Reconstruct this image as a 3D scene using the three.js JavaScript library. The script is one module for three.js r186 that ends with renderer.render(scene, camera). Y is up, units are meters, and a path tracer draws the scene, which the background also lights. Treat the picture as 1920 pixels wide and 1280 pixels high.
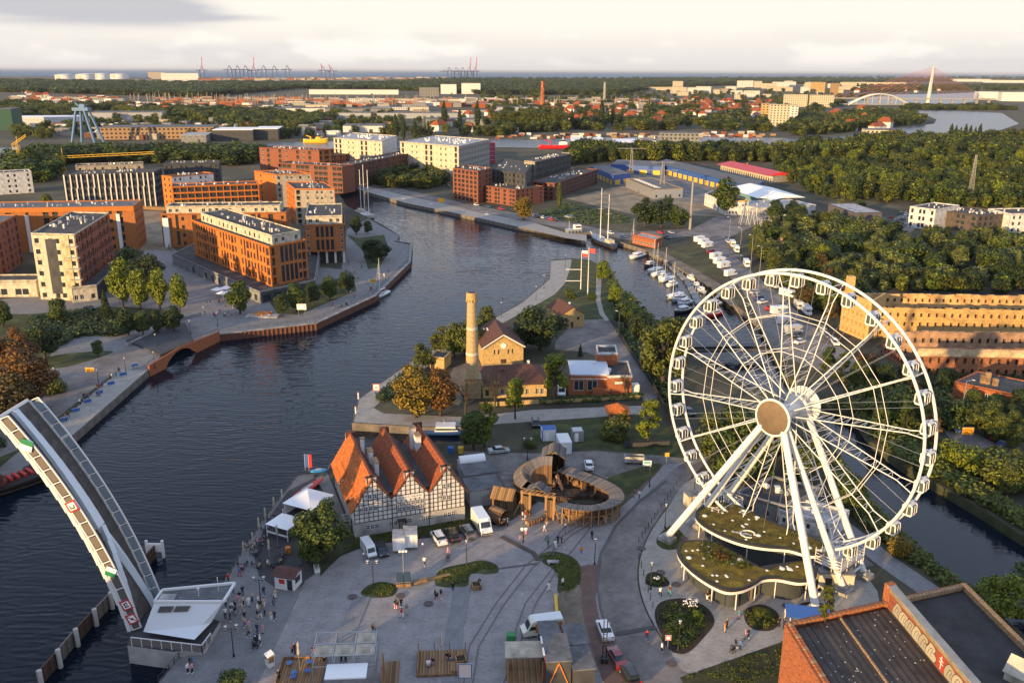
import*as THREE from 'three';
import{mergeGeometries}from 'three/addons/utils/BufferGeometryUtils.js';
import{MarchingCubes}from 'three/addons/objects/MarchingCubes.js';
import{FontLoader}from 'three/addons/loaders/FontLoader.js';
import{TextGeometry}from 'three/addons/geometries/TextGeometry.js';
// ---------- camera, sky, sun, exposure ----------
const FOCAL=1650,EYE=83,PITCH=Math.atan(508 / FOCAL),ROLL=Math.atan(10 / 1920),G=2;
const scene=new THREE.Scene();
const camera=new THREE.PerspectiveCamera(2*Math.atan(640 / FOCAL)*180 / Math.PI,1.5,1,90000);
camera.position.set(0,EYE,0);
camera.rotation.order='YXZ';
camera.rotation.set(-PITCH,0,ROLL);
scene.add(camera);
scene.fog=new THREE.FogExp2(new THREE.Color(0.74,0.8,0.9),0.000014);
const renderer=new THREE.WebGLRenderer({antialias:true});
renderer.toneMapping=THREE.LinearToneMapping;
renderer.toneMappingExposure=1.68;
renderer.shadowMap.enabled=true;
const SUN_AZ=40*Math.PI / 180,SUN_EL=8.5*Math.PI / 180;
const sunDir=new THREE.Vector3(-Math.sin(SUN_AZ)*Math.cos(SUN_EL),Math.sin(SUN_EL),Math.cos(SUN_AZ)*Math.cos(SUN_EL));
const sun=new THREE.DirectionalLight(new THREE.Color(1,0.66,0.29),5);
sun.name='sun';
sun.position.set(0,0,-250).addScaledVector(sunDir,600);
sun.target.position.set(0,0,-250);
sun.castShadow=true;
sun.shadow.radius=1.2;
Object.assign(sun.shadow.camera,{left:-400,right:400,top:300,bottom:-300,near:1,far:1500});
sun.shadow.mapSize.set(4096,4096);
scene.add(sun,sun.target);
let seed=7;
const rnd=()=>{seed=(seed + 0x6D2B79F5)|0;let t=Math.imul(seed ^(seed>>>15),1|seed);t=(t + Math.imul(t ^(t>>>7),61|t))^ t;return((t ^(t>>>14))>>>0)/ 4294967296};
const rr=(a,b)=>a +(b - a)*rnd();
const pick=(a)=>a[Math.floor(rnd()*a.length)% a.length];
const hash=(x,y,s=0)=>{let h=Math.imul(x|0,374761393)+ Math.imul(y|0,668265263)+ Math.imul(s|0,974711);h=Math.imul(h ^(h>>>13),1274126177);return((h ^(h>>>16))>>>0)/ 4294967296};
const sm=(t)=>t*t*(3 - 2*t);
const clamp=(x,a=0,b=1)=>Math.min(b,Math.max(a,x));
const lerp=(a,b,t)=>a +(b - a)*t;
function vnoise(x,y,p,s=0){
const x0=Math.floor(x),y0=Math.floor(y),fx=sm(x - x0),fy=sm(y - y0),w=(k)=>((k % p)+ p)% p;
return lerp(lerp(hash(w(x0),w(y0),s),hash(w(x0 + 1),w(y0),s),fx),lerp(hash(w(x0),w(y0 + 1),s),hash(w(x0 + 1),w(y0 + 1),s),fx),fy);
}
function fbm(u,v,p,oct=4,s=0){let a=0,k=0.5,n=0;for(let i=0;i<oct;i++){a +=k*vnoise(u*p,v*p,p,s + i);n +=k;k*=0.55;p*=2}return a / n}
{
const W=3072,HH=1536,d=new Float32Array(W*HH*4);
for(let j=0;j<HH;j++){
const el=((j + 0.5)/ HH - 0.5)*180,e=Math.max(0,el);
for(let i=0;i<W;i++){
const az=(i + 0.5)/ W*360;
const ux=az / 360;
let off=az - 90;if(off>180)off -=360;
const warm=0.5 + 0.5*Math.sin((off - 20)*Math.PI / 180*0.8);
const up=sm(clamp((e - 4.6)/ 9)),hi=sm(clamp((e - 14)/ 60));
let r=lerp(lerp(0.76,0.52,up),0.29,hi),g=lerp(lerp(0.715,0.62,up),0.4,hi),b=lerp(lerp(0.64,0.82,up),0.64,hi);
if(e<14){
const low=1 - clamp(e / 2.6);
r*=lerp(1,0.76,low);g*=lerp(1,0.77,low);b*=lerp(1,0.85,low);
const n=fbm(ux,e / 90 + 0.31,96,5,11),n2=fbm(ux,e / 40 + 0.1,40,4,31);
const band=sm(clamp(e / 0.7))*(1 - sm(clamp((e - 1.2)/ 2.0)));
const puff=sm(clamp((n - 0.47)*5))*band;
r +=0.11*puff;g +=0.1*puff;b +=0.08*puff;
const shade=sm(clamp((n2 - 0.48)*4))*band*0.5;
r*=1 - 0.16*shade;g*=1 - 0.14*shade;b*=1 - 0.08*shade;
const st=fbm(ux,e / 20 + 0.7,22,5,51),sb=sm(clamp((e - 1.9)/ 0.9))*(1 - sm(clamp((e - 4.3)/ 1.5)));
const q=((off + 23)% 120 + 120)% 120,wide=sm(clamp(1.15 - Math.min(q,120 - q)/ 9 +(st - 0.5)*2.4));
const k=clamp(sb*wide*1.2)*0.75;
r=lerp(r,0.34,k);g=lerp(g,0.35,k);b=lerp(b,0.41,k);
}else{
const n=fbm(ux,e / 90,12,4,71),k=sm(clamp((n - 0.5)*3))*0.3*sm(clamp((e - 14)/ 8));
r=lerp(r,0.5,k);g=lerp(g,0.52,k);b=lerp(b,0.58,k);
}
if(el<0){r=0.10;g=0.11;b=0.12}
const o=(j*W + i)*4;
d[o]=r*0.82;d[o + 1]=g*0.82;d[o + 2]=b*0.82;d[o + 3]=1;
}
}
const t=new THREE.DataTexture(d,W,HH,THREE.RGBAFormat,THREE.FloatType);
t.mapping=THREE.EquirectangularReflectionMapping;t.magFilter=THREE.LinearFilter;t.needsUpdate=true;
scene.background=t;scene.environment=t;
}
// ---------- helpers ----------
const V=(x,y,z)=>new THREE.Vector3(x,y,z);
const cp=Math.cos(PITCH),sp=Math.sin(PITCH),cr=Math.cos(ROLL),sr=Math.sin(ROLL);
function at(px,py,y=2.05){
const X=px - 960,Y=py - 640,x=(X*cr + Y*sr)/ FOCAL,k=(-X*sr + Y*cr)/ FOCAL;
const t=(EYE - y)/(k*cp + sp);
return V(x*t,y,-(cp - k*sp)*t);
}
function topY(p,py,px=960){
const d=-p.z,k=(py - 640 -(px - 960)*sr)/ FOCAL;
return EYE - d*(sp + k*cp)/(cp - k*sp);
}
const taken={};
function numbered(n){const k=(taken[n]=(taken[n]??-1)+ 1);return k?n + '_' + String(k).padStart(3,'0'):n}
function tag(o,label,category,group,kind){
if(label)o.userData.label=label;if(category)o.userData.category=category;
if(group)o.userData.group=group;if(kind)o.userData.kind=kind;
return o;
}
function thing(name,label,category,p=[0,0,0],ry=0,group){
const o=new THREE.Group();o.name=numbered(name);scene.add(o);
if(p.isVector3)o.position.copy(p);else o.position.set(...p);
o.rotation.y=ry;
return tag(o,label,category,group);
}
function part(parent,name,geo,mat,x,y,z,ry){
const m=new THREE.Mesh(Array.isArray(geo)?mg(geo):geo,mat);m.name=parent===scene?numbered(name):name;
if(x!==undefined)m.position.set(x,y,z);if(ry)m.rotation.y=ry;
parent.add(m);return m;
}
function stuff(o){o.userData.kind='stuff';return o}
function copyOf(src,p,ry,label,group,scale){
const c=src.clone();c.name=numbered(src.name.replace(/_\d{3}$/,''));scene.add(c);
if(p)c.position.copy(p);if(ry!==undefined)c.rotation.set(0,ry,0);if(scale)c.scale.setScalar(scale);
c.userData={...src.userData};if(label)c.userData.label=label;if(group)c.userData.group=group;
return c;
}
function repaint(o,map){o.traverse((m)=>{if(m.isMesh&&map[m.name])m.material=map[m.name]});return o}
const structure=(name,geo,mat,label)=>tag(part(scene,name,geo,mat),label,null,null,'structure');
// ---------- geometry ----------
function strip(g){if(g.index)g=g.toNonIndexed();for(const k of Object.keys(g.attributes))if(!['position','normal','uv'].includes(k))g.deleteAttribute(k);return g}
function mg(list){return list.length===1?list[0]:mergeGeometries(list.map(strip))}
const bxCache=new Map();
function rawBox(w,h,d){
const key=w.toFixed(3)+ h.toFixed(3)+ d.toFixed(3);
if(!bxCache.has(key)){
const g=new THREE.BoxGeometry(w,h,d),u=g.attributes.uv,S=[[d,h],[d,h],[w,d],[w,d],[w,h],[w,h]];
for(let f=0;f<6;f++)for(let k=0;k<4;k++)u.setXY(f*4 + k,u.getX(f*4 + k)*S[f][0],u.getY(f*4 + k)*S[f][1]);
bxCache.set(key,g);
}
return bxCache.get(key);
}
function bx(w,h,d,x=0,y=0,z=0,ry=0,rx=0,rz=0){
const g=rawBox(w,h,d).clone();
if(rx)g.rotateX(rx);if(rz)g.rotateZ(rz);if(ry)g.rotateY(ry);
return g.translate(x,y + h / 2,z);
}
const UPV=V(0,1,0);
function rod(a,b,r,seg=6,r2=r){
const d=b.clone().sub(a),L=d.length(),g=new THREE.CylinderGeometry(r2,r,L,seg,1);
return g.applyQuaternion(new THREE.Quaternion().setFromUnitVectors(UPV,d.normalize())).translate((a.x + b.x)/ 2,(a.y + b.y)/ 2,(a.z + b.z)/ 2);
}
function beam(a,b,w,h=w){
const d=b.clone().sub(a),L=d.length(),m=new THREE.Matrix4(),z=d.normalize(),x=Math.abs(z.y)>0.999?V(1,0,0):V(0,1,0).cross(z).normalize(),y=z.clone().cross(x);
m.makeBasis(x,y,z);
return rawBox(w,h,L).clone().applyMatrix4(m).translate((a.x + b.x)/ 2,(a.y + b.y)/ 2,(a.z + b.z)/ 2);
}
const cyl=(r,h,x=0,y=0,z=0,seg=12,r2=r)=>new THREE.CylinderGeometry(r2,r,h,seg).translate(x,y + h / 2,z);
const xz=(pts)=>pts.map((p)=>p.isVector3?[p.x,p.z]:p);
function shapeOf(pts){return new THREE.Shape(pts.map(([x,z])=>new THREE.Vector2(x,-z)))}
function sheet(pts,y,holes=[]){
const s=shapeOf(xz(pts));for(const h of holes)s.holes.push(new THREE.Path(xz(h).map(([x,z])=>new THREE.Vector2(x,-z))));
return new THREE.ShapeGeometry(s).rotateX(-Math.PI / 2).translate(0,y,0);
}
function slab(pts,y0,y1,holes=[]){
const s=shapeOf(xz(pts));for(const h of holes)s.holes.push(new THREE.Path(xz(h).map(([x,z])=>new THREE.Vector2(x,-z))));
return new THREE.ExtrudeGeometry(s,{depth:y1 - y0,bevelEnabled:false}).rotateX(-Math.PI / 2).translate(0,y0,0);
}
const pxs=(list,y=2.05)=>list.map(([a,b])=>at(a,b,y));
function curve(pts,n=6,closed=true){
const c=new THREE.CatmullRomCurve3(pts,closed,'centripetal');return c.getPoints(pts.length*n).slice(0,closed?-1:undefined);
}
function wallRun(pts,y0,y1,t){
const out=[];
for(let i=0;i + 1<pts.length;i++){
const a=pts[i],b=pts[i + 1],L=Math.hypot(b.x - a.x,b.z - a.z);
out.push(bx(L + t*0.98,y1 - y0,t,(a.x + b.x)/ 2,y0,(a.z + b.z)/ 2,-Math.atan2(b.z - a.z,b.x - a.x)));
}
return out;
}
function ribbon(pts,w,y){
const g=new THREE.BufferGeometry(),p=[],u=[],ix=[];let s=0;
pts.forEach((q,i)=>{
const a=pts[Math.max(0,i - 1)],b=pts[Math.min(pts.length - 1,i + 1)],d=V(b.x - a.x,0,b.z - a.z).normalize();
if(i)s +=q.distanceTo(pts[i - 1]);
p.push(q.x + d.z*w / 2,y,q.z - d.x*w / 2,q.x - d.z*w / 2,y,q.z + d.x*w / 2);u.push(0,s,w,s);
if(i){const k=i*2;ix.push(k - 2,k,k - 1,k,k + 1,k - 1)}
});
g.setAttribute('position',new THREE.Float32BufferAttribute(p,3));g.setAttribute('uv',new THREE.Float32BufferAttribute(u,2));g.setIndex(ix);g.computeVertexNormals();
if(g.attributes.normal.getY(0)<0){g.setIndex(ix.reverse());g.computeVertexNormals()}
return g;
}
function quadGeo(list){
const p=[],u=[];
for(const[a,b,c,d]of list){
const w=a.distanceTo(b),h=b.distanceTo(c);
for(const[q,s,t]of d?[[a,0,0],[b,w,0],[c,w,h],[a,0,0],[c,w,h],[d,0,h]]:[[a,0,0],[b,w,0],[c,w / 2,h]]){p.push(q.x,q.y,q.z);u.push(s,t)}
}
const g=new THREE.BufferGeometry();g.setAttribute('position',new THREE.Float32BufferAttribute(p,3));g.setAttribute('uv',new THREE.Float32BufferAttribute(u,2));g.computeVertexNormals();return g;
}
function gable(w,h,d,x=0,y=0,z=0,ry=0,over=0){
const s=new THREE.Shape([new THREE.Vector2(-w / 2 - over,0),new THREE.Vector2(w / 2 + over,0),new THREE.Vector2(0,h)]);
return new THREE.ExtrudeGeometry(s,{depth:d,bevelEnabled:false}).translate(0,0,-d / 2).rotateY(ry).translate(x,y,z);
}
function hip(w,h,d,rl,x=0,y=0,z=0,ry=0){
const a=V(-w / 2,0,-d / 2),b=V(w / 2,0,-d / 2),c=V(w / 2,0,d / 2),e=V(-w / 2,0,d / 2),r0=V(0,h,-rl / 2),r1=V(0,h,rl / 2);
return quadGeo([[e,c,r1],[c,b,r0,r1],[b,a,r0],[a,e,r1,r0],[a,b,c,e]]).rotateY(ry).translate(x,y,z);
}
// ---------- materials ----------
function dataTex(n,fn,srgb=true){
const d=new Uint8Array(n*n*4);
for(let j=0;j<n;j++)for(let i=0;i<n;i++){const c=fn((i + 0.5)/ n,(j + 0.5)/ n),o=(j*n + i)*4,q=Array.isArray(c)?c:[c,c,c];for(let k=0;k<3;k++)d[o + k]=clamp(q[k])*255;d[o + 3]=255}
const t=new THREE.DataTexture(d,n,n);t.wrapS=t.wrapT=THREE.RepeatWrapping;t.magFilter=THREE.LinearFilter;if(srgb)t.colorSpace=THREE.SRGBColorSpace;t.needsUpdate=true;return t;
}
function every(t,metres,m2=metres){const c=t.clone();c.repeat.set(1 / metres,1 / m2);c.needsUpdate=true;return c}
const T={
mottle:dataTex(256,(u,v)=>{const n=fbm(u,v,4,6,3);return 0.62 + 0.38*n + 0.12*(fbm(u,v,64,2,9)- 0.5)}),
patchy:dataTex(512,(u,v)=>{const a=fbm(u,v,3,5,21),b=fbm(u,v,40,3,5);return clamp(0.35 + 0.75*a*(0.6 + 0.6*b))}),
streak:dataTex(256,(u,v)=>0.7 + 0.3*fbm(u,v*0.12,32,3,6)*(0.7 + 0.5*fbm(u,v,4,3,8))),
brick:dataTex(512,(u,v)=>{
const rows=32,cols=12,r=Math.floor(v*rows),x=u*cols +(r % 2)*0.5,c=Math.floor(x),fy=v*rows - r,fx=x - c,m=fy<0.14||fx<0.06;
const k=0.62 + 0.38*hash(c % cols,r,4)+ 0.1*(fbm(u,v,60,2,2)- 0.5);return m?[0.72,0.68,0.62]:[k,k*0.97,k*0.94];
}),
pavers:dataTex(512,(u,v)=>{
const n=40,r=Math.floor(v*n),x=u*n / 2 +(r % 2)*0.5,c=Math.floor(x),fy=v*n - r,fx=x - c;
const k=0.74 + 0.1*hash(c %(n / 2),r,14)+ 0.16*fbm(u,v,5,5,3);return(fy<0.1||fx<0.06)?k*0.8:k;
}),
planks:dataTex(256,(u,v)=>{const n=8,c=Math.floor(u*n),f=u*n - c,k=0.6 + 0.35*hash(c,3,8)+ 0.25*(fbm(u*4,v*0.3,16,3,c)- 0.5);return f<0.07?k*0.35:k}),
tiles:dataTex(256,(u,v)=>{const n=12,r=Math.floor(v*n),c=Math.floor(u*n),fy=v*n - r,fx=u*n - c;return(0.68 + 0.3*hash(c,r,77))*(fy>0.85?0.55:1)*(0.8 + 0.2*Math.sin(fx*Math.PI))}),
ribs:dataTex(128,(u,v)=>0.72 + 0.25*Math.abs(Math.sin(u*Math.PI*8))+ 0.1*(fbm(u,v,8,4,3)- 0.5)),
blotch:dataTex(512,(u,v)=>{const a=fbm(u,v,4,6,41),b=fbm(u,v,30,3,43);return clamp(0.86 - clamp((a - 0.5)*3,-0.5,1)*0.16 -(b - 0.5)*0.22)}),
clump:dataTex(128,(u,v)=>fbm(u,v,16,3,5),false),
};
const lin=(r,g,b)=>new THREE.Color().setRGB(r,g,b);
const matCache={};
function mat(r,g,b,rough=0.85,o={}){
const key=[r,g,b,rough,o.map?.uuid,o.metalness,o.bumpMap?.uuid,o.transmission,o.emissive?.getHex?.(),o.side].join();
if(!matCache[key]){const{transmission,...rest}=o;matCache[key]=new(transmission||o.clearcoat?THREE.MeshPhysicalMaterial:THREE.MeshStandardMaterial)({color:lin(r,g,b),roughness:rough,...(transmission?{transmission,thickness:0}:{}),...rest})}
return matCache[key];
}
const tm=(t,m,m2)=>({map:every(t,m,m2)});
const MAP={concrete:every(T.mottle,7),plaster:every(T.mottle,5),dirty:every(T.blotch,9),brick:every(T.brick,3,2.6),plank:every(T.planks,1.6,4),tile:every(T.tiles,3.6),rib:every(T.ribs,2.4),paver:every(T.pavers,6),streak:every(T.streak,6)};
const M={
white:mat(0.7,0.69,0.67,0.45),whiteWall:mat(0.88,0.86,0.82,0.8,{map:MAP.plaster}),cream:mat(0.74,0.66,0.5,0.85,{map:MAP.plaster}),
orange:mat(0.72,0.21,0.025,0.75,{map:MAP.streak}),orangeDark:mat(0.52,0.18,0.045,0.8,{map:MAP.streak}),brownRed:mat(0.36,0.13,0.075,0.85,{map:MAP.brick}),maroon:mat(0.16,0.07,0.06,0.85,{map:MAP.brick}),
beige:mat(0.5,0.43,0.34,0.85,{map:MAP.plaster}),grey:mat(0.3,0.3,0.3,0.85,{map:MAP.concrete}),darkGrey:mat(0.075,0.078,0.085,0.8,{map:MAP.concrete}),black:mat(0.018,0.018,0.02,0.6),
roofDark:mat(0.075,0.073,0.073,0.95,{map:MAP.dirty}),roofMid:mat(0.17,0.17,0.175,0.9,{map:MAP.dirty}),roofLight:mat(0.5,0.5,0.5,0.8,{map:MAP.dirty}),
glass:mat(0.025,0.035,0.045,0.06,{metalness:0}),glassBlue:mat(0.03,0.055,0.075,0.05),interior:mat(0.03,0.028,0.026,0.9),
metal:mat(0.45,0.46,0.48,0.4,{metalness:0.6}),darkMetal:mat(0.05,0.05,0.055,0.5,{metalness:0.4}),steelWhite:mat(0.72,0.7,0.67,0.35),
brick:mat(0.52,0.18,0.075,0.9,{map:MAP.brick}),yellowBrick:mat(0.74,0.54,0.24,0.9,{map:MAP.brick}),paleBrick:mat(0.5,0.4,0.24,0.9,{map:MAP.brick}),oldBrick:mat(0.52,0.35,0.2,0.95,{map:MAP.brick}),
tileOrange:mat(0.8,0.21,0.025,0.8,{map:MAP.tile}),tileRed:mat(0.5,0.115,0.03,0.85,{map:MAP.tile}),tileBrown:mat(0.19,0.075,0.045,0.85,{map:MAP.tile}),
wood:mat(0.28,0.155,0.075,0.85,{map:MAP.plank}),woodDark:mat(0.11,0.065,0.04,0.9,{map:MAP.plank}),woodGrey:mat(0.22,0.19,0.17,0.9,{map:MAP.plank}),deck:mat(0.36,0.2,0.09,0.85,{map:MAP.plank}),timber:mat(0.045,0.025,0.018,0.85),softwood:mat(0.4,0.23,0.095,0.8,{map:MAP.plank}),
concrete:mat(0.42,0.4,0.37,0.9,{map:MAP.concrete}),paleConcrete:mat(0.55,0.53,0.49,0.85,{map:MAP.concrete}),rust:mat(0.2,0.085,0.05,0.9,{map:MAP.dirty}),
red:mat(0.5,0.03,0.025,0.5),blue:mat(0.03,0.11,0.35,0.55),yellow:mat(0.65,0.4,0.03,0.6),green:mat(0.03,0.22,0.06,0.6),canvas:mat(0.62,0.53,0.4,0.9,{map:MAP.plaster}),tent:mat(0.85,0.83,0.8,0.8),rubber:mat(0.012,0.012,0.012,0.8),
soil:mat(0.05,0.033,0.02,1,{map:MAP.dirty}),gravel:mat(0.2,0.16,0.12,1,{map:MAP.dirty}),
};
const font=await new FontLoader().loadAsync('fonts/droid/droid_sans_bold.typeface.json');
// ---------- trees ----------
const LEAF=[2.3,0.62];
function sprays(out,c,R,n,s,flat=0){
n=Math.round(n*LEAF[0]);s*=LEAF[1];
for(let i=0;i<n;i++){
let x,y,z,L;do{x=rr(-1,1);y=rr(-1,1);z=rr(-1,1);L=Math.hypot(x,y,z)}while(L>1||L<0.1);
const k=(rnd()<0.72?rr(0.82,1.06):rr(0.4,0.8))/ L;x*=k;y*=k;z*=k;
const nrm=V(x / R.x,y / R.y + 0.25,z / R.z).normalize();
out.push({p:V(c.x + x*R.x,c.y + y*R.y,c.z + z*R.z),n:nrm,s:s*rr(0.6,1.35),f:flat});
}
}
function leafGeo(list){
const P=[],N=[],U=[];
for(const{p,n,s,f}of list){
const a=V(rr(-1,1),rr(-1,1)*(f?2.5:1),rr(-1,1)).cross(n).normalize(),b=n.clone().cross(a).add(V(rr(-0.5,0.5),rr(-0.5,0.5),rr(-0.5,0.5))).normalize();
const w=s*rr(0.5,0.8),q=[p.clone().addScaledVector(a,-s),p.clone().addScaledVector(b,-w).addScaledVector(n,-s*0.25),p.clone().addScaledVector(a,s),p.clone().addScaledVector(b,w).addScaledVector(n,s*0.2)];
const m=n.clone().multiplyScalar(0.7).add(V(rr(-0.9,0.9),rr(-0.5,0.7),rr(-0.9,0.9))).normalize(),u=rnd(),v=rnd();
for(const k of[0,1,2,0,2,3]){P.push(q[k].x,q[k].y,q[k].z);N.push(m.x,m.y,m.z);U.push(u,v)}
}
const g=new THREE.BufferGeometry();g.setAttribute('position',new THREE.Float32BufferAttribute(P,3));g.setAttribute('normal',new THREE.Float32BufferAttribute(N,3));g.setAttribute('uv',new THREE.Float32BufferAttribute(U,2));return g;
}
const leafMap=dataTex(64,()=>{const k=rr(0.5,1);return[k*rr(0.85,1),k,k*rr(0.6,0.95)]});
const leafM=(r,g,b)=>mat(r*1.9,g*1.8,b*1.6,0.7,{map:leafMap});
const TONES={deep:leafM(0.032,0.05,0.012),green:leafM(0.062,0.085,0.011),olive:leafM(0.1,0.105,0.013),lime:leafM(0.165,0.18,0.01),silver:leafM(0.14,0.145,0.06),gold:leafM(0.24,0.14,0.014),rusty:leafM(0.17,0.066,0.016),brown:leafM(0.1,0.06,0.022),red:leafM(0.2,0.05,0.03)};
const barkM=mat(0.085,0.065,0.05,0.95,{map:MAP.streak});
function limbs(h,spread,n,r,low=0.28){
const g=[rod(V(0,-0.3,0),V(0.1,h*0.55,0.05),r,7,r*0.55)];
for(let i=0;i<n;i++){const a=i*2.4 + rr(0,0.6),y=h*lerp(low,0.5,i / n),e=V(Math.cos(a)*spread*rr(0.4,0.75),h*rr(0.55,0.86),Math.sin(a)*spread*rr(0.4,0.75));g.push(rod(V(0.05,y,0),e,r*0.42,5,r*0.12))}
return mg(g);
}
const KINDS={
round:()=>{const L=[];sprays(L,V(0,5.6,0),V(2.8,3.9,2.8),700,0.42);for(let i=0;i<13;i++){const a=i*2.4,y=rr(2.2,8.9),q=(3 - Math.abs(y - 5)*0.5)*rr(0.75,1.15);sprays(L,V(Math.cos(a)*q*0.85,y,Math.sin(a)*q*0.85),V(rr(1,1.6),rr(0.9,1.5),rr(1,1.6)),190,0.36)}return[limbs(10,3.4,7,0.3),leafGeo(L)]},
broad:()=>{const L=[];sprays(L,V(0,5.1,0),V(3.9,3.4,3.7),600,0.45);for(let i=0;i<14;i++){const a=i*2.4,y=rr(2,8.5),q=4.3 - Math.abs(y - 5)*0.75;sprays(L,V(Math.cos(a)*q*0.85,y,Math.sin(a)*q*0.85),V(rr(1.1,1.9),rr(0.8,1.4),rr(1.1,1.9)),170,0.36)}return[limbs(10,4.2,9,0.38,0.2),leafGeo(L)]},
loose:()=>{const L=[];for(let i=0;i<17;i++){const a=i*2.4,y=rr(2.6,9),q=(2.7 - Math.abs(y - 5.2)*0.45)*rr(0.4,1);sprays(L,V(Math.cos(a)*q,y,Math.sin(a)*q),V(rr(0.7,1.25),rr(0.6,1.1),rr(0.7,1.25)),120,0.3)}return[limbs(10,2.8,10,0.24,0.2),leafGeo(L)]},
column:()=>{const L=[];for(let i=0;i<12;i++){const y=1.4 + i*0.72,q=1.15*Math.sin(Math.PI*clamp((y + 0.3)/ 10.4))+ 0.15;sprays(L,V(rr(-0.2,0.2),y,rr(-0.2,0.2)),V(q,0.95,q),130,0.3,1)}return[limbs(10,0.9,6,0.22,0.1),leafGeo(L)]},
willow:()=>{const L=[];for(let i=0;i<20;i++){const a=i*2.4,y=rr(2.4,8.6),q=(3.4 - Math.abs(y - 5)*0.5)*rr(0.5,1);sprays(L,V(Math.cos(a)*q,y,Math.sin(a)*q),V(rr(0.8,1.3),rr(1,1.7),rr(0.8,1.3)),110,0.34,1)}return[limbs(10,3.4,10,0.36,0.12),leafGeo(L)]},
spruce:()=>{const L=[];for(let i=0;i<13;i++){const y=0.9 + i*0.7,q=2.1*(1 - y / 10.2)+ 0.1;for(let k=0;k<5;k++){const a=k*1.257 + i;sprays(L,V(Math.cos(a)*q*0.6,y - q*0.15,Math.sin(a)*q*0.6),V(q*0.55,0.4,q*0.55),28,0.28)}}return[limbs(10,0.5,3,0.2,0.1),leafGeo(L)]},
bush:()=>{const L=[];sprays(L,V(0,4,0),V(5,4.5,5),500,0.75);for(let i=0;i<9;i++){const a=i*2.4;sprays(L,V(Math.cos(a)*4,rr(2,7.5),Math.sin(a)*4),V(2.4,2.2,2.4),90,0.7)}return[limbs(9,4,6,0.3,0.05),leafGeo(L)]},
bare:()=>{const L=[];for(let i=0;i<7;i++)sprays(L,V(rr(-2,2),rr(5,9),rr(-2,2)),V(0.8,0.8,0.8),9,0.2);const g=[];for(let i=0;i<26;i++){const a=i*2.4,y=rr(3,7.5),e=V(Math.cos(a)*rr(1,3),y + rr(1,2.8),Math.sin(a)*rr(1,3));g.push(rod(V(Math.cos(a)*0.3,y - 0.5,Math.sin(a)*0.3),e,0.07,4,0.02))}return[mg([limbs(10,3,10,0.26,0.2),...g]),leafGeo(L)]},
};
const treeGeo={};
function tree(kind,p,h,tone,label,group,name='tree'){
const oval=kind==='oval';if(oval)kind='round';
const K=treeGeo[kind + Math.floor(rnd()*3)]??=KINDS[kind]();
const t=thing(name,label,kind==='bush'?'bush':'tree',p,rr(0,6.28),group);
part(t,'trunk',K[0],barkM);part(t,'crown',K[1],TONES[tone]);
const s=h / 10,w=s*rr(0.92,1.12)*(oval?0.72:1);t.scale.set(w,s,w);
return t;
}
function inside(x,y,P){let c=false;for(let i=0,j=P.length - 1;i<P.length;j=i++)if((P[i][1]>y)!==(P[j][1]>y)&&x<(P[j][0]- P[i][0])*(y - P[i][1])/(P[j][1]- P[i][1])+ P[i][0])c=!c;return c}
function scatter(poly,n,fn){
let x0=1e9,x1=-1e9,y0=1e9,y1=-1e9;for(const[x,y]of poly){x0=Math.min(x0,x);x1=Math.max(x1,x);y0=Math.min(y0,y);y1=Math.max(y1,y)}
for(let i=0,t=0;i<n&&t<n*60;t++){const x=rr(x0,x1),y=rr(y0,y1);if(inside(x,y,poly)){fn(at(x,y),i,x,y);i++}}
}
let massGeo;
function wood(label,poly,n,h0,h1,tones,wide=1.25){
LEAF[0]=LEAF[1]=1;
massGeo??=[0,1].map(()=>{const L=[];sprays(L,V(0,5,0),V(3.2,4.6,3.2),300,0.6);for(let i=0;i<8;i++)sprays(L,V(Math.cos(i*2.4)*2.4,rr(2.5,8.8),Math.sin(i*2.4)*2.4),V(1.7,1.6,1.7),60,0.5);return leafGeo(L)});
LEAF[0]=2.3;LEAF[1]=0.62;
const pts=[];scatter(poly,n,(p)=>pts.push(p));
const im=new THREE.InstancedMesh(massGeo[0],mat(1.2,1.2,1.2,0.8,{map:leafMap}),pts.length),m=new THREE.Matrix4(),q=new THREE.Quaternion();
pts.forEach((p,i)=>{const s=rr(h0,h1)/ 10,w=s*wide*rr(0.85,1.3);q.setFromAxisAngle(UPV,rr(0,6.28));im.setMatrixAt(i,m.compose(p,q,V(w,s,w)));const c=TONES[pick(tones)].color.clone().multiplyScalar(rr(0.6,1.2));im.setColorAt(i,c)});
im.name=numbered('wood');im.userData={label,kind:'stuff'};scene.add(im);return im;
}
function scrub(name,label,poly,n,h,tone,s=0.35){
const L=[];scatter(poly,n,(p)=>{for(let k=0;k<9;k++)L.push({p:V(p.x + rr(-0.8,0.8),p.y + rr(0.1,1)*h*rr(0.5,1),p.z + rr(-0.8,0.8)),n:V(rr(-0.6,0.6),1,rr(-0.2,0.9)).normalize(),s:s*rr(0.6,1.3),f:1})});
return tag(part(scene,name,leafGeo(L),TONES[tone]),label,null,null,'stuff');
}
function mounds(name,label,poly,n,r,h,tone,k){const L=[];scatter(poly,Math.round(n),(p)=>sprays(L,V(p.x,p.y + h*0.5,p.z),V(r*rr(0.6,1.2),h*rr(0.5,1.3),r*rr(0.6,1.2)),k,0.17));return tag(part(scene,name,leafGeo(L),TONES[tone]),label,null,null,'stuff')}
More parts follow.
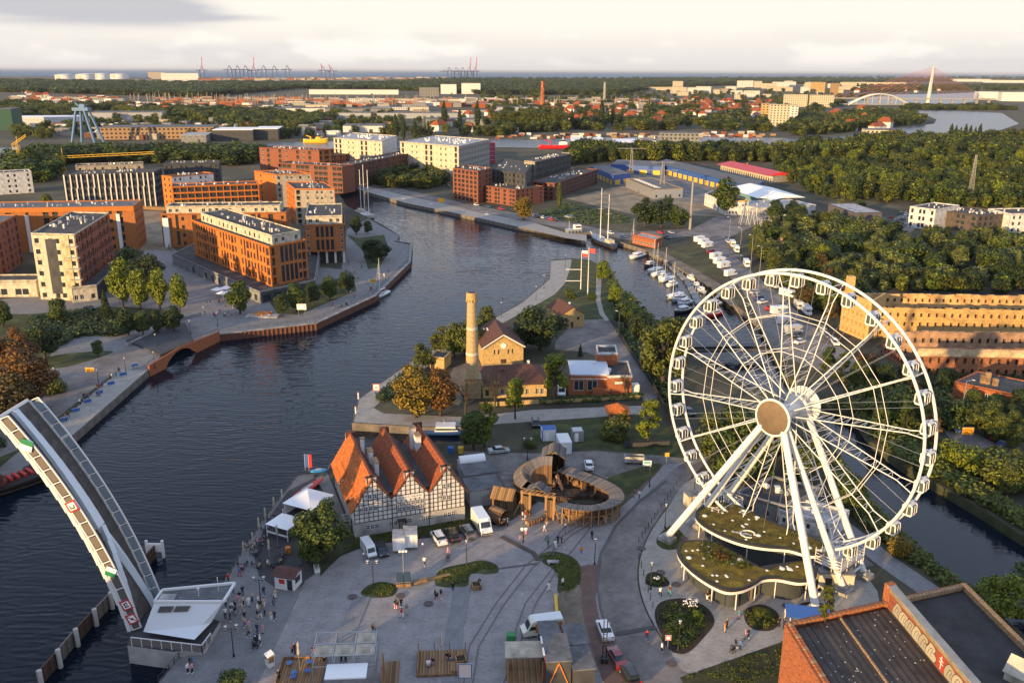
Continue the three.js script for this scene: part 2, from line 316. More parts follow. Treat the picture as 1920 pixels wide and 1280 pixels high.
// ---------- buildings ----------
const rectOf=(A,B,C)=>[A,B,C,V(A.x + C.x - B.x,A.y,A.z + C.z - B.z)];
const windowCache={};
function windowGeo(w,h,bars,q=0.09){
const k=[w.toFixed(2),h.toFixed(2),bars,q].join();
return windowCache[k]??={pane:rawBox(w,h,0.06),frame:mg([bx(w,q,0.1,0,-h / 2),bx(w,q,0.1,0,h / 2 - q),bx(q,h - 2*q,0.1,-w / 2 + q / 2,-h / 2 + q),bx(q,h - 2*q,0.1,w / 2 - q / 2,-h / 2 + q),...(bars?[bx(q*0.8,h - 2*q,0.09,0,-h / 2 + q)]:[])])};
}
const linerCache={};
function liner(w,h,d){return linerCache[[w,h,d].map((x)=>x.toFixed(2)).join()]??=mg([bx(w,0.05,d,0,0,-d / 2),bx(w,0.05,d,0,h - 0.05,-d / 2),bx(0.05,h - 0.1,d,-w / 2 + 0.025,0.05,-d / 2),bx(0.05,h - 0.1,d,w / 2 - 0.025,0.05,-d / 2)])}
function face(o,A,B,y0,h,wm,ops=[],{t=0.3,name='wall',glass=M.glass,rail=M.darkMetal,lin:lm,frame=M.white}={}){
const L=Math.hypot(B.x - A.x,B.z - A.z),ry=-Math.atan2(B.z - A.z,B.x - A.x);
const s=new THREE.Shape([new THREE.Vector2(0,0),new THREE.Vector2(L,0),new THREE.Vector2(L,h),new THREE.Vector2(0,h)]);
const good=ops.filter((q)=>q.x>0.1&&q.x + q.w<L - 0.1&&q.y>0.02&&q.y + q.h<h - 0.05);
for(const q of good)s.holes.push(new THREE.Path([[0,0],[0,1],[1,1],[1,0]].map(([a,b])=>new THREE.Vector2(q.x + a*q.w,q.y + b*q.h))));
const f=new THREE.Group();f.position.set(A.x - o.position.x,y0 - o.position.y,A.z - o.position.z);f.rotation.y=ry;f.updateMatrix();
const place=(m)=>{m.updateMatrix();m.applyMatrix4(f.matrix);o.add(m);return m};
const w=new THREE.Mesh(new THREE.ExtrudeGeometry(s,{depth:t,bevelEnabled:false}).translate(0,0,-t),wm);w.name=name;place(w);
for(const q of good){
const cx=q.x + q.w / 2,cy=q.y + q.h / 2,add=(n,g,m,z,y=cy)=>{const b=new THREE.Mesh(g,m);b.name=n;b.position.set(cx,y,z);return place(b)};
if(q.k==='l'){
add('loggia',liner(q.w,q.h,1.3),lm??wm,0,q.y);add('window',rawBox(q.w,q.h,0.06),q.g??glass,-1.3);
add('railing',railGeo(q.w),q.rail??rail,-0.06,q.y);
}else if(q.k==='d')add('opening',rawBox(q.w,q.h,0.06),M.interior,-t - 0.02);
else{const g=windowGeo(q.w,q.h,q.k==='f'&&q.w>0.8);const p=add('window',g.pane,q.g??glass,-t + 0.1);if(q.k==='f'){const b=new THREE.Mesh(g.frame,frame);b.name='frame';b.position.z=0.04;p.add(b)}}
}
return w;
}
const railCache={};
function railGeo(w){return railCache[w.toFixed(2)]??=mg([bx(w,0.06,0.06,0,1),bx(w,0.75,0.025,0,0.14)])}
function rows(L,floors,fh,pat,{y=0.9,w=1.3,h=1.6,lw=2.6,lh=2.3,first=0,x0=0.5,jit=0,base=0}={}){
const n=pat.length,bay=(L - 2*x0)/ n,out=[];
for(let f=first;f<floors;f++)for(let i=0;i<n;i++){
const k=pat[i];if(k==='.')continue;
if(k==='t'&&(f % 2||f + 1>=floors))continue;
const ww=Math.min(k==='l'?lw:w,bay - 0.35),hh=k==='l'?lh:k==='t'?2*fh - 1.1:h;
out.push({x:x0 +(i + 0.5)*bay - ww / 2 +(jit&&((f + i)% 2?jit:-jit)),y:base + f*fh +(k==='l'?0.35:y),w:ww,h:hh,k});
}
return out;
}
const len=(a,b)=>Math.hypot(b.x - a.x,b.z - a.z);
function flatRoof(o,foot,y,m,pm,ph=0.5){
const loc=foot.map((p)=>V(p.x - o.position.x,0,p.z - o.position.z)),c=loc.reduce((a,p)=>a.add(p),V(0,0,0)).divideScalar(loc.length);
const inn=loc.map((p)=>{const d=c.clone().sub(p),L=d.length();return p.clone().addScaledVector(d,Math.min(0.6 / L,0.3))});
part(o,'roof',slab(inn,y - 0.25 - o.position.y,y - o.position.y),m);
part(o,'parapet',slab(loc,y - 0.3 - o.position.y,y + ph - o.position.y,[inn]),pm);
}
const ventGeo=()=>(ventGeo.g??=[mg([bx(0.7,1.1,0.7),bx(1,0.18,1,0,1.1)]),mg([bx(1.3,0.7,0.9),cyl(0.3,0.25,0,0.7,0,8)]),mg([cyl(0.28,1.2,0,0,0,8),cyl(0.5,0.3,0,1.2,0,8,0.2)])]);
function roofVents(o,foot,y,n,one=false){
const[A,B,,D]=foot,list=[];
for(let i=0;i<n;i++){
const u=rr(0.1,0.9),v=rr(0.25,0.75),g=pick(ventGeo()),p=[A.x +(B.x - A.x)*u +(D.x - A.x)*v - o.position.x,y - o.position.y,A.z +(B.z - A.z)*u +(D.z - A.z)*v - o.position.z];
if(one)list.push(g.clone().translate(...p));else part(o,'roof_vent',g,pick([M.white,M.metal,M.paleConcrete]),...p,rnd()*3).scale.setScalar(rr(0.6,1.1));
}
if(one&&n)stuff(part(o,'roof_vents',list,M.white));
}
function block(o,foot,y0,y1,faces,{roof=M.roofDark,rim,vents=0,ph=0.5,core=M.interior,one=false}={}){
const n=foot.length,c=foot.reduce((a,p)=>a.add(p),V(0,0,0)).divideScalar(n);
const area=foot.reduce((a,p,i)=>{const q=foot[(i + 1)% n];return a + p.x*q.z - q.x*p.z},0);
const deep=1.4,inn=foot.map((p)=>{const d=c.clone().sub(p).setY(0),L=d.length();return V(p.x + d.x / L*Math.min(deep*1.42,L*0.45)- o.position.x,0,p.z + d.z / L*Math.min(deep*1.42,L*0.45)- o.position.z)});
part(o,'core',slab(inn,y0 - o.position.y,y1 - 0.3 - o.position.y),core);
foot.forEach((p,i)=>{
const q=foot[(i + 1)% n],f=faces[i]??{};if(f===0)return;
const[a,b]=area<0?[p,q]:[q,p];
const L=len(a,b);face(o,a,b,y0,y1 - y0,f.m??faces.m,typeof f.ops==='function'?f.ops(L,y1 - y0):f.ops,{...faces.o,...f.o});
});
if(roof){flatRoof(o,foot,y1,roof,rim??faces.m,ph);roofVents(o,foot,y1,vents,one)}
return o;
}
// ---------- vehicles ----------
function frustum(l0,w0,l1,w1,h,y,dx=0){
const g=new THREE.BoxGeometry(1,1,1),p=g.attributes.position;
for(let i=0;i<p.count;i++){const up=p.getY(i)>0;p.setXYZ(i,p.getX(i)*(up?w1:w0),y +(up?h:0),p.getZ(i)*(up?l1:l0)+(up?dx:0))}
g.computeVertexNormals();return g;
}
function profile(pts,w,bevel=0.1){return new THREE.ExtrudeGeometry(new THREE.Shape(pts.map(([a,b])=>new THREE.Vector2(a,b))),{depth:w - 2*bevel,bevelEnabled:true,bevelThickness:bevel,bevelSize:bevel*0.6,bevelSegments:2}).translate(0,0,-w / 2 + bevel).rotateY(-Math.PI / 2)}
const tyreG=new THREE.CylinderGeometry(0.32,0.32,0.22,14).rotateZ(Math.PI / 2),rimG=new THREE.CylinderGeometry(0.19,0.19,0.24,10).rotateZ(Math.PI / 2);
const paint=(r,g,b)=>mat(r,g,b,0.3,{clearcoat:0.6,clearcoatRoughness:0.1});
const PAINT={white:paint(0.75,0.75,0.74),black:paint(0.012,0.012,0.015),grey:paint(0.12,0.125,0.135),silver:paint(0.4,0.42,0.44),blue:paint(0.02,0.06,0.2),red:paint(0.45,0.015,0.02),cream:paint(0.7,0.66,0.56),darkred:paint(0.2,0.01,0.015),yellow:paint(0.7,0.45,0.02),steel:paint(0.22,0.27,0.33),green:paint(0.02,0.2,0.09)};
const lampRed=mat(0.4,0.01,0.01,0.3),lampClear=mat(0.7,0.7,0.68,0.15);
function wheels(t,pts,k=1){for(const[x,z]of pts){const w=part(t,'wheel',tyreG,M.rubber,x,0.32*k,z);w.scale.setScalar(k);part(w,'rim',rimG,M.metal)}}
const CARS={
hatch:(t,c)=>{
part(t,'body',[profile([[-2,0.3],[2,0.3],[2.05,0.62],[1.15,0.86],[-1.75,0.92],[-2.05,0.66]],1.78),frustum(1.55,1.32,1.35,1.22,0.05,1.43,-0.35)],c);
part(t,'windscreen',frustum(2.75,1.62,1.6,1.28,0.53,0.9,-0.28),M.glass);
for(const s of[-1,1]){part(t,'headlight',bx(0.34,0.14,0.06),lampClear,s*0.62,0.62,2.06);part(t,'tail_light',bx(0.3,0.22,0.06),lampRed,s*0.66,0.68,-2.07);part(t,'mirror',bx(0.14,0.12,0.1),c,s*0.94,0.92,0.75)}
wheels(t,[[-0.78,1.3],[0.78,1.3],[-0.78,-1.3],[0.78,-1.3]]);
},
saloon:(t,c)=>{
part(t,'body',[profile([[-2.35,0.3],[2.25,0.3],[2.35,0.6],[1.2,0.86],[-1.5,0.92],[-2.3,0.88],[-2.4,0.6]],1.82),frustum(1.5,1.32,1.2,1.22,0.05,1.38,-0.2)],c);
part(t,'windscreen',frustum(2.95,1.64,1.5,1.28,0.48,0.9,-0.15),M.glass);
for(const s of[-1,1]){part(t,'headlight',bx(0.34,0.14,0.06),lampClear,s*0.64,0.6,2.36);part(t,'tail_light',bx(0.34,0.16,0.06),lampRed,s*0.64,0.72,-2.41);part(t,'mirror',bx(0.14,0.12,0.1),c,s*0.96,0.92,0.8)}
wheels(t,[[-0.8,1.4],[0.8,1.4],[-0.8,-1.4],[0.8,-1.4]]);
},
suv:(t,c)=>{
part(t,'body',[profile([[-2.2,0.38],[2.2,0.38],[2.25,0.8],[1.3,1.04],[-2.1,1.08],[-2.25,0.8]],1.86),frustum(2.3,1.42,2.1,1.32,0.06,1.66,-0.5)],c);
part(t,'windscreen',frustum(3.3,1.7,2.4,1.38,0.58,1.06,-0.42),M.glass);
for(const s of[-1,1]){part(t,'headlight',bx(0.34,0.16,0.06),lampClear,s*0.66,0.78,2.26);part(t,'tail_light',bx(0.22,0.34,0.06),lampRed,s*0.72,0.86,-2.27);part(t,'mirror',bx(0.14,0.14,0.1),c,s*1,1.08,0.8);part(t,'roof_rail',bx(0.05,0.06,1.8),M.darkMetal,s*0.6,1.72,-0.5)}
wheels(t,[[-0.82,1.35],[0.82,1.35],[-0.82,-1.35],[0.82,-1.35]],1.1);
},
van:(t,c)=>{
part(t,'body',profile([[-3,0.4],[3,0.4],[3.05,0.95],[2.35,1.3],[1.75,2.4],[1.5,2.62],[-2.9,2.65],[-3.02,2.2]],2.05),c);
part(t,'windscreen',quadGeo([[V(-0.85,1.36,2.42),V(0.85,1.36,2.42),V(0.78,2.22,1.95),V(-0.78,2.22,1.95)]]).translate(0,0,0.02),M.glass);
for(const s of[-1,1]){part(t,'side_window',bx(0.03,0.6,0.85),M.glass,s*1.03,1.35,1.55);part(t,'headlight',bx(0.3,0.24,0.06),lampClear,s*0.78,0.8,3.06);part(t,'tail_light',bx(0.14,0.5,0.06),lampRed,s*0.9,0.9,-3.04);part(t,'mirror',bx(0.16,0.3,0.12),M.black,s*1.16,1.4,2.1)}
part(t,'bumper',bx(1.9,0.24,0.1),M.black,0,0.42,3.06);wheels(t,[[-0.9,1.95],[0.9,1.95],[-0.9,-1.8],[0.9,-1.8]],1.1);
},
camper:(t,c)=>{
part(t,'body',[profile([[-3.3,0.5],[1.6,0.5],[1.7,1.6],[2.6,2.1],[2.7,2.55],[2.2,2.85],[-3.3,2.9]],2.2),profile([[1.5,0.45],[3.05,0.45],[3.1,0.95],[2.45,1.25],[1.9,2.0],[1.5,2.0]],1.95)],c);
part(t,'windscreen',quadGeo([[V(-0.8,1.3,2.48),V(0.8,1.3,2.48),V(0.74,1.92,2.04),V(-0.74,1.92,2.04)]]).translate(0,0,0.02),M.glass);
for(const s of[-1,1]){part(t,'side_window',bx(0.03,0.5,1),M.glass,s*1.11,1.6,-1);part(t,'side_window',bx(0.03,0.5,0.7),M.glass,s*0.99,1.3,1.95);part(t,'headlight',bx(0.3,0.2,0.06),lampClear,s*0.75,0.75,3.1);part(t,'tail_light',bx(0.16,0.4,0.06),lampRed,s*0.95,0.8,-3.33)}
part(t,'roof_hatch',bx(0.7,0.14,0.7),M.metal,0,2.9,-1);part(t,'rear_window',bx(1.2,0.5,0.04),M.glass,0,1.7,-3.32);wheels(t,[[-0.9,2.1],[0.9,2.1],[-0.9,-1.6],[0.9,-1.6]],1.05);
},
};
const CARS_NAME={hatch:['parked_car','car'],saloon:['parked_car','car'],suv:['parked_car','car'],van:['delivery_van','van'],camper:['motorhome','motorhome']};
const carProto={};
function car(kind,colour,px,py,hx,hy,label,group){
const p=at(px,py),q=at(hx,hy),[n,cat]=CARS_NAME[kind],key=kind + colour,ry=Math.atan2(q.x - p.x,q.z - p.z);
if(!carProto[key]){const t=thing(n,label,cat,p,ry,group);CARS[kind](t,PAINT[colour]);carProto[key]=t;return t}
const c=copyOf(carProto[key],p,ry,label);if(group)c.userData.group=group;else delete c.userData.group;return c;
}
// ---------- people ----------
function sdfGeo(fn,c,half,n){
const mc=new MarchingCubes(n,new THREE.MeshBasicMaterial(),false,false,40000);
for(let k=0;k<n;k++)for(let j=0;j<n;j++)for(let i=0;i<n;i++)mc.field[k*n*n + j*n + i]=-fn(c.x +(i / n*2 - 1)*half,c.y +(j / n*2 - 1)*half,c.z +(k / n*2 - 1)*half);
mc.isolation=0;mc.update();
const g=new THREE.BufferGeometry(),N=mc.count;
g.setAttribute('position',new THREE.Float32BufferAttribute(mc.positionArray.slice(0,N*3),3));g.setAttribute('normal',new THREE.Float32BufferAttribute(mc.normalArray.slice(0,N*3),3));g.setAttribute('uv',new THREE.Float32BufferAttribute(new Float32Array(N*2),2));
return g.scale(half,half,half).translate(c.x,c.y,c.z);
}
const cap=(x,y,z,[ax,ay,az,ra,bx_,by,bz,rb])=>{const dx=bx_ - ax,dy=by - ay,dz=bz - az,t=clamp(((x - ax)*dx +(y - ay)*dy +(z - az)*dz)/(dx*dx + dy*dy + dz*dz + 1e-9));return Math.hypot(x - ax - dx*t,y - ay - dy*t,z - az - dz*t)- lerp(ra,rb,t)};
const smin=(a,b,k)=>{const h=clamp(0.5 + 0.5*(b - a)/ k);return lerp(b,a,h)- k*h*(1 - h)};
function skeleton(pose){
const J={neck:[0,1.46,0],head:[0,1.63,0.02],chest:[0,1.3,0],hip:[0,0.95,0]};
for(const s of[-1,1]){
const k=s<0?'l':'r';
J['s' + k]=[s*0.18,1.41,0];J['h' + k]=[s*0.09,0.93,0];
if(pose==='walk'){J['e' + k]=[s*0.25,1.14,-s*0.14];J['w' + k]=[s*0.24,0.92,-s*0.16 + 0.14];J['k' + k]=[s*0.1,0.5,s*0.17 + 0.04];J['f' + k]=[s*0.1,0.08,s>0?0.24:-0.32]}
else if(pose==='sit'){for(const q of['s','h'])J[q + k][1]-=0.43;J['e' + k]=[s*0.25,0.74,0.06];J['w' + k]=[s*0.17,0.66,0.28];J['k' + k]=[s*0.12,0.5,0.44];J['f' + k]=[s*0.12,0.08,0.46]}
else{J['e' + k]=[s*0.26,1.14,-0.02];J['w' + k]=[s*0.27,0.9,0.06];J['k' + k]=[s*0.1,0.5,0.02];J['f' + k]=[s*0.11,0.08,-0.02]}
}
if(pose==='sit')for(const q of['neck','head','chest','hip'])J[q]=[J[q][0],J[q][1]- 0.43,J[q][2]];
return J;
}
function figure(pose){
const J=skeleton(pose),c=(a,ra,b,rb)=>[...J[a],ra,...J[b],rb],add=(d,list,x,y,z,k)=>list.reduce((m,q)=>smin(m,cap(x,y,z,q),k),d);
const foot=(k)=>[J['f' + k][0],0.055,J['f' + k][2]- 0.04,0.05,J['f' + k][0]*1.1,0.045,J['f' + k][2]+ 0.15,0.042];
const torso=[c('chest',0.135,'hip',0.13),['sl','sr'].length&&[...J.sl,0.07,...J.sr,0.07],[...J.hl,0.11,...J.hr,0.11]];
const arms=['l','r'].flatMap((k)=>[c('s' + k,0.056,'e' + k,0.044),c('e' + k,0.042,'w' + k,0.03)]),hands=['l','r'].map((k)=>{const w=J['w' + k];return[...w,0.032,w[0],w[1]- 0.09,w[2]+ 0.03,0.026]});
const legs=['l','r'].flatMap((k)=>[c('h' + k,0.085,'k' + k,0.058),c('k' + k,0.056,'f' + k,0.042)]),h=J.head;
const headSd=(x,y,z)=>Math.min(smin(Math.hypot((x - h[0])/ 0.078,(y - h[1])/ 0.115,(z - h[2])/ 0.098)*0.09 - 0.09,cap(x,y,z,[h[0],h[1]- 0.01,h[2]+ 0.1,0.012,h[0],h[1]- 0.035,h[2]+ 0.115,0.016]),0.02),Math.hypot(Math.abs(x - h[0])- 0.082,y - h[1]+ 0.005,z - h[2])- 0.022);
const mid=V(0,pose==='sit'?0.68:0.9,pose==='sit'?0.1:0),half=pose==='sit'?0.75:0.98,n=56;
const skin=(x,y,z)=>Math.min(smin(add(1,[...torso,...arms,...hands,...legs,foot('l'),foot('r'),c('neck',0.055,'head',0.05)],x,y,z,0.035),headSd(x,y,z),0.03),9);
const shirt=(x,y,z)=>Math.max(add(1,[...torso,...arms.filter((_,i)=>i % 2===0)],x,y,z,0.05)- 0.02,J.hip[1]- 0.06 - y,y - J.neck[1]- 0.02);
const trousers=(x,y,z)=>Math.max(add(1,[...legs,[...J.hl,0.12,...J.hr,0.12]],x,y,z,0.04)- 0.018,(pose==='sit'?0.1:0.12)- y,y - J.hip[1]- 0.02);
const shoes=(x,y,z)=>Math.max(add(1,[foot('l'),foot('r')],x,y,z,0.01)- 0.014,y - 0.12);
const hair=(x,y,z)=>Math.max(Math.hypot((x - h[0])/ 0.086,(y - h[1]- 0.015)/ 0.12,(z - h[2]+ 0.012)/ 0.102)*0.09 - 0.093,h[1]- 0.02 - y + Math.max(0,z - h[2])*0.9 - Math.max(0,h[2]- z)*0.7);
return{body:sdfGeo(skin,mid,half,n),shirt:sdfGeo(shirt,mid,half,n),trousers:sdfGeo(trousers,mid,half,n),shoes:sdfGeo(shoes,mid,half,n),hair:sdfGeo(hair,V(h[0],h[1],h[2]),0.2,20)};
}
const cloth=(r,g,b)=>mat(r,g,b,0.9),SKIN=[mat(0.55,0.33,0.23,0.6),mat(0.48,0.28,0.19,0.6)],HAIR=[mat(0.03,0.018,0.012,0.7),mat(0.12,0.07,0.03,0.7),mat(0.3,0.2,0.09,0.7),mat(0.01,0.01,0.01,0.7)];
const CLOTH={white:cloth(0.75,0.74,0.72),black:cloth(0.014,0.014,0.016),navy:cloth(0.015,0.025,0.07),grey:cloth(0.2,0.2,0.21),red:cloth(0.45,0.03,0.03),pink:cloth(0.6,0.25,0.3),blue:cloth(0.06,0.15,0.4),denim:cloth(0.06,0.1,0.2),beige:cloth(0.48,0.38,0.27),green:cloth(0.05,0.15,0.07),teal:cloth(0.05,0.3,0.32),brown:cloth(0.12,0.06,0.03),purple:cloth(0.2,0.12,0.4),orange:cloth(0.6,0.2,0.03)};
const figs={};
function person(pose,px,py,shirt,trousers,label,group,y=G,ry=rr(0,6.28),hat){
const f=figs[pose]??=figure(pose),t=thing('person',label,'person',at(px,py,y),ry,group);
part(t,'body',f.body,pick(SKIN));part(t,'shirt',f.shirt,CLOTH[shirt]);part(t,'trousers',f.trousers,CLOTH[trousers]);part(t,'shoes',f.shoes,pick([CLOTH.white,CLOTH.black]));part(t,'hair',f.hair,hat?CLOTH[hat]:pick(HAIR));
t.scale.setScalar(rr(0.97,1.06));return t;
}
// ---------- boats ----------
function hullGeo(L,W,D,sheer=0.25,fine=0.62,stern=0.7){
const nz=14,nr=6,P=[],ix=[];
for(let i=0;i<=nz;i++){
const t=i / nz,z=(t - 0.5)*L,w=W / 2*(t<fine?lerp(stern,1,sm(t / fine)):Math.sqrt(Math.max(0.0004,1 -((t - fine)/(1 - fine))**2))),top=D*(0.62 + sheer*(t - 0.35)**2*2.4);
for(let j=0;j<=nr;j++){const a=j / nr;P.push(w*(1 -(1 - a)**2.6),lerp(-D*0.35,top,a),z -(t>0.9?(1 - a)*(t - 0.9)*L*0.5:0))}
for(let j=nr;j>=0;j--){const a=j / nr;P.push(-w*(1 -(1 - a)**2.6),lerp(-D*0.35,top,a),z -(t>0.9?(1 - a)*(t - 0.9)*L*0.5:0))}
}
const m=2*nr + 2;
for(let i=0;i<nz;i++)for(let j=0;j<m - 1;j++){const a=i*m + j;ix.push(a,a + m,a + 1,a + 1,a + m,a + m + 1)}
for(let j=1;j<m - 1;j++)ix.push(0,j,j + 1);
const g=new THREE.BufferGeometry();g.setAttribute('position',new THREE.Float32BufferAttribute(P,3));g.setAttribute('uv',new THREE.Float32BufferAttribute(new Float32Array(P.length / 3*2),2));g.setIndex(ix);g.computeVertexNormals();
const dk=[],di=[];for(let i=0;i<=nz;i++)for(const j of[nr,nr + 1]){const k=(i*m + j)*3;dk.push(P[k]*0.97,P[k + 1]- 0.06,P[k + 2])}
for(let i=0;i<nz;i++){const a=i*2;di.push(a,a + 2,a + 1,a + 1,a + 2,a + 3)}
const d=new THREE.BufferGeometry();d.setAttribute('position',new THREE.Float32BufferAttribute(dk,3));d.setAttribute('uv',new THREE.Float32BufferAttribute(new Float32Array(dk.length / 3*2),2));d.setIndex(di);d.computeVertexNormals();
return[g,d];
}
const boatProto={};
function placed(key,make,px,py,hx,hy,label,group){
const p=at(px,py,0),q=at(hx,hy,0),ry=Math.atan2(q.x - p.x,q.z - p.z);
if(!boatProto[key]){const t=make(label,p,ry,group);boatProto[key]=t;return t}
const c=copyOf(boatProto[key],p,ry,label);if(group)c.userData.group=group;return c;
}
const yacht=(hullM,mast=13,sail=M.tent)=>(label,p,ry,group)=>{
const t=thing('sailing_yacht',label,'yacht',p,ry,group),[h,d]=hullGeo(10.5,3.3,1.7);
part(t,'hull',h,hullM);part(t,'deck',d,mat(0.5,0.42,0.32,0.8));part(t,'cabin',frustum(4.2,1.9,3.4,1.5,0.5,1.05,0).translate(0,0,0.7),M.white);part(t,'cabin_window',frustum(3.4,1.95,3,1.75,0.2,1.15).translate(0,0,0.7),M.glass);
part(t,'mast',rod(V(0,1,1.2),V(0,mast,1),0.1,6,0.07),M.steelWhite);part(t,'boom',rod(V(0,2.5,1.1),V(0,2.4,-3),0.07),M.steelWhite);part(t,'furled_sail',rod(V(0,2.72,1),V(0,2.62,-2.9),0.2,7,0.12),sail);
for(const[n,a,b]of[['stay',V(0,1.3,5),V(0,mast - 0.3,1)],['stay',V(0,1,-5),V(0,mast - 0.2,1)],['shroud',V(1.5,1,1),V(0,mast - 2,1)],['shroud',V(-1.5,1,1),V(0,mast - 2,1)]])part(t,n,rod(a,b,0.03,3),M.metal);
part(t,'spreader',bx(1.8,0.06,0.08,0,mast*0.6,1),M.steelWhite);part(t,'railing',[-1,1].flatMap((s)=>[0,1,2,3,4].map((i)=>rod(V(s*1.45,1,-3.5 + i*1.5),V(s*1.45,1.65,-3.5 + i*1.5),0.025,3)).concat(rod(V(s*1.45,1.65,-3.5),V(s*1.45,1.65,2.5),0.02,3))),M.metal);
return t;
};
const motorboat=(hullM,topM=M.white,L=8.5)=>(label,p,ry,group)=>{
const t=thing('motorboat',label,'boat',p,ry,group),[h,d]=hullGeo(L,L*0.34,1.8,0.2);
part(t,'hull',h,hullM);part(t,'deck',d,M.beige);part(t,'cabin',frustum(L*0.44,L*0.27,L*0.34,L*0.23,1,1.1,-0.2),topM);part(t,'cabin_window',frustum(L*0.41,L*0.275,L*0.37,L*0.25,0.4,1.45,-0.1),M.glass);part(t,'roof',bx(L*0.25,0.1,L*0.36,0,2.15,-0.3),topM);
part(t,'aerial',rod(V(0,2.2,-0.5),V(0,3.6,-0.8),0.03,4),M.white);part(t,'railing',[-1,1].map((s)=>rod(V(s*L*0.15,1.7,L*0.08),V(s*0.1,2,L*0.46),0.03,4)),M.metal);
return t;
};
// ---------- street furniture ----------
const lampGlass=mat(0.75,0.73,0.68,0.3);
function streetLamp(px,py,label,heads=1,h=4.6,group,m=M.black){
const p=at(px,py),key='lamp' + heads + h + m.uuid;
if(boatProto[key])return copyOf(boatProto[key],p,rr(-0.3,0.3),label);
const t=boatProto[key]=thing('street_lamp',label,'street lamp',p,0,group);
part(t,'pole',[rod(V(0,0,0),V(0,h,0),0.1,7,0.05),cyl(0.2,0.5,0,0,0,8,0.12)],m);
const xs=heads===1?[0]:[-0.75,0.75];
if(heads===2)part(t,'arm',[rod(V(-0.75,h - 0.25,0),V(0.75,h - 0.25,0),0.05,5),rod(V(0,h - 0.9,0),V(-0.7,h - 0.25,0),0.03,4),rod(V(0,h - 0.9,0),V(0.7,h - 0.25,0),0.03,4)],m);
for(const x of xs){const l=part(t,'lantern',cyl(0.13,0.45,0,0,0,6,0.24),lampGlass,x,h - 0.1,0);part(l,'lantern_cap',new THREE.ConeGeometry(0.32,0.3,6).translate(0,0.38,0),m)}
return t;
}
function roadLamp(px,py,h,label,dx=1.4,group='tall road lamps'){
const t=thing('road_lamp',label,'street lamp',at(px,py),rr(-0.4,0.4),group);
part(t,'pole',rod(V(0,0,0),V(0,h,0),0.13,6,0.07),M.concrete);part(t,'arm',rod(V(0,h,0),V(dx,h + 0.4,0),0.05,5),M.metal);part(t,'lamp_head',bx(0.7,0.14,0.25,dx,h + 0.35),M.white);return t;
}
function parasolShut(px,py,label,group,h=3){
const p=at(px,py),key='parasol' + h;if(boatProto[key])return copyOf(boatProto[key],p,rr(0,6),label,group);
const t=boatProto[key]=thing('folded_parasol',label,'parasol',p,0,group);
part(t,'pole',rod(V(0,0,0),V(0,h,0),0.04,6),M.metal);part(t,'base',cyl(0.35,0.15,0,0,0,10),M.darkGrey);
part(t,'canopy',new THREE.LatheGeometry([[0.02,0],[0.24,0.05],[0.2,0.5],[0.13,1.2],[0.2,1.5],[0.1,1.9],[0.02,2.05]].map(([r,y])=>new THREE.Vector2(r,y)),9).translate(0,h - 2,0),M.canvas);return t;
}
function signBoard(name,px,py,w,h,y,draw,label,ry=0,o={}){
const cv=document.createElement('canvas');cv.width=256;cv.height=Math.max(32,Math.round(256*h / w));const c=cv.getContext('2d');draw(c,cv.width,cv.height);
const tx=new THREE.CanvasTexture(cv);tx.colorSpace=THREE.SRGBColorSpace;
const t=thing(name,label,'sign',px.isVector3?px:at(px,py),ry);
part(t,'board',bx(w,h,0.06,0,y),M.white);part(t,'print',new THREE.PlaneGeometry(w*0.98,h*0.98).translate(0,y + h / 2,0.036),new THREE.MeshStandardMaterial({map:tx,roughness:0.7}));
if(o.posts!==0)for(const s of o.one?[0]:[-0.35,0.35])part(t,'post',rod(V(s*w,0,-0.06),V(s*w,y + h*0.5,-0.06),0.05,5),o.pm??M.metal);
return t;
}
function fence(name,list,h,m,label,step=2.5,solid=true,cat='fence'){
const pts=list[0].isVector3?list:pxs(list),t=thing(name,label,cat,pts[0]);
let n=0;
for(let i=0;i + 1<pts.length;i++){
const a=pts[i].clone().sub(t.position),b=pts[i + 1].clone().sub(t.position),L=a.distanceTo(b),k=Math.max(1,Math.round(L / step));
for(let j=0;j<=k;j++)if(j<k||i + 2===pts.length){const q=a.clone().lerp(b,j / k);if(n++<120)part(t,'post',postGeo(h),m,q.x,0,q.z)}
const u=b.clone().sub(a).normalize(),ry=-Math.atan2(u.z,u.x),c=a.clone().lerp(b,0.5);
if(solid==='glass')part(t,'panel',bx(L,h*0.75,0.03,0,h*0.1),mat(0.35,0.42,0.45,0.2),c.x,0,c.z,ry);else if(solid)part(t,'panel',bx(L,h*0.9,0.05,0,0.05),m,c.x,0,c.z,ry);
else for(const y of[0.45,0.95])part(t,'rail',bx(L,0.05,0.05,0,y*h),m,c.x,0,c.z,ry);
}
return t;
}
const postCache={};function postGeo(h){return postCache[h]??=bx(0.09,h,0.09)}
const treeH=(px,py,top)=>Math.max(1.5,topY(at(px,py),top,px)- G);
const toneWord={deep:'dark green',green:'green',olive:'olive green',lime:'bright yellow green',silver:'silvery green',gold:'golden yellow',rusty:'rust brown',brown:'brownish',red:'reddish'};
const kindWord={round:'round crowned tree',oval:'upright oval tree',broad:'broad spreading tree',loose:'open crowned tree',column:'slender poplar',willow:'drooping willow',spruce:'pointed conifer',bush:'bush',bare:'nearly bare tree'};
function trees(list,group){for(const[k,x,b,t,tone,where]of list)tree(k,at(x,b),treeH(x,b,t),tone,`${toneWord[tone]} ${kindWord[k]} ${where}`,group,k==='bush'?'bush':'tree')}
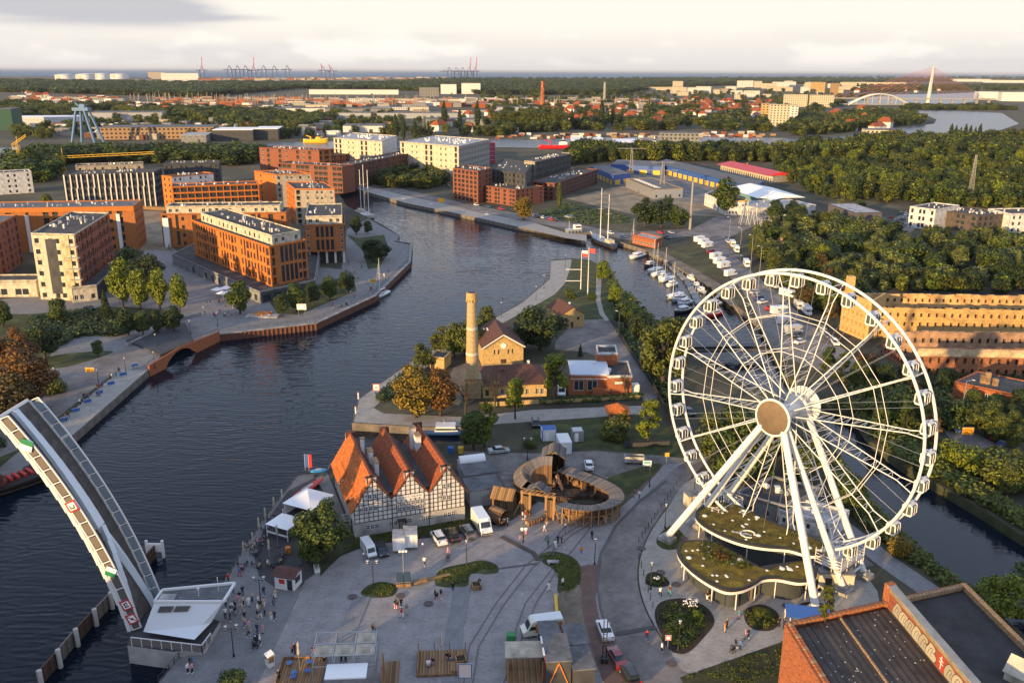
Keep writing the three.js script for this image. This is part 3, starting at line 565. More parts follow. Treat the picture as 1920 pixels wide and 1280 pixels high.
// ---------- land, water, roads ----------
const RIVER=[[-700,1370],[60,868],[120,830],[278,692],[303,664],[262,650],[215,657],[150,657],[112,648],[150,633],[230,630],[236,612],[270,598],[332,604],[352,615],[357,641],
[408,628],[592,607],[702,556],[768,492],[771,457],[742,452],[748,441],[715,420],[690,408],[648,385],[628,352],[592,337],[622,344],[665,353],[760,380],[905,410],[985,428],[1068,437],[1105,436],[1172,456],
[1212,468],[1250,486],[1290,508],[1341,537],[1385,575],[1428,608],[1450,655],[1475,700],[1530,745],[1600,772],[1640,830],[1700,872],[1775,915],[1850,958],[1920,1003],[2100,1090],[2300,1170],
[2100,1310],[1920,1190],[1830,1120],[1755,1075],[1700,1020],[1640,965],[1590,905],[1555,830],[1540,790],[1500,760],[1440,735],[1390,716],[1350,690],[1300,672],[1285,640],[1257,612],[1225,600],[1200,575],[1165,540],[1140,505],[1105,487],[1075,484],[1033,487],[1030,522],
[979,566],[924,597],[815,653],[771,677],[712,719],[673,747],[661,792],[790,800],[892,800],[902,818],[870,828],[800,832],[700,835],[620,868],[614,884],[557,891],[522,937],[494,974],[457,1029],[428,1078],[395,1150],[345,1222],[297,1280],[220,1380],[150,1480],[-700,1480]];
const river=pxs(RIVER,G);
const grassTex=every(T.patchy,9),grassTex2=every(T.patchy,30);
const groundM=mat(0.15,0.135,0.075,1,{map:every(T.patchy,90)});
const lawnM=mat(0.12,0.145,0.035,1,{map:grassTex}),meadowM=mat(0.15,0.145,0.045,1,{map:grassTex2}),dryM=mat(0.17,0.125,0.065,1,{map:grassTex});
const asphaltM=mat(0.25,0.22,0.2,0.9,{map:every(T.blotch,22)}),greyPaveM=mat(0.3,0.29,0.285,0.85,{map:every(T.pavers,9)}),plazaM=mat(0.36,0.33,0.315,0.85,{map:every(T.pavers,9)}),quayPaveM=mat(0.27,0.255,0.245,0.85,{map:every(T.pavers,10)}),redPaveM=mat(0.2,0.12,0.095,0.9,{map:every(T.pavers,7)}),palePaveM=mat(0.45,0.41,0.355,0.85,{map:every(T.pavers,9)}),darkPaveM=mat(0.075,0.07,0.07,0.9,{map:every(T.pavers,8)}),sandM=mat(0.33,0.26,0.17,1,{map:every(T.blotch,25)});
{
const shore=[V(-16000,0,-9400),V(-4200,0,-9300),V(-2000,0,-9700),V(1200,0,-11000),V(3200,0,-13500),V(16000,0,-15500)];
const outline=[[-16000,400],[-16000,-9400],...xz(shore.slice(1)),[16000,400]];
structure('ground',sheet(outline,G,[river]),groundM,'ground of the town reaching to the sea');
const k0=41,k1=73,run=[...wallRun(river.slice(0,k0 + 1),-2.5,G - 0.01,0.35),...wallRun([...river.slice(k1),river[0]],-2.5,G - 0.01,0.35)];
structure('river_bank',wallRun(river.slice(k0,k1 + 1),-2.5,G - 0.01,0.6),mat(0.07,0.075,0.03,1,{map:MAP.dirty}),'overgrown earth bank of the moat');
structure('quay_wall',run,mat(0.2,0.175,0.15,0.95,{map:MAP.dirty}),'weathered quay edge along the river');
structure('river_bed',sheet([[-700,60],[-700,-620],[700,-620],[700,60]],-2.4),mat(0.03,0.028,0.02,1));
const N=1024,rip=dataTex(N,(u,v)=>{let a=0;const w=[[5,57,1],[-9,49,1],[17,43,0.8],[7,71,0.7],[-23,67,0.6],[31,83,0.4],[-37,79,0.4],[3,23,1.2],[-6,19,1.2]];const wx=fbm(u,v,7,3,2)*1.6,wy=fbm(u,v,7,3,8)*1.6;for(const[kx,ky,am]of w)a +=am*Math.sin(2*Math.PI*(kx*u + ky*v)+ kx*wx + 9*wy);return 0.5 + a*0.07*(0.4 + 1.2*fbm(u,v,5,3,33))+ 0.3*(fbm(u,v,64,4,17)- 0.5)},false);
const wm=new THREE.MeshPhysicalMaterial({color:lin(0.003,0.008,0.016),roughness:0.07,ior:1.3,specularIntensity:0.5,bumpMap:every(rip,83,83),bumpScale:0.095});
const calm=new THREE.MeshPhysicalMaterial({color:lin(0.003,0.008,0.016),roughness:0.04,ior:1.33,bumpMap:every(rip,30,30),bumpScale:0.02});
const pond=pxs([[1478,690],[1600,740],[1700,850],[1920,980],[2300,1150],[2300,1360],[1920,1215],[1740,1090],[1530,880],[1380,730],[1340,690]],0);
structure('water',sheet([[-800,120],[-800,-640],[800,-640],[800,120]],0,[pond]),wm,'dark rippled river water');
structure('pond_water',sheet(pond,0.0),calm,'still blue water of the moat');
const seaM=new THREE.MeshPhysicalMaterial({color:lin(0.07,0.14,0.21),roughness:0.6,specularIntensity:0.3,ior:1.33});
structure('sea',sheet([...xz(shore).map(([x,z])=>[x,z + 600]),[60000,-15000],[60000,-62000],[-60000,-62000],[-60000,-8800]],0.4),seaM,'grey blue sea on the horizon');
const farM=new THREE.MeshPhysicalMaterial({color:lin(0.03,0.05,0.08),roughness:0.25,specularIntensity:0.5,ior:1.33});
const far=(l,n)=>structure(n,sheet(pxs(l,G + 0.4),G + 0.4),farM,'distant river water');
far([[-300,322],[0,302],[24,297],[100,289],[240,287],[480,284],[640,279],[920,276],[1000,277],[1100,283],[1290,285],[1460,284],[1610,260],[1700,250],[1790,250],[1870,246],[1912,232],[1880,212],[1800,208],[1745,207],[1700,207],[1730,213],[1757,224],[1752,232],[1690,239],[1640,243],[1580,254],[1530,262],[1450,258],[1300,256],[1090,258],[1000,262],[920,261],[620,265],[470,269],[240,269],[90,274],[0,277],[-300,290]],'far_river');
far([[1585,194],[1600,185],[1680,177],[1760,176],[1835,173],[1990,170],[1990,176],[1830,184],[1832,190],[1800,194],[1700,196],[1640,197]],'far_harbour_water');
}
let level=G;
function patch(name,list,m,label,lift=0.012){level +=0.004;return structure(name,sheet(Array.isArray(list[0])?pxs(list,G):list,level),m,label)}
const smooth=(list,n=5)=>curve(pxs(list),n);
patch('promenade',[[-100,575],[70,552],[190,545],[300,470],[290,430],[330,470],[640,505],[650,430],[690,410],[748,442],[742,453],[770,459],[766,492],[701,555],[592,606],[408,627],[357,640],[303,664],[277,692],[120,829],[60,867],[-100,970]],quayPaveM,'grey paved promenade on the left bank');
patch('lawn',smooth([[-60,590],[60,588],[150,578],[230,575],[330,585],[345,598],[262,606],[232,628],[140,632],[105,650],[60,700],[-60,720]]),lawnM,'park grass with reeds beside the creek');
patch('lawn',smooth([[62,690],[95,668],[150,660],[212,658],[190,668],[120,688]]),lawnM,'triangular lawn in the park');
patch('flower_bed',[[108,800],[92,792],[150,745],[196,705],[212,700],[205,715],[150,765]],mat(0.16,0.15,0.03,1,{map:grassTex}),'long flower bed along the promenade');
patch('lawn',[[-100,960],[-100,830],[60,780],[100,760],[96,790],[30,850]],lawnM,'grass strip under the autumn trees');
patch('road',[[-60,690],[60,750],[75,735],[150,690],[240,648],[300,633],[345,612],[372,598],[400,612],[350,640],[270,668],[225,690],[110,780],[40,840],[-60,880]],asphaltM,'road leading to the arched bridge');
patch('lower_quay',[[277,693],[225,693],[100,800],[60,842],[60,866],[120,829]],palePaveM,'pale lower quay below the wall');
patch('lawn',[[505,566],[560,545],[640,520],[664,524],[668,545],[560,590],[520,588]],lawnM,'planted bed beside the orange apartments');
patch('lawn',[[650,440],[672,446],[720,440],[730,470],[712,500],[690,505],[680,470]],lawnM,'grass under the quay trees');
patch('square',[[270,470],[310,455],[330,500],[345,560],[300,560],[250,535]],greyPaveM,'paved lane between the apartment blocks');
patch('building_plot',[[255,395],[330,395],[318,470],[262,470]],gravelOr(),'bare building plot behind a fence');
function gravelOr(){return sandM}
level=G;
patch('quay_promenade',[[592,334],[660,342],[760,366],[905,397],[985,412],[1060,436],[1100,440],[1100,452],[1060,446],[985,428],[905,410],[760,380],[665,353],[622,344]],palePaveM,'pale concrete quay on the far bank');
patch('road',[[640,333],[760,356],[905,388],[1000,405],[1100,424],[1170,436],[1300,428],[1345,405],[1420,400],[1440,412],[1364,446],[1408,508],[1459,549],[1511,600],[1560,640],[1640,690],[1560,700],[1475,672],[1436,640],[1418,583],[1382,531],[1341,495],[1308,441],[1190,452],[1100,436],[1000,417],[905,400],[760,364],[640,341]],asphaltM,'asphalt road and parking lane along the marina');
patch('meadow',[[1005,398],[1060,378],[1180,405],[1190,418],[1100,420]],lawnM,'rough green field beyond the quay road');
patch('yard',[[1060,372],[1180,345],[1330,350],[1400,400],[1345,405],[1190,402]],sandM,'dusty works yard');
patch('yard',[[1090,322],[1250,300],[1420,345],[1390,385],[1240,375]],asphaltM,'asphalt yard between blue warehouses');
patch('lawn',[[1298,455],[1306,450],[1330,480],[1370,530],[1330,520],[1262,488],[1252,472],[1280,468]],meadowM,'grass verge beside the motorhomes');
patch('footpath',[[1205,465],[1240,470],[1300,503],[1350,532],[1384,572],[1370,574],[1335,540],[1286,510],[1250,488],[1212,470]],gravelM(),'gravel path on the marina quay');
function gravelM(){return mat(0.24,0.19,0.14,1,{map:every(T.blotch,12)})}
patch('car_park',[[1655,425],[1700,395],[1715,430],[1680,460],[1640,440]],asphaltM,'car park of the office building');
patch('road',[[1760,790],[1800,800],[1850,822],[1920,862],[2100,950],[2100,975],[1900,885],[1850,860],[1780,820]],asphaltM,'side street beyond the moat');
level=G;
patch('headland_lawn',[[1000,572],[1040,520],[1075,487],[1104,490],[1138,507],[1163,543],[1196,578],[1215,620],[1190,640],[1100,600],[1040,585]],lawnM,'grass on the headland');
patch('quay_path',[[1033,489],[1072,486],[1070,500],[1060,530],[1040,552],[960,596],[880,640],[830,668],[745,722],[700,765],[720,775],[880,782],[1000,768],[1210,760],[1215,775],[1000,790],[885,798],[790,799],[663,791],[674,748],[713,720],[772,678],[816,654],[925,598],[980,567],[1031,523]],palePaveM,'paved path round the headland quay');
patch('yard',[[1042,640],[1080,600],[1135,598],[1150,605],[1245,740],[1210,755],[1170,690],[1100,660],[1040,655]],asphaltM,'asphalt yard behind the pump station');
patch('yard',[[850,690],[900,668],[990,680],[1000,700],[900,705],[860,760],[820,750]],gravelM(),'gravel yard around the chimney');
patch('lawn',[[1000,795],[1190,776],[1250,800],[1290,860],[1160,845],[1000,830]],lawnM,'lawn with a tiled pavilion');
patch('headland_path',[[1122,500],[1128,520],[1126,560],[1132,585],[1142,600],[1136,602],[1124,588],[1117,560],[1118,520]],palePaveM,'narrow footpath on the headland');
level=G;
patch('promenade',[[150,1480],[297,1281],[345,1223],[396,1151],[429,1079],[458,1030],[495,975],[523,938],[558,892],[613,885],[660,1000],[640,1040],[570,1090],[480,1290],[380,1500]],mat(0.25,0.24,0.235,0.88,{map:every(T.pavers,9)}),'grey waterside promenade');
patch('terrace_paving',[[475,1040],[500,975],[540,920],[590,895],[612,930],[600,985],[612,1070],[560,1100],[520,1105],[485,1080]],darkPaveM,'dark paving of the riverside terrace');
patch('plaza',[[380,1500],[480,1290],[572,1088],[640,1042],[690,1022],[870,1000],[960,975],[1010,940],[1100,960],[1160,955],[1200,920],[1240,870],[1290,862],[1290,880],[1240,900],[1170,975],[1122,1060],[1125,1130],[1140,1190],[1190,1290],[1300,1500]],plazaM,'wide grey paved plaza');
patch('gravel_yard',[[862,845],[1000,850],[1120,845],[1290,858],[1290,866],[1240,872],[1150,905],[1100,880],[960,900],[930,930],[900,880]],mat(0.24,0.215,0.19,1,{map:every(T.blotch,14)}),'dusty yard and lane behind the coaster');
patch('road',curve(pxs([[1330,855],[1292,862],[1235,905],[1160,985],[1128,1050],[1122,1110],[1138,1180],[1190,1285],[1290,1480],[1450,1480],[1320,1300],[1245,1205],[1205,1130],[1195,1070],[1212,1008],[1250,950],[1296,895]]),4),asphaltM,'curving asphalt street across the foreground');
patch('pavement',curve(pxs([[1086,1062],[1121,1060],[1117,1120],[1133,1185],[1190,1300],[1150,1300],[1105,1200],[1090,1130]]),3),redPaveM,'red brick pavement beside the street');
patch('pavement',[[1248,868],[1200,925],[1178,930],[1200,915],[1222,880]],redPaveM,'short red brick pavement');
patch('wheel_plaza',curve(pxs([[1300,896],[1252,952],[1214,1010],[1198,1070],[1208,1130],[1248,1204],[1300,1268],[1475,1198],[1560,1175],[1650,1130],[1610,1060],[1560,1000],[1420,935],[1350,900]]),3),palePaveM,'pale paved square under the big wheel');
patch('lawn',[[1275,1270],[1476,1200],[1480,1300],[1500,1500],[1400,1500]],mat(0.1,0.1,0.03,1,{map:grassTex}),'worn grass beside the brick building');
patch('service_yard',[[1330,890],[1420,920],[1560,985],[1640,1060],[1560,1075],[1400,1000],[1310,940]],asphaltM,'asphalt service yard behind the pavilion');
patch('canal_path',ribbonPts(pxs([[1545,960],[1610,1010],[1660,1050],[1740,1105],[1800,1160]]),4.5),greyPaveM,'path along the moat');
function ribbonPts(p,w){const l=[],r=[];p.forEach((q,i)=>{const a=p[Math.max(0,i - 1)],b=p[Math.min(p.length - 1,i + 1)],d=V(b.x - a.x,0,b.z - a.z).normalize();l.push(V(q.x + d.z*w / 2,0,q.z - d.x*w / 2));r.push(V(q.x - d.z*w / 2,0,q.z + d.x*w / 2))});return[...l,...r.reverse()]}
const isle=(n,l,m,lab,k=5)=>patch(n,smooth(l,k),m,lab);
isle('grass_island',[[676,1112],[692,1096],[715,1090],[740,1096],[744,1106],[735,1117],[690,1119]],lawnM,'small half round grass island with a lamp');
isle('grass_island',[[815,1090],[825,1068],[870,1056],[905,1050],[930,1058],[934,1072],[915,1076],[882,1075],[875,1098],[820,1098]],lawnM,'L shaped grass island on the plaza');
isle('grass_island',[[1012,1040],[1035,1033],[1070,1042],[1088,1060],[1085,1100],[1070,1118],[1048,1112],[1045,1070],[1020,1056]],lawnM,'ragged grass island between plaza and street');
isle('soil_strip',[[1050,1112],[1084,1095],[1092,1150],[1105,1200],[1118,1260],[1090,1260],[1056,1200],[1048,1150]],gravelM(),'bare trodden soil strip beside the street');
isle('flower_island',[[1228,1150],[1240,1128],[1285,1122],[1325,1138],[1340,1165],[1320,1195],[1285,1225],[1262,1222],[1240,1190]],M.soil,'large drop shaped flower bed on the wheel square');
isle('flower_island',[[1396,1150],[1405,1138],[1430,1133],[1455,1145],[1463,1165],[1445,1182],[1415,1180],[1400,1168]],M.soil,'round flower bed on the wheel square');
isle('flower_island',[[1213,1095],[1214,1076],[1228,1072],[1255,1090],[1252,1098],[1230,1100]],M.soil,'small triangular flower bed with white flowers');
isle('planting_bed',[[1232,1020],[1238,1000],[1262,985],[1285,1010],[1280,1025],[1250,1030]],lawnM,'planting bed around the left wheel foot');
isle('planting_bed',[[1492,1145],[1500,1132],[1530,1128],[1560,1140],[1565,1155],[1530,1160],[1500,1158]],M.soil,'planting bed around the front wheel foot');
isle('lawn',[[1130,905],[1180,882],[1240,868],[1215,900],[1160,930]],lawnM,'grass behind the wooden coaster',3);
isle('lawn',[[622,1010],[690,1000],[865,985],[900,960],[930,975],[870,998],[690,1022],[640,1040],[600,1080],[606,1040]],mat(0.07,0.085,0.025,1,{map:grassTex}),'grass in front of the timbered house',2);
function line(name,l,w,m,label){level +=0.003;return structure(name,ribbon(pxs(l,level),w,level),m,label)}
line('paving_band',[[679,1118],[640,1210],[620,1290]],2.6,mat(0.27,0.265,0.265,0.9,{map:MAP.paver}),'dark paving band across the plaza');
line('paving_band',[[868,1100],[852,1180],[845,1290]],2.6,mat(0.27,0.265,0.265,0.9,{map:MAP.paver}),'dark paving band across the plaza');
for(const l of[[[1140,957],[1060,1000],[985,1060],[930,1130],[880,1210],[868,1290]],[[1153,957],[1075,1000],[1000,1062],[945,1132],[897,1212],[885,1290]],[[1080,962],[1040,1010],[1035,1066],[985,1130],[967,1180],[965,1220]],[[1170,950],[1110,985],[1050,1060],[1005,1130],[985,1180],[940,1290]]])line('rail_track',l,0.16,mat(0.13,0.1,0.09,0.7),'old rail let into the plaza paving');
line('kerb_line',[[1122,1060],[1128,1035],[1155,985],[1200,938],[1250,900]],0.5,mat(0.1,0.095,0.09,0.9),'dark kerb drain along the street');
line('kerb_line',[[1122,1060],[1120,1100],[1126,1140],[1136,1175],[1160,1230],[1190,1290]],0.35,mat(0.1,0.095,0.09,0.9),'dark kerb drain along the street');
line('kerb_line',[[940,1005],[1000,1036],[1010,1050]],1.0,mat(0.08,0.06,0.05,0.9),'dark drain channel on the plaza');
line('drain',[[1155,1188],[1230,1175]],0.9,mat(0.06,0.06,0.06,0.8),'iron drain across the street');
line('paving_joint',[[935,1065],[1010,1055]],0.4,mat(0.12,0.11,0.11,0.9),'dark joint in the plaza paving');
// ---------- apartment blocks and sheds, surveyed by their roof corners ----------
const back=(A,B,d)=>{const u=B.clone().sub(A).setY(0).normalize();return V(B.x + u.z*d,A.y,B.z - u.x*d)};
function apt(name,label,{b,A,B,C,y0=2,m,m1,p0='',p1='',fl=5,roof=M.roofDark,rim,vents=0,pent,w=1.3,h=1.7,lw=2.6,cat='apartment building',one,ph,group,o:fo}){
const Y=Array.isArray(b)?topY(at(b[0],b[1]),b[2],b[0]):b,a=at(...A,Y),q=at(...B,Y),f=rectOf(a,q,Array.isArray(C)?at(...C,Y):back(a,q,C)),o=thing(name,label,cat,V(a.x,G,a.z),0,group),fh=(Y - y0)/ fl;
const op=(q)=>(L)=>{const p=q&&q.repeat(Math.max(1,Math.round(L / q.length / 4)));return p?rows(L,fl,fh,p,{w,h:Math.min(h,fh - 0.9),lw,lh:fh - 0.75,y:Math.min(0.9,fh*0.25)}):[]};
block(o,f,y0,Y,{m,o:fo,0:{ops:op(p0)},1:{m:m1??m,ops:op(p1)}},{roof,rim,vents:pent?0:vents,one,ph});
if(pent){const[s0,s1,t0,t1,pm,pp,pq]=pent,P=(u,v)=>V(f[0].x +(f[1].x - f[0].x)*u +(f[3].x - f[0].x)*v,Y,f[0].z +(f[1].z - f[0].z)*u +(f[3].z - f[0].z)*v),g=[P(s0,t0),P(s1,t0),P(s1,t1),P(s0,t1)];block(o,g,Y,Y + 3.2,{m:pm,0:{ops:(L)=>rows(L,1,3.2,pp,{w:1.5,h:1.7,y:0.7})},1:{ops:(L)=>rows(L,1,3.2,pq,{w:1.5,h:1.7,y:0.7})}},{roof,vents,one})}
return[o,f,Y];
}
{
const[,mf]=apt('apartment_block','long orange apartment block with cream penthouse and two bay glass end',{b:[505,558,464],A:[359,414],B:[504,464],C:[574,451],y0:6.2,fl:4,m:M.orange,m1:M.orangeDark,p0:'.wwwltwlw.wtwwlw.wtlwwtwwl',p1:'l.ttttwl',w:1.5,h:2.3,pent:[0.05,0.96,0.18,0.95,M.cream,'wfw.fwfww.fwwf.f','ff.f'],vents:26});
{const pd=thing('podium','dark shop podium under the orange apartment block','podium',at(487,565));block(pd,[at(322,478,6),at(487,549,6),at(590,527,6),at(600,470,6),at(420,430,6)],2,6,{m:M.grey,0:{ops:(L)=>rows(L,1,3.9,'...w.www.w.ww',{w:2.4,h:2.4,y:0.4})},1:{m:M.darkGrey,ops:(L)=>rows(L,1,3.9,'ww.ww',{w:3,h:2.4,y:0.4})}},{roof:M.roofDark})}
{const[o,f]=apt('apartment_block','orange cube apartment block raised on white columns beside the quay',{b:[640,493,422],A:[569,424],B:[646,422],C:42,y0:7.4,fl:4,m:M.orangeDark,m1:M.darkGrey,p0:'f.tttt.f',p1:'ww.ww.ww',pent:[0.05,0.95,0.1,0.98,M.cream,'ff.ff',''],vents:9});for(let i=0;i<5;i++){const p=f[0].clone().lerp(f[1],0.08 + i*0.21).sub(o.position);part(o,'column',bx(0.8,5.4,0.8),M.white,p.x,0,p.z - 2)}part(o,'lobby',slab(f.map((p)=>p.clone().lerp(f[0].clone().lerp(f[2],0.5),0.25).sub(o.position)),0,5.3),M.darkGrey)}
{const[o,f]=apt('apartment_block','long cream and tan apartment block with white end column',{b:[320,463,402],A:[300,402],B:[536,399],C:15,fl:4,m:M.orangeDark,p0:'l.tw.l.t.llt.w.lt.l.w',p1:'wlw',pent:[0.04,0.95,0.1,0.9,M.cream,'ff.f.ffwff.f.ff.f','f'],vents:12});const p=f[0].clone().lerp(f[1],0.04).sub(o.position);part(o,'end_column',bx(2.6,14,1,p.x,0,p.z + 0.8),M.white)}
apt('apartment_block','orange framed apartment wing with two rows of long balconies',{b:19,A:[321,351],B:[485,345],C:14,fl:5,m:M.orange,p0:'llllllllllll',lw:4,vents:14});
apt('apartment_block','orange and cream apartment tower at the upper left of the quarter',{b:22,A:[302,330],B:[321,332],C:[400,325],fl:6,m:M.orange,m1:M.whiteWall,p0:'ww',p1:'fw.f.wf.',vents:14});
apt('apartment_block','orange and beige corner tower with six storeys',{b:23,A:[476,321],B:[516,328],C:[584,326],fl:6,m:M.orange,m1:M.beige,p0:'fwf.f',p1:'w.ff.w.f',vents:18});apt('apartment_block','orange and beige quayside tower with large grey roof plant',{b:21,A:[536,342],B:[552,355],C:[627,355],fl:6,m:M.orange,m1:M.beige,p0:'lw',p1:'l.f.ff.f',vents:16});
{const[o,f,Y]=apt('apartment_block','cream fronted corner block with stacked white balconies',{b:[130,562,440],A:[57,439],B:[139,441],C:[204,400],fl:6,m:M.cream,m1:M.brownRed,p0:'w.ww.w',p1:'wwlwlwlw',vents:22,w:1.7});const q=f[1].clone().sub(o.position);for(let i=1;i<6;i++)part(o,'balcony',bx(4.4,0.25,2,q.x - 1.4,i*(Y - 2)/ 6 - 0.2,q.z + 0.6),M.cream);part(o,'dark_bay',bx(4.2,Y - 6,0.15,q.x*0.44,2.4,f[0].clone().lerp(f[1],0.44).z - o.position.z + 0.1),M.darkGrey);part(o,'front_pier',bx(3.4,Y - 2,0.4,q.x*0.75,0,f[0].clone().lerp(f[1],0.75).z - o.position.z + 0.22),mat(0.72,0.6,0.36,0.85,{map:MAP.plaster}))}
apt('shop_podium','cream shop podium at the foot of the corner block',{b:[180,562,536],A:[132,541],B:[180,536],C:[226,492],fl:1,m:M.cream,m1:M.darkGrey,p0:'ff.w',cat:'podium'});apt('shop_row','low cream shop row at the left picture edge',{b:[67,556,527],A:[-60,528],B:[67,527],C:10,fl:1,m:M.cream,p0:'ww.ww.ww.',w:2.4,h:2.2,cat:'shop'});
{const[o,f,Y]=apt('apartment_block','long apartment block framed by a wide orange roof band',{b:[250,468,388],A:[-70,393],B:[250,388],C:[266,376],fl:5,m:M.orangeDark,p0:'l.w.l.w.ll.w.l.wl.',p1:'ww',vents:26,roof:M.roofMid});const u=f[1].clone().sub(f[0]);part(o,'roof_band',beam(f[0].clone().sub(o.position).setY(Y - 2.6),f[1].clone().sub(o.position).setY(Y - 2.6),1.2,2),M.orange);for(const t of[0.36,0.9]){const p=f[0].clone().addScaledVector(u,t).sub(o.position);part(o,'white_pier',bx(1.6,Y - 5,0.5,p.x,0,p.z + 0.3),M.white)}}
apt('apartment_block','rust red apartment block with curved balconies at the left edge',{b:[31,490,404],A:[-190,438],B:[-40,440],C:[31,404],fl:6,m:M.orangeDark,m1:M.brownRed,p1:'wlwlwlwl',roof:M.roofMid,vents:4});
{const[o,f,Y]=apt('office_block','dark glass office block with irregular white vertical strips',{b:[290,384,322],A:[117,328],B:[288,323],C:[303,316],fl:5,m:M.darkGrey,p0:'wwwwwwwwwwwwwwwwwwww',p1:'ww',w:3,h:2.4,vents:20,cat:'office building'});for(let i=0;i<17;i++)for(let k=0;k<5;k++){const p=f[0].clone().lerp(f[1],0.01 + i*0.061 +(k>2?i % 3:0)*0.006).sub(o.position);part(o,'white_strip',bx(0.75,(Y - 2)/ 5*1.02,0.4),mat(0.5,0.49,0.48,0.6),p.x,k*(Y - 2)/ 5,p.z + 0.25 + k*0.003)}}
apt('office_block','low grey office block with roof plant behind the glass block',{b:20,A:[305,308],B:[410,306],C:20,fl:5,m:M.darkGrey,p0:'ww.ww.ww.ww',vents:12});apt('construction_block','white unfinished building at the left edge below the crane',{b:16,A:[-20,326],B:[58,322],C:16,fl:4,m:M.whiteWall,p0:'d.dd.d',vents:5,cat:'building'});apt('apartment_block','brown flat roofed house behind the glass office',{b:24,A:[140,312],B:[268,308],C:14,fl:6,m:M.beige,p0:'w.ww.ww.w',vents:16});
const fw={w:1.7,h:1.9};
apt('apartment_block','dark red terrace of flats with orange frames on the far bank',{b:20,A:[520,306],B:[641,313],C:15,fl:5,m:M.brownRed,p0:'lll.lll.lll.ll',vents:14,lw:3.4,...fw});apt('apartment_block','long maroon wing of flats running back from the quay corner',{b:19,A:[645,313],B:[797,282],C:15,fl:5,m:M.maroon,p0:'l.wwl.lwwl.lww.llw.lwwl.',vents:22,lw:3.2,...fw});apt('apartment_block','lower brown courtyard wing between the maroon and rust blocks',{b:15,A:[600,296],B:[700,282],C:13,fl:4,m:M.brownRed,p0:'lwlwlwlwl',vents:10,...fw});apt('apartment_block','rust brown block with orange corner behind the terrace',{b:27,A:[485,277],B:[598,283],C:17,fl:7,m:M.brownRed,m1:M.orangeDark,p0:'fl.lf.lfl.',p1:'l.ll.l',vents:20,...fw});
apt('apartment_block','pale new apartment block still without windows, left one',{b:27,A:[625,259],B:[716,266],C:[744,255],fl:6,m:M.cream,m1:M.whiteWall,p0:'ll.dd.ll.dd',p1:'d.d.d',vents:40,one:1,roof:M.roofLight});{apt('apartment_block','pale new apartment block still without windows, right one with concrete decks',{b:28,A:[750,266],B:[860,275],C:[918,262],fl:6,m:M.cream,m1:M.concrete,p0:'l.dd.ll.dd.l',p1:'dddd',vents:50,one:1,roof:M.roofLight});for(const[x,c,l]of[[886,mat(0.05,0.2,0.17,0.9),'green'],[914,mat(0.35,0.05,0.09,0.9),'red']]){const o=thing('scaffold_net',`${l} scaffold netting on the end of the new block`,'scaffold',at(x,306));part(o,'net',bx(14,19,1.2),c);for(let k=0;k<5;k++)part(o,'deck',bx(14.2,0.3,1.6,0,3 + k*3.8),M.metal)}}
apt('apartment_block','tall rust brown brick frame block on the far quay',{b:[855,372,315],A:[849,316],B:[896,322],C:[922,316],fl:7,m:M.brownRed,p0:'llllll',p1:'w.ww',vents:12,...fw});apt('apartment_block','lower rust brown quay block with roof terrace',{b:[967,387,357],A:[894,347],B:[967,357],C:[1020,350],fl:4,m:M.brownRed,p0:'l.wlw.lw.l.wl',p1:'wwww.w',vents:12,...fw});apt('apartment_block','long dark red block with dormer roof near the field',{b:[1029,374,344],A:[997,341],B:[1040,345],C:[1121,318],fl:4,m:M.brownRed,m1:M.maroon,p0:'llll',p1:'lwlwlwlwl',vents:34,...fw});apt('apartment_block','dark grey block with bristling chimney roof',{b:22,A:[983,302],B:[1003,304],C:[1071,288],fl:5,m:M.beige,m1:M.darkGrey,p0:'fff',p1:'wlwlwlwlw',vents:34,...fw});apt('apartment_block','dark grey middle block inside the brown courtyard',{b:20,A:[921,318],B:[985,327],C:[1000,306],fl:5,m:M.darkGrey,p0:'wwlwwlww',vents:10,...fw});
const hall=(name,label,o)=>apt(name,label,{fl:1,cat:'warehouse',roof:M.roofMid,ph:0.15,...o});
const blueY=(l,o)=>{const[t,f,Y]=hall('blue_warehouse',l,{m:mat(0.03,0.09,0.3,0.6),...o});for(const[i,j]of[[0,1],[1,2]]){const n=Math.floor(len(f[i],f[j])/ 9);for(let k=0;k<n;k++){const p=f[i].clone().lerp(f[j],(k + 0.5)/ n).sub(t.position),d=f[j].clone().sub(f[i]).normalize();part(t,'yellow_door',bx(6,3.4,0.2),M.yellow,p.x - d.z*0.12,0,p.z + d.x*0.12,-Math.atan2(d.z,d.x))}}};
blueY('short blue warehouse with yellow doors at the yard end',{b:9,A:[1107,312],B:[1150,329],C:[1183,325]});blueY('blue and yellow warehouse along the back of the yard',{b:9,A:[1146,308],B:[1244,312],C:[1250,303]});blueY('longest blue warehouse with yellow base running to the trees',{b:9,A:[1228,305],B:[1415,351],C:[1432,340]});
{const[t,f]=hall('grey_hall','grey works hall with yellow roof edge and rows of roof lights',{b:8,A:[1174,335],B:[1226,356],C:[1281,354],m:M.metal,rim:M.yellow,p1:'w.w'});for(let i=0;i<9;i++){const p=f[0].clone().lerp(f[1],0.1 + i*0.09).lerp(f[3].clone().lerp(f[2],0.1 + i*0.09),0.3).sub(t.position);part(t,'roof_light',bx(5,0.2,0.9),M.white,p.x,6.02,p.z,-0.5)}}
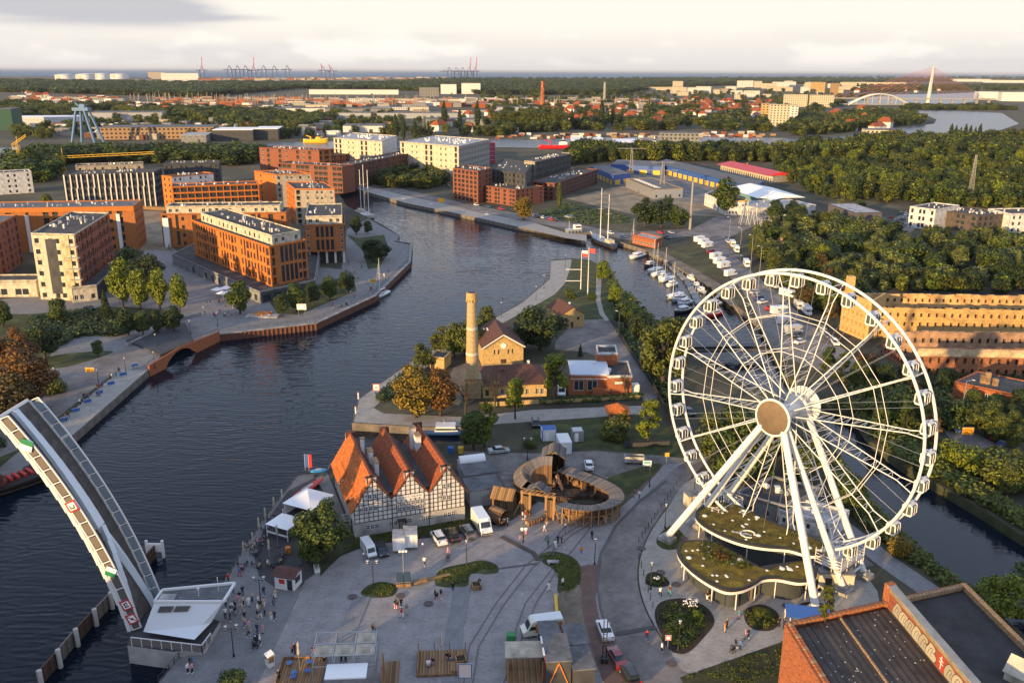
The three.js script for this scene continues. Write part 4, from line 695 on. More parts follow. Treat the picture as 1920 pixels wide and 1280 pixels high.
{const[t,f,Y]=hall('red_roof_depot','long cream depot with bright red roof and red doors',{b:7,A:[1352,309],B:[1449,331],C:[1486,327],m:M.cream,roof:M.red,p0:'dddddddddddd',w:2,h:2.6});const m=f[0].clone().lerp(f[2],0.5).sub(t.position);part(t,'pitched_roof',gable(len(f[1],f[2]),2.6,len(f[0],f[1]),m.x,Y - 1.9,m.z,Math.PI / 2 - Math.atan2(f[1].z - f[0].z,f[1].x - f[0].x),0.6),M.red);part(t,'chimney',bx(1.2,9,1.2,m.x - 3,0,m.z - 14),M.brick)}
{const[t,f,Y]=hall('white_hall','large white roofed hall with teal gable side',{b:9,A:[1389,356],B:[1449,376],C:[1482,366],m:mat(0.16,0.3,0.32,0.7),roof:M.tent,rim:M.tent});const m=f[0].clone().lerp(f[2],0.5).sub(t.position);part(t,'pitched_roof',gable(len(f[1],f[2]),3,len(f[0],f[1]),m.x,Y - 1.95,m.z,Math.PI / 2 - Math.atan2(f[1].z - f[0].z,f[1].x - f[0].x),0.6),M.tent)}
hall('works_hall','long pale works hall behind the substation',{b:8,A:[1421,390],B:[1531,384],C:26,m:M.whiteWall,roof:M.roofLight,p0:'..ww.w..ww',vents:6});hall('works_hall','low white flat roofed building in the trees',{b:7,A:[1478,404],B:[1520,402],C:12,m:M.whiteWall,roof:M.roofLight,p0:'w.w'});{apt('office_house','white two storey office with yellow sign band',{b:[1400,403,377],A:[1366,378],B:[1405,377],C:12,fl:2,m:M.whiteWall,p0:'fff.ff',vents:2,rim:M.yellow,cat:'office'});apt('office_house','white two storey workshop left of the tall poplar',{b:9,A:[1322,364],B:[1346,373],C:[1361,367],fl:2,m:M.whiteWall,p0:'ffff',p1:'ff',cat:'office'})}
hall('grey_box_hall','plain dark grey box hall with pale roof',{b:[1606,432,399],A:[1554,382],B:[1605,399],C:[1655,398],m:mat(0.12,0.11,0.12,0.8,{map:MAP.rib}),roof:M.roofLight});apt('office_building','brown office building with flat roof full of equipment',{b:[1834,438,406],A:[1755,393],B:[1834,406],C:[1898,401],fl:3,m:mat(0.13,0.1,0.085,0.85,{map:MAP.plaster}),p0:'.w..ww.w',p1:'wwwwww',w:2,h:1.8,vents:22,cat:'office building'});apt('office_building','white left wing of the brown office building',{b:[1755,431,393],A:[1707,388],B:[1755,394],C:[1800,386],fl:3,m:M.whiteWall,p0:'w.ww.w',w:1.4,h:2.2,vents:6,cat:'office building'});apt('office_building','white right wing of the office at the picture edge',{b:[1900,437,402],A:[1896,402],B:[1990,400],C:18,fl:3,m:M.whiteWall,p0:'ww.ww.ww',vents:4,cat:'office building'});
{const[o]=apt('marina_office','low red brick marina office with grey roof and red chimneys',{b:[1232,465,450],A:[1186,441],B:[1230,451],C:[1243,446],fl:1,m:M.brick,p0:'fffffff',w:1.2,h:1.2,roof:M.roofLight,cat:'building'});for(const[x,z]of[[3,-2],[7,-4],[10,-2]])part(o,'chimney',bx(0.8,1.3,0.8,x,3,z),M.brick)}
{const[o]=apt('brick_villa','old brick villa with dark roof and three chimneys among the trees',{b:[1470,475,452],A:[1458,455],B:[1505,458],C:10,fl:2,m:M.brick,p0:'f.f.f',roof:M.roofDark,cat:'house'});for(const x of[3,8,12])part(o,'chimney',bx(0.9,2.4,0.9,x,5,-4),M.oldBrick)}
const ruin=(label,l,y0,top,rowsN,fh,m,h,band)=>{const A=at(...l[0]),B=at(...l[1]),o=thing('ruined_granary',label,'ruin',A),L=len(A,B),H=topY(A,top,l[0][0])- 2;face(o,A,B,2,H,m,rows(L,rowsN,H /(rowsN +(band?0.75:0.25)),'d'.repeat(Math.max(3,Math.round(L / 2.4))),{w:0.85,h:h*0.8,y:1}),{t:0.7});const u=B.clone().sub(A).normalize();if(band)part(o,'plaster_band',bx(L,H*0.27,0.12),band,u.x*L / 2,H*0.72,u.z*L / 2,-Math.atan2(u.z,u.x));for(let i=0;i<L / 2.6;i++)if(rnd()<0.7)part(o,'broken_course',bx(rr(1.6,2.6),rr(0.05,0.35),0.68),m,u.x*(i*2.6 + 1.3),H,u.z*(i*2.6 + 1.3)- 0.35,-Math.atan2(u.z,u.x));for(let i=0;i<L;i +=18)part(o,'beam_stub',beam(V(u.x*i,H - 2,u.z*i - 1),V(u.x*(i + 7),H - 3.4,u.z*(i + 7)- 8),0.3),M.rust);return o};
const wr=mat(0.85,0.56,0.22,0.95,{map:MAP.brick}),wr2=mat(0.75,0.45,0.19,0.95,{map:MAP.dirty}),wr3=mat(0.5,0.3,0.18,0.95,{map:MAP.dirty});
ruin('hindmost roofless granary wall with rusty beams',[[1612,600],[2010,606]],2,551,3,4,wr2,1.5);ruin('tall sunlit yellow brick granary wall with three rows of windows',[[1640,632],[2010,640]],2,577,3,4,wr,1.6);ruin('low inner ruined wall with gaps and shrubs',[[1672,668],[2010,672]],2,622,2,4,wr3,1.8);ruin('front red and cream granary wall with two rows of black windows',[[1714,706],[2010,712]],2,652,2,4,mat(0.5,0.22,0.11,0.95,{map:MAP.brick}),2,mat(0.8,0.6,0.36,0.95,{map:MAP.dirty}));
ruin('red brick end wall of the front granary',[[1655,662],[1714,706]],2,646,2,4,M.brownRed,1.6);ruin('rear end wall joining the granary walls',[[1600,612],[1640,634]],2,578,3,4,wr,1.4);{const o=ruin('tall yellow stair tower of the ruined granary',[[1574,618],[1624,640]],2,546,4,4,wr,1.3),H=topY(at(1574,618),546,1574)- 2;const u=at(1624,640).sub(at(1574,618));part(o,'tower_side',beam(V(u.x,H / 2,u.z),V(u.x + 9,H / 2,u.z - 11),0.7,H),wr);part(o,'tower_stack',bx(2.2,6,2.2,u.x*0.3,H - 0.5,u.z*0.3 - 2),wr)}
{const A=at(1790,764),o=thing('brick_house','old brick house with dark tar roof and stubby chimneys at the right edge','house',A),Y=topY(A,712,1790),f=rectOf(at(1790,716,Y),at(1960,752,Y),at(2000,730,Y));block(o,f,2,Y,{m:M.brick,0:{ops:(L)=>rows(L,2,(Y - 2)/ 2,'.f.f..f.f',{w:1.2,h:1.6})}},{roof:M.roofDark,ph:0.2});for(const[u,h]of[[0.35,2.2],[0.42,3],[0.55,1.8]]){const p=f[0].clone().lerp(f[1],u).lerp(f[3],0.3).sub(o.position);part(o,'chimney',bx(1,h,1,p.x,Y - 2,p.z),M.oldBrick)}}
{const A=at(277,693),B=at(409,628),o=thing('arched_bridge','brick faced bridge with wide low arch where the creek meets the river','bridge',A),u=B.clone().sub(A),L=u.length(),ry=-Math.atan2(u.z,u.x),s=new THREE.Shape([[0,-2],[L*0.2,-2],...Array.from({length:13},(_,i)=>[L*(0.2 + 0.44*i / 12),-2 + 3.5*Math.sin(Math.PI*i / 12)**0.7]),[L*0.64,-2],[L,-2],[L,1.2],[L*0.42,2.3],[0,1.2]].map(([a,b])=>new THREE.Vector2(a,b)));part(o,'spandrel',new THREE.ExtrudeGeometry(s,{depth:0.5,bevelEnabled:false}),M.brick,0,0,0,ry);part(o,'deck',slab([at(300,668),at(362,640),at(346,606),at(236,640)].map((p)=>p.sub(A)),0.1,0.5),M.darkGrey);for(let i=0;i<=30;i++){const p=u.clone().multiplyScalar(i / 30),y=1.2 + 1.1*(1 - Math.abs(i / 30 - 0.42)/ 0.58);part(o,'rail_post',bx(0.1,1.1,0.1),M.darkMetal,p.x,y - 0.1,p.z)}part(o,'handrail',[beam(V(0,2.2,0),u.clone().multiplyScalar(0.42).setY(3.3),0.08),beam(u.clone().multiplyScalar(0.42).setY(3.3),u.clone().setY(2.2),0.08)],M.darkMetal);part(o,'parapet',wallRun([at(236,650),at(340,600),at(375,590)].map((p)=>p.sub(A)),0,1,0.4),M.concrete)}
{const pts=pxs([[408,628],[592,607],[702,556],[768,492],[771,457],[742,452]]),o=thing('sheet_pile_wall','rust red sheet pile wall below the left promenade','quay wall',pts[0]),l=pts.map((p)=>p.clone().sub(pts[0]));part(o,'wall',wallRun(l,-3,0.15,0.8),M.rust);part(o,'coping',wallRun(l,0.16,0.42,1.1),M.concrete);const g=[];for(let i=0;i + 1<l.length;i++){const n=Math.round(l[i].distanceTo(l[i + 1])/ 1.4);for(let k=0;k<n;k++){const p=l[i].clone().lerp(l[i + 1],k / n);g.push(bx(0.5,2.9,1.3,p.x,-2.9,p.z))}}stuff(part(o,'piles',g,mat(0.12,0.05,0.035,0.9)))}
fence('quay_railing',[[410,622],[590,601],[698,551],[764,490]],1.1,M.darkMetal,'thin railing along the left promenade',3,false);fence('plot_hoarding',[[258,392],[330,396],[316,470]],2.2,M.softwood,'yellow board hoarding round the bare plot',3);fence('lower_quay_railing',[[275,690],[225,698],[150,758],[105,800]],1.1,M.darkMetal,'railing above the lower quay',3,false);
}
// ---------- boats, motorhomes, cars, masts ----------
{
placed('yachtL',yacht(PAINT.white,15),715,555,690,566,'single white sailing yacht moored at the left promenade');
const tall=(label,x,y,hx,hy,L,W,masts,hm,topPy)=>{const p=at(x,y,0),q=at(hx,hy,0),t=thing('tall_ship',label,'ship',p,Math.atan2(q.x - p.x,q.z - p.z)),[h,d]=hullGeo(L,W,L*0.12,0.35,0.6,0.6),H=topY(V(p.x,0,p.z),topPy,x);part(t,'hull',h,hm);part(t,'deck',d,M.deck);part(t,'rubbing_strake',hullGeo(L*1.005,W*1.01,L*0.04)[0],M.timber);masts.forEach(([z,k],i)=>{part(t,'mast',rod(V(0,1,z*L),V(0,H*k,z*L),0.28,7,0.14),M.steelWhite);part(t,'boom',rod(V(0,3.4,z*L),V(0,3.6,z*L - L*0.2),0.16,6),M.white);part(t,'crosstree',bx(3,0.12,0.15,0,H*k*0.62,z*L),M.white);for(const s of[-1,1])for(const e of[0.5,1])part(t,'shroud',rod(V(s*W*0.45,L*0.06,z*L - e),V(0,H*k*0.9,z*L),0.05,3),M.darkMetal);part(t,'stay',rod(V(0,L*0.07,z*L + L*0.22),V(0,H*k*0.92,z*L),0.05,3),M.darkMetal)});part(t,'deckhouse',bx(W*0.5,2,L*0.2,0,L*0.06,-L*0.28),M.cream);part(t,'bowsprit',rod(V(0,L*0.08,L*0.46),V(0,L*0.13,L*0.62),0.18,6),M.white);return t};
tall('two masted sailing ship with dark blue hull at the marina mouth',1131,457,1095,441,27,6,[[0.14,1],[-0.2,0.93]],paint(0.015,0.025,0.07),354);tall('white three masted sailing ship moored behind the quay trees',684,406,705,415,26,6,[[0.28,0.92],[0,1],[-0.25,0.88]],PAINT.white,308);
{const t=tall('dark wooden galleon with ornate stern at the left edge',24,912,95,888,24,7,[],mat(0.045,0.02,0.014,0.7,{map:MAP.plank}),850);for(const z of[-8,-4.5])part(t,'stern_castle',bx(5.4,2.4,4,0,2,z),mat(0.1,0.03,0.02,0.8));for(let i=0;i<9;i++)part(t,'gun_port',bx(0.2,0.5,0.7),M.cream,3.42,1,-9 + i*1.9);for(let i=0;i<6;i++)part(t,'deck_bench',bx(3,0.6,0.6),M.red,0,1.9,-2 + i*1.4)}
const Z7=(x,y)=>[1150 + x / 3.88,330 + y / 3.88],boats=[['y',150,515,'white sailing yacht with tall mast in front of the marina office',0,0],['b',175,590,'long white passenger boat below the marina office',PAINT.white,12],['d',265,655,'dark hulled motorboat with white wheelhouse on the pontoon',PAINT.black,8],['y',325,720,'broad white yacht nearest the passenger boat',0,0],['y',385,760,'white yacht second from the broad one',0,0],['m',425,800,'small white cabin boat between yachts',PAINT.white,7],['y',445,880,'white yacht with blue cover near the pontoon end',0,1],['d',520,935,'motorboat with red cover',PAINT.silver,8],['d',505,990,'dark work boat at the pontoon end',PAINT.black,9],['m',732,945,'white motor cruiser seen through the wheel rim',PAINT.white,8],['d',735,1015,'red rescue boat seen through the wheel',PAINT.red,8],['m',565,755,'small white motorboat on the inner side of the pontoon',PAINT.white,6],['m',605,810,'dark blue motorboat on the inner side of the pontoon',PAINT.blue,6],['m',470,905,'white cabin cruiser with grey canopy near the pontoon end',PAINT.silver,7],['m',360,745,'small white sloop hull between the yachts',PAINT.white,6],['y',300,690,'white yacht with blue cover behind the wheelhouse boat',0,1],['m',500,905,'white launch tied at the pontoon tip',PAINT.white,6],['m',640,845,'small grey motorboat on the inner side of the pontoon',PAINT.silver,6]];
for(const[k,x,y,l,m,n]of boats){const[a,b]=Z7(x,y);if(k==='y')placed('yacht' + n,yacht(PAINT.white,14,n?M.blue:M.tent),a,b,a - 12,b + 4,l);else placed(k + n + m.uuid,motorboat(m,M.white,n),a,b,a - 12,b + 3 +(x>540&&x<660?-9:0),l)}
placed('m7x',motorboat(PAINT.white,M.white,7),757,379,740,372,'white launch on the far quay, left one');placed('m7x',motorboat(PAINT.white),808,389,790,383,'white launch on the far quay, middle one');placed('m7x',motorboat(PAINT.white),913,408,900,404,'white launch on the far quay, right one');
{const o=thing('marina_pontoon','grey floating pontoon with moored boats','pontoon',at(1280,530,0)),p=[[1232,476],[1290,530],[1310,570]].map((q)=>at(...q,0).sub(o.position));part(o,'walkway',wallRun(p,0.1,0.6,2.6),M.concrete);const g=[];for(let i=0;i<14;i++){const q=i<9?p[0].clone().lerp(p[1],i / 8):p[1].clone().lerp(p[2],(i - 8)/ 5);part(o,'mooring_pile',cyl(0.18,2.2,q.x + 1.5,-0.5,q.z,7),M.metal)}}
{const o=thing('houseboat','grey houseboat with wheelhouse beside the tall ship','houseboat',at(1077,442,0),0.3);part(o,'hull',bx(11,1.4,5,0,-0.3),M.darkGrey);part(o,'cabin',bx(8,2.6,4,-0.5,1.1),M.metal);part(o,'upper_cabin',bx(3.5,2.2,3,1.5,3.7),M.white);for(let i=0;i<4;i++)part(o,'window',bx(1,0.9,0.08),M.glass,-3.5 + i*1.9,1.9,2.03);part(o,'upper_window',bx(3,0.8,0.08),M.glass,1.5,4.5,1.53);part(o,'mast',rod(V(-3,3.7,0),V(-3,8,0),0.08,5),M.white)}
{const o=thing('canal_weir','low steel pipe bridge across the marina end','bridge',at(1365,668)),p=[at(1290,664),at(1440,662)].map((q)=>q.sub(o.position));for(const z of[0,-2.5,-5])part(o,'pipe',rod(p[0].clone().add(V(0,1,z)),p[1].clone().add(V(0,1,z)),0.5,8),M.darkGrey);part(o,'walkway',beam(p[0].clone().add(V(0,1.9,-2)),p[1].clone().add(V(0,1.9,-2)),2,0.2),M.darkMetal)}
const camp=[[1312,453,'at the head of the row'],[1320,458,'second in the row'],[1327,464,'third in the row'],[1343,485,'fifth in the row'],[1350,494,'sixth in the row'],[1358,502,'seventh in the row before the trailer']];for(const[x,y,w]of camp)car('camper','white',x,y,x + 12,y - 2,`white motorhome ${w} on the grass verge`);car('suv','darkred',1334,474,1350,472,'dark red car with white bonnet between the motorhomes');car('van','white',1370,517,1386,514,'white boat trailer van at the end of the verge');car('camper','cream',1374,462,1382,474,'cream motorhome parked on the far kerb, first');car('camper','white',1381,472,1388,482,'white motorhome parked on the far kerb, second');car('camper','white',1400,499,1406,508,'white motorhome alone on the far kerb');car('camper','white',1448,538,1470,545,'white motorhome seen through the wheel top, left');car('camper','white',1477,556,1500,562,'white motorhome seen through the wheel top, right');car('camper','cream',1498,578,1510,590,'cream caravan at the road edge, first');car('camper','white',1513,588,1525,600,'white caravan at the road edge, second');car('camper','white',1462,588,1485,586,'large white motorhome behind the wheel spokes');car('camper','silver',1488,625,1512,622,'silver motorhome behind the wheel spokes');car('van','white',1474,606,1500,603,'white van behind the wheel spokes');car('hatch','white',1500,643,1512,640,'white car in the parking bay behind the wheel');car('suv','red',1446,580,1460,577,'bright red van behind the wheel spokes');
let c=0;for(const[x,y]of[[1362,448],[1365,454],[1390,486],[1415,550],[1420,556],[1424,562],[1430,568],[1490,630],[1545,625],[1552,632],[1560,638],[1566,645],[1480,610]])car(['hatch','saloon','suv'][c % 3],['blue','white','black','silver','grey'][c++ % 5],x,y,x + 10,y +(y>540&&y<570?-2:12),'car parked along the marina road','cars along the marina road');
for(const[x,y]of[[1000,405],[1008,407],[1018,409],[1026,411],[1034,413],[1042,414],[1065,408],[1072,409],[1145,438],[1168,445],[1240,438],[1250,447],[1258,437],[870,381],[893,385],[915,389],[940,393],[960,396],[810,340],[840,350],[700,330],[720,333],[750,337]])car(['hatch','saloon','suv'][c % 3],['black','silver','grey','white','blue','red'][c++ % 6],x,y,x + 10,y + 3,'car parked along the far quay road','cars along the far quay');
for(const[x,y]of[[1672,408],[1683,412],[1694,413],[1704,420],[1716,424],[1745,435],[1660,418],[1672,424],[1690,402],[1700,404],[1715,402]])car(['hatch','saloon','suv'][c % 3],['red','silver','grey','white','blue','black'][c++ % 6],x,y,x + 10,y - 3,'car parked in the office car park','cars in the office car park');
car('hatch','red',1873,823,1888,818,'red car on the verge of the side street');car('hatch','blue',1884,834,1898,828,'dark blue car beside the red one on the verge');car('suv','blue',1793,808,1806,816,'blue car on the side street beyond the moat');car('saloon','black',168,580,182,583,'black car on the street in front of the cream block');car('saloon','black',1158,783,1170,790,'dark car by the corner fence of the lawn');car('saloon','black',1292,775,1300,782,'black car on the lane left of the wheel');car('van','white',1053,738,1053,745,'white van parked beside the brick hall');
const mast=(name,label,x,b,t,w,arms,m=M.concrete)=>{const p=at(x,b),h=topY(p,t,x)- 2,o=thing(name,label,'mast',p),g=[];if(w){for(const i of[-1,1])for(const k of[-1,1])part(o,'leg',rod(V(i*w,0,k*w),V(i*w*0.25,h,k*w*0.25),0.16,4),m);for(let y=0;y<14;y++){const a=w*lerp(1,0.25,y / 14),e=w*lerp(1,0.25,(y + 1)/ 14);for(const k of[-1,1])g.push(rod(V(-a,h*y / 14,k*a),V(e,h*(y + 1)/ 14,k*e),0.09,3),rod(V(k*a,h*y / 14,a),V(k*e,h*(y + 1)/ 14,-e),0.09,3))}stuff(part(o,'lattice',g,m))}else part(o,'pole',rod(V(0,0,0),V(0,h,0),0.75,10,0.4),m);for(const[y,l]of arms)part(o,'cross_arm',bx(l,0.35,0.35,0,h*y),m);return o};
mast('power_pylon','lattice power pylon with one wide arm between the warehouses',1183,333,277,1.6,[[0.97,22]]);mast('power_pylon','lattice power pylon with two arms beside the grey hall',1241,362,303,1.8,[[0.97,16],[0.72,20]]);mast('steel_pole','tall plain white steel pole by the field',1294,430,340,0,[]);mast('radio_mast','slender lattice radio mast standing in the right hand wood',1817,385,290,1.4,[]);mast('lattice_mast','tall thin lattice mast in the town behind the quay',797,255,180,3,[]);
for(const[x,b,t]of[[1404,545,442],[1420,563,463],[1388,470,428],[1367,450,408]])roadLamp(x,b,topY(at(x,b),t,x)- 2,'tall road lamp on the right of the marina road',-1.4,'lamps of the marina road');roadLamp(1160,630,8,'concrete lamp post in the headland yard',-1);roadLamp(1800,795,11,'lamp post at the end of the side street');for(const x of[1395,1405,1412])mast('substation_frame','slanting steel frame of the substation, ' +{1395:'left',1405:'middle',1412:'right'}[x]+ ' of three',x,420,390,2.4,[],M.metal);
{const g=[];scatter([[1400,405],[1480,405],[1480,425],[1410,425]],90,(p)=>g.push(rod(V(p.x,2,p.z),V(p.x,2 + rr(2,5),p.z),0.2,4),bx(2.2,0.3,0.3,p.x,5,p.z)));tag(part(scene,'substation_gear',g,M.metal),'dense switchgear of the substation',null,null,'stuff')}
const cl=Object.keys(CLOTH);for(const[poly,n,l]of[[[[340,570],[420,560],[480,590],[400,605]],16,'on the square by the arched bridge'],[[[600,580],[690,530],[740,500],[750,490],[700,545],[610,595]],14,'walking along the left promenade'],[[[110,800],[160,765],[210,722],[230,700],[225,695],[150,750]],14,'beside the flower bed on the lower quay'],[[[640,480],[690,510],[670,540]],8,'near the raised orange block']])scatter(poly,n,(p,i,x,y)=>{const a=pick(cl),b=pick(['black','denim','beige','navy']);person(pick(['stand','walk']),x,y,a,b,`person in ${a} top and ${b} trousers ${l}`,'people ' + l)});
for(const[x,y]of[[408,555],[424,552],[418,562],[436,558]]){const o=thing('cafe_parasol','large square white parasol over the cafe terrace','parasol',at(x,y),0.3,'white cafe parasols');part(o,'pole',cyl(0.06,2.8,0,0,0,6),M.metal);part(o,'canopy',new THREE.ConeGeometry(2.6,0.9,4).translate(0,3,0),M.tent)}for(let i=0;i<22;i++){const o=tag(part(scene,'pumpkin',new THREE.SphereGeometry(0.55,9,6).scale(1,0.75,1),CLOTH.orange),'orange pumpkin in the heap on the promenade lawn','pumpkin','pumpkins on the promenade');o.position.copy(at(492 + rr(-18,18),590 + rr(-4,4))).setY(2.35)}const pl=tag(part(scene,'pumpkin_plinth',bx(11,0.35,4),M.paleConcrete),'low white plinth under the pumpkins','plinth');pl.position.copy(at(492,593));
signBoard('gate_frame',566,592,3.2,2,2.2,(c,w,h)=>{c.fillStyle='#f0eee8';c.fillRect(0,0,w,h);c.strokeStyle='#b33';c.lineWidth=14;c.strokeRect(40,30,w - 80,h - 60)},'white photo frame sign on the promenade');for(const[x,y,l]of[[170,748,'upper'],[700,540,'lower']])signBoard('yellow_sign',x,l==='upper'?712:540,2.4,1.3,2.2,(c,w,h)=>{c.fillStyle='#d49a12';c.fillRect(0,0,w,h);c.fillStyle='#222';c.fillRect(40,50,w - 90,16)},`yellow board sign on the ${l} promenade`);signBoard('yellow_sign',827,388,4,2.4,3,(c,w,h)=>{c.fillStyle='#e0a010';c.fillRect(0,0,w,h)},'yellow board sign on the far quay');signBoard('yellow_sign',1812,830,2.6,1.8,2,(c,w,h)=>{c.fillStyle='#d98f12';c.fillRect(0,0,w,h);c.fillStyle='#5a3a10';c.fillRect(50,60,w - 100,16)},'orange board sign on the side street');
for(const[x,y]of[[293,655],[357,628],[290,690],[185,725],[408,612],[104,722],[236,702]])streetLamp(x,y,'black lamp post on the left bank road',1,4.6,'lamp posts on the left bank');for(const[x,y]of[[224,568],[248,570],[110,550]])roadLamp(x,y,8,'slim road lamp before the cream block',1.2,'road lamps before the cream block');
for(let i=0;i<7;i++){const o=thing('blue_banner','blue banner tied to the lower quay railing','banner',at(120 + i*22,790 - i*17),0.7,'blue banners on the railing');part(o,'cloth',bx(1.8,0.9,0.05,0,0.2),M.blue);part(o,'cord',bx(1.9,0.05,0.06,0,1.1),M.white)}
trees([['oval',230,574,484,'lime','leftmost of the row before the apartments'],['oval',263,580,504,'lime','second of the row before the apartments'],['oval',300,580,503,'lime','third of the row before the apartments'],['oval',337,584,508,'lime','last of the row before the apartments'],['broad',272,548,468,'deep','behind the bright row'],['round',248,540,458,'green','behind the bright row on the left'],['spruce',200,600,542,'deep','at the street by the black car'],['round',110,604,556,'green','at the park edge'],['round',240,628,574,'deep','over the creek, first'],['round',268,628,580,'green','over the creek, second'],['round',296,625,582,'deep','over the creek, third'],['round',326,622,570,'deep','beside the arched bridge'],['broad',30,700,612,'rusty','in the park at the left edge'],['broad',55,770,652,'rusty','above the lower quay'],['broad',10,800,690,'brown','at the left edge above the bridge leaf'],['broad',84,672,600,'deep','in the middle of the park'],['round',5,612,560,'green','at the left edge of the park'],['round',184,668,636,'green','on the creek bank'],['bush',100,735,700,'olive','at the road bend'],['broad',700,490,445,'deep','on the quay corner, left'],['broad',716,486,448,'deep','on the quay corner, right'],['round',528,592,548,'deep','in the bed below the orange block, first'],['round',556,585,530,'green','in the bed below the orange block, second'],['round',586,572,526,'deep','in the bed below the orange block, third'],['round',618,562,514,'green','in the bed below the orange block, fourth'],['round',650,548,505,'deep','in the bed below the orange block, last'],['round',450,588,526,'green','beside the cafe terrace'],['round',668,440,405,'deep','by the three masted ship, left'],['round',690,438,412,'green','by the three masted ship, right'],['broad',982,412,366,'gold','on the far quay'],['column',1048,388,342,'olive','at the corner of the long red block'],['broad',1210,425,365,'deep','in the clump by the field, left'],['broad',1240,426,362,'deep','in the clump by the field, middle'],['broad',1272,428,380,'green','in the clump by the field, right'],['round',1360,402,328,'green','in the works yard'],['round',60,330,270,'green','at the upper left'],['round',90,400,360,'olive','before the glass office']]);
tree('broad',at(-30,880),10,'deep','dark green broad tree at the left edge by the galleon');
}
// ---------- distant town, port and woods ----------
{
const span=(p)=>p.distanceTo(camera.position)/ FOCAL;
const far=(name,label,x0,x1,y,h,m,{d=22,win=1,r=M.roofMid,hip:hp,cat='building',group}={})=>{
const p=at((x0 + x1)/ 2,y),k=span(p),w=(x1 - x0)*k,H=Math.max(3,topY(p,y - h,(x0 + x1)/ 2)- G),o=thing(name,label,cat,p,Math.atan2(-p.x,-p.z)*0.5,group);
part(o,'wall',bx(w,H,d,0,0,-d / 2),m);if(hp)part(o,'roof',hip(d + 1,hp,w + 1,Math.max(1,w - d),0,H,-d / 2,Math.PI / 2),r);else part(o,'roof',bx(w + 0.6,0.5,d + 0.6,0,H,-d / 2),r);
if(win){const g=[],nx=Math.max(2,Math.min(26,Math.round(w / 5))),ny=Math.max(1,Math.min(12,Math.round(H / 3.4)- 1));for(let i=0;i<nx;i++)for(let j=0;j<ny;j++)g.push(bx(w / nx*0.45,H / ny*0.42,0.2,(i + 0.5)/ nx*w - w / 2,(j + 0.35)/ ny*H,0.05));stuff(part(o,'windows',g,M.glass))}else part(o,'door',bx(Math.min(5,w*0.1),Math.min(4,H*0.6),0.2,w*0.2,0,0.06),M.darkGrey);
return o;
};
const W=M.whiteWall,C=M.cream,g=M.grey,wh={cat:'warehouse',win:0,d:50};
let k=0;const ord=['leftmost','second from left','third from left','middle','fifth','sixth','rightmost'];
[[107,137,152,10],[137,148,151,8],[147,175,151,10],[177,203,149,9],[208,238,148,8]].forEach(([a,b,y,h],i)=>{const p=at((a + b)/ 2,y),s=span(p),r=(b - a)*s / 2,o=thing('oil_tank',`white oil storage tank, ${ord[i]} of the tank farm`,'storage tank',p),H=h*s;part(o,'tank_wall',cyl(r,H,0,0,0,24),W);part(o,'tank_roof',cyl(r,H*0.14,0,H,0,24,r*0.2),M.white);part(o,'walkway',new THREE.TorusGeometry(r,1,4,24).rotateX(1.57).translate(0,H,0),M.metal)});
for(const a of[['silo_block','ribbed tan grain silo block by the sea',280,307,148,13,M.beige,{win:0}],['storage_hall','large white storage hall beside the silo',307,367,150,13,W,wh],['storage_hall','low pale quay shed below the white storage hall',262,370,154,4,W,wh],['logistics_hall','long white logistics hall in the middle distance',585,742,177,9,W,wh],['logistics_hall','longest pale hall at the foot of the forest',400,690,163,7,g,wh],['white_block','plain white windowless block, left one',827,855,176,18,W,{d:60,win:0}],['white_block','plain white windowless block, right one on a podium',866,900,176,20,W,{d:60,win:0}],['office_block','office block with black and white chequered front',787,822,181,17,g,{}],
['shed','long grey shed behind the blue portal crane',178,294,227,16,M.metal,wh],['tent_hall','white tent hall left of the blue portal crane',26,130,238,18,W,{...wh,hp:6,r:M.tent}],['shipyard_hall','long brown shipyard hall on the quay',205,388,261,22,M.oldBrick,{...wh,win:1}],['arched_shed','white roofed quay shed with round roof bays',403,471,264,20,M.darkGrey,{...wh,hp:7,r:M.tent}],['arched_shed','dark quay shed with pale pitched roof',479,520,262,20,M.darkGrey,{...wh,hp:10,r:M.tent}],['arched_shed','small grey quay shed left of the round roofs',343,384,268,14,g,{...wh,hp:8,r:M.roofLight}],['green_tower_hall','dark green hall at the left edge',0,22,245,40,mat(0.03,0.09,0.06,0.8),wh],['warehouse','white warehouse with coloured panels',455,612,213,10,W,wh],['warehouse','pale grey warehouse row behind the poplars',613,730,214,10,g,wh],['warehouse','wide grey roofed warehouse beyond the new flats',640,860,222,10,M.metal,wh],['red_roof_house','long house with red hipped roof near the poplars',702,742,241,11,C,{hp:8,r:M.tileOrange}],['warehouse','low white hall beyond the new flats',645,716,248,12,W,wh],['blue_hall','blue hall with white roof on the far quay',1072,1132,275,11,PAINT.blue,{...wh,r:M.tent}],['blue_hall','blue hall with white roof by the red ship',1152,1205,275,8,PAINT.blue,{...wh,r:M.tent}],['harbour_office','grey harbour office block',1240,1308,270,20,g,{}],['hotel_block','cream and terracotta block by the river',1627,1682,268,24,C,{d:30}],['white_hall','white hangar on the far right shore, left',1840,1886,187,15,W,wh],['white_hall','white hangar on the far right shore, right',1889,1960,190,17,W,wh],['warehouse','grey roofs beyond the rail yard',800,920,236,12,g,wh],['warehouse','low workshop roofs by the tall red chimney',930,1010,208,7,M.metal,wh],['brick_works','old brick works below the tall red chimney',1012,1045,208,9,M.brownRed,{hp:8,r:M.tileBrown}],['market_hall','long pale roofed hall right of the red chimney',1170,1290,215,8,M.metal,wh],['quay_house','cream quay house on the far bank',945,972,248,9,C,{}],['long_flats','long red roofed flats by the river',1545,1652,226,9,C,{hp:7,r:M.tileOrange}]])far(...a.slice(0,7),a[7]);
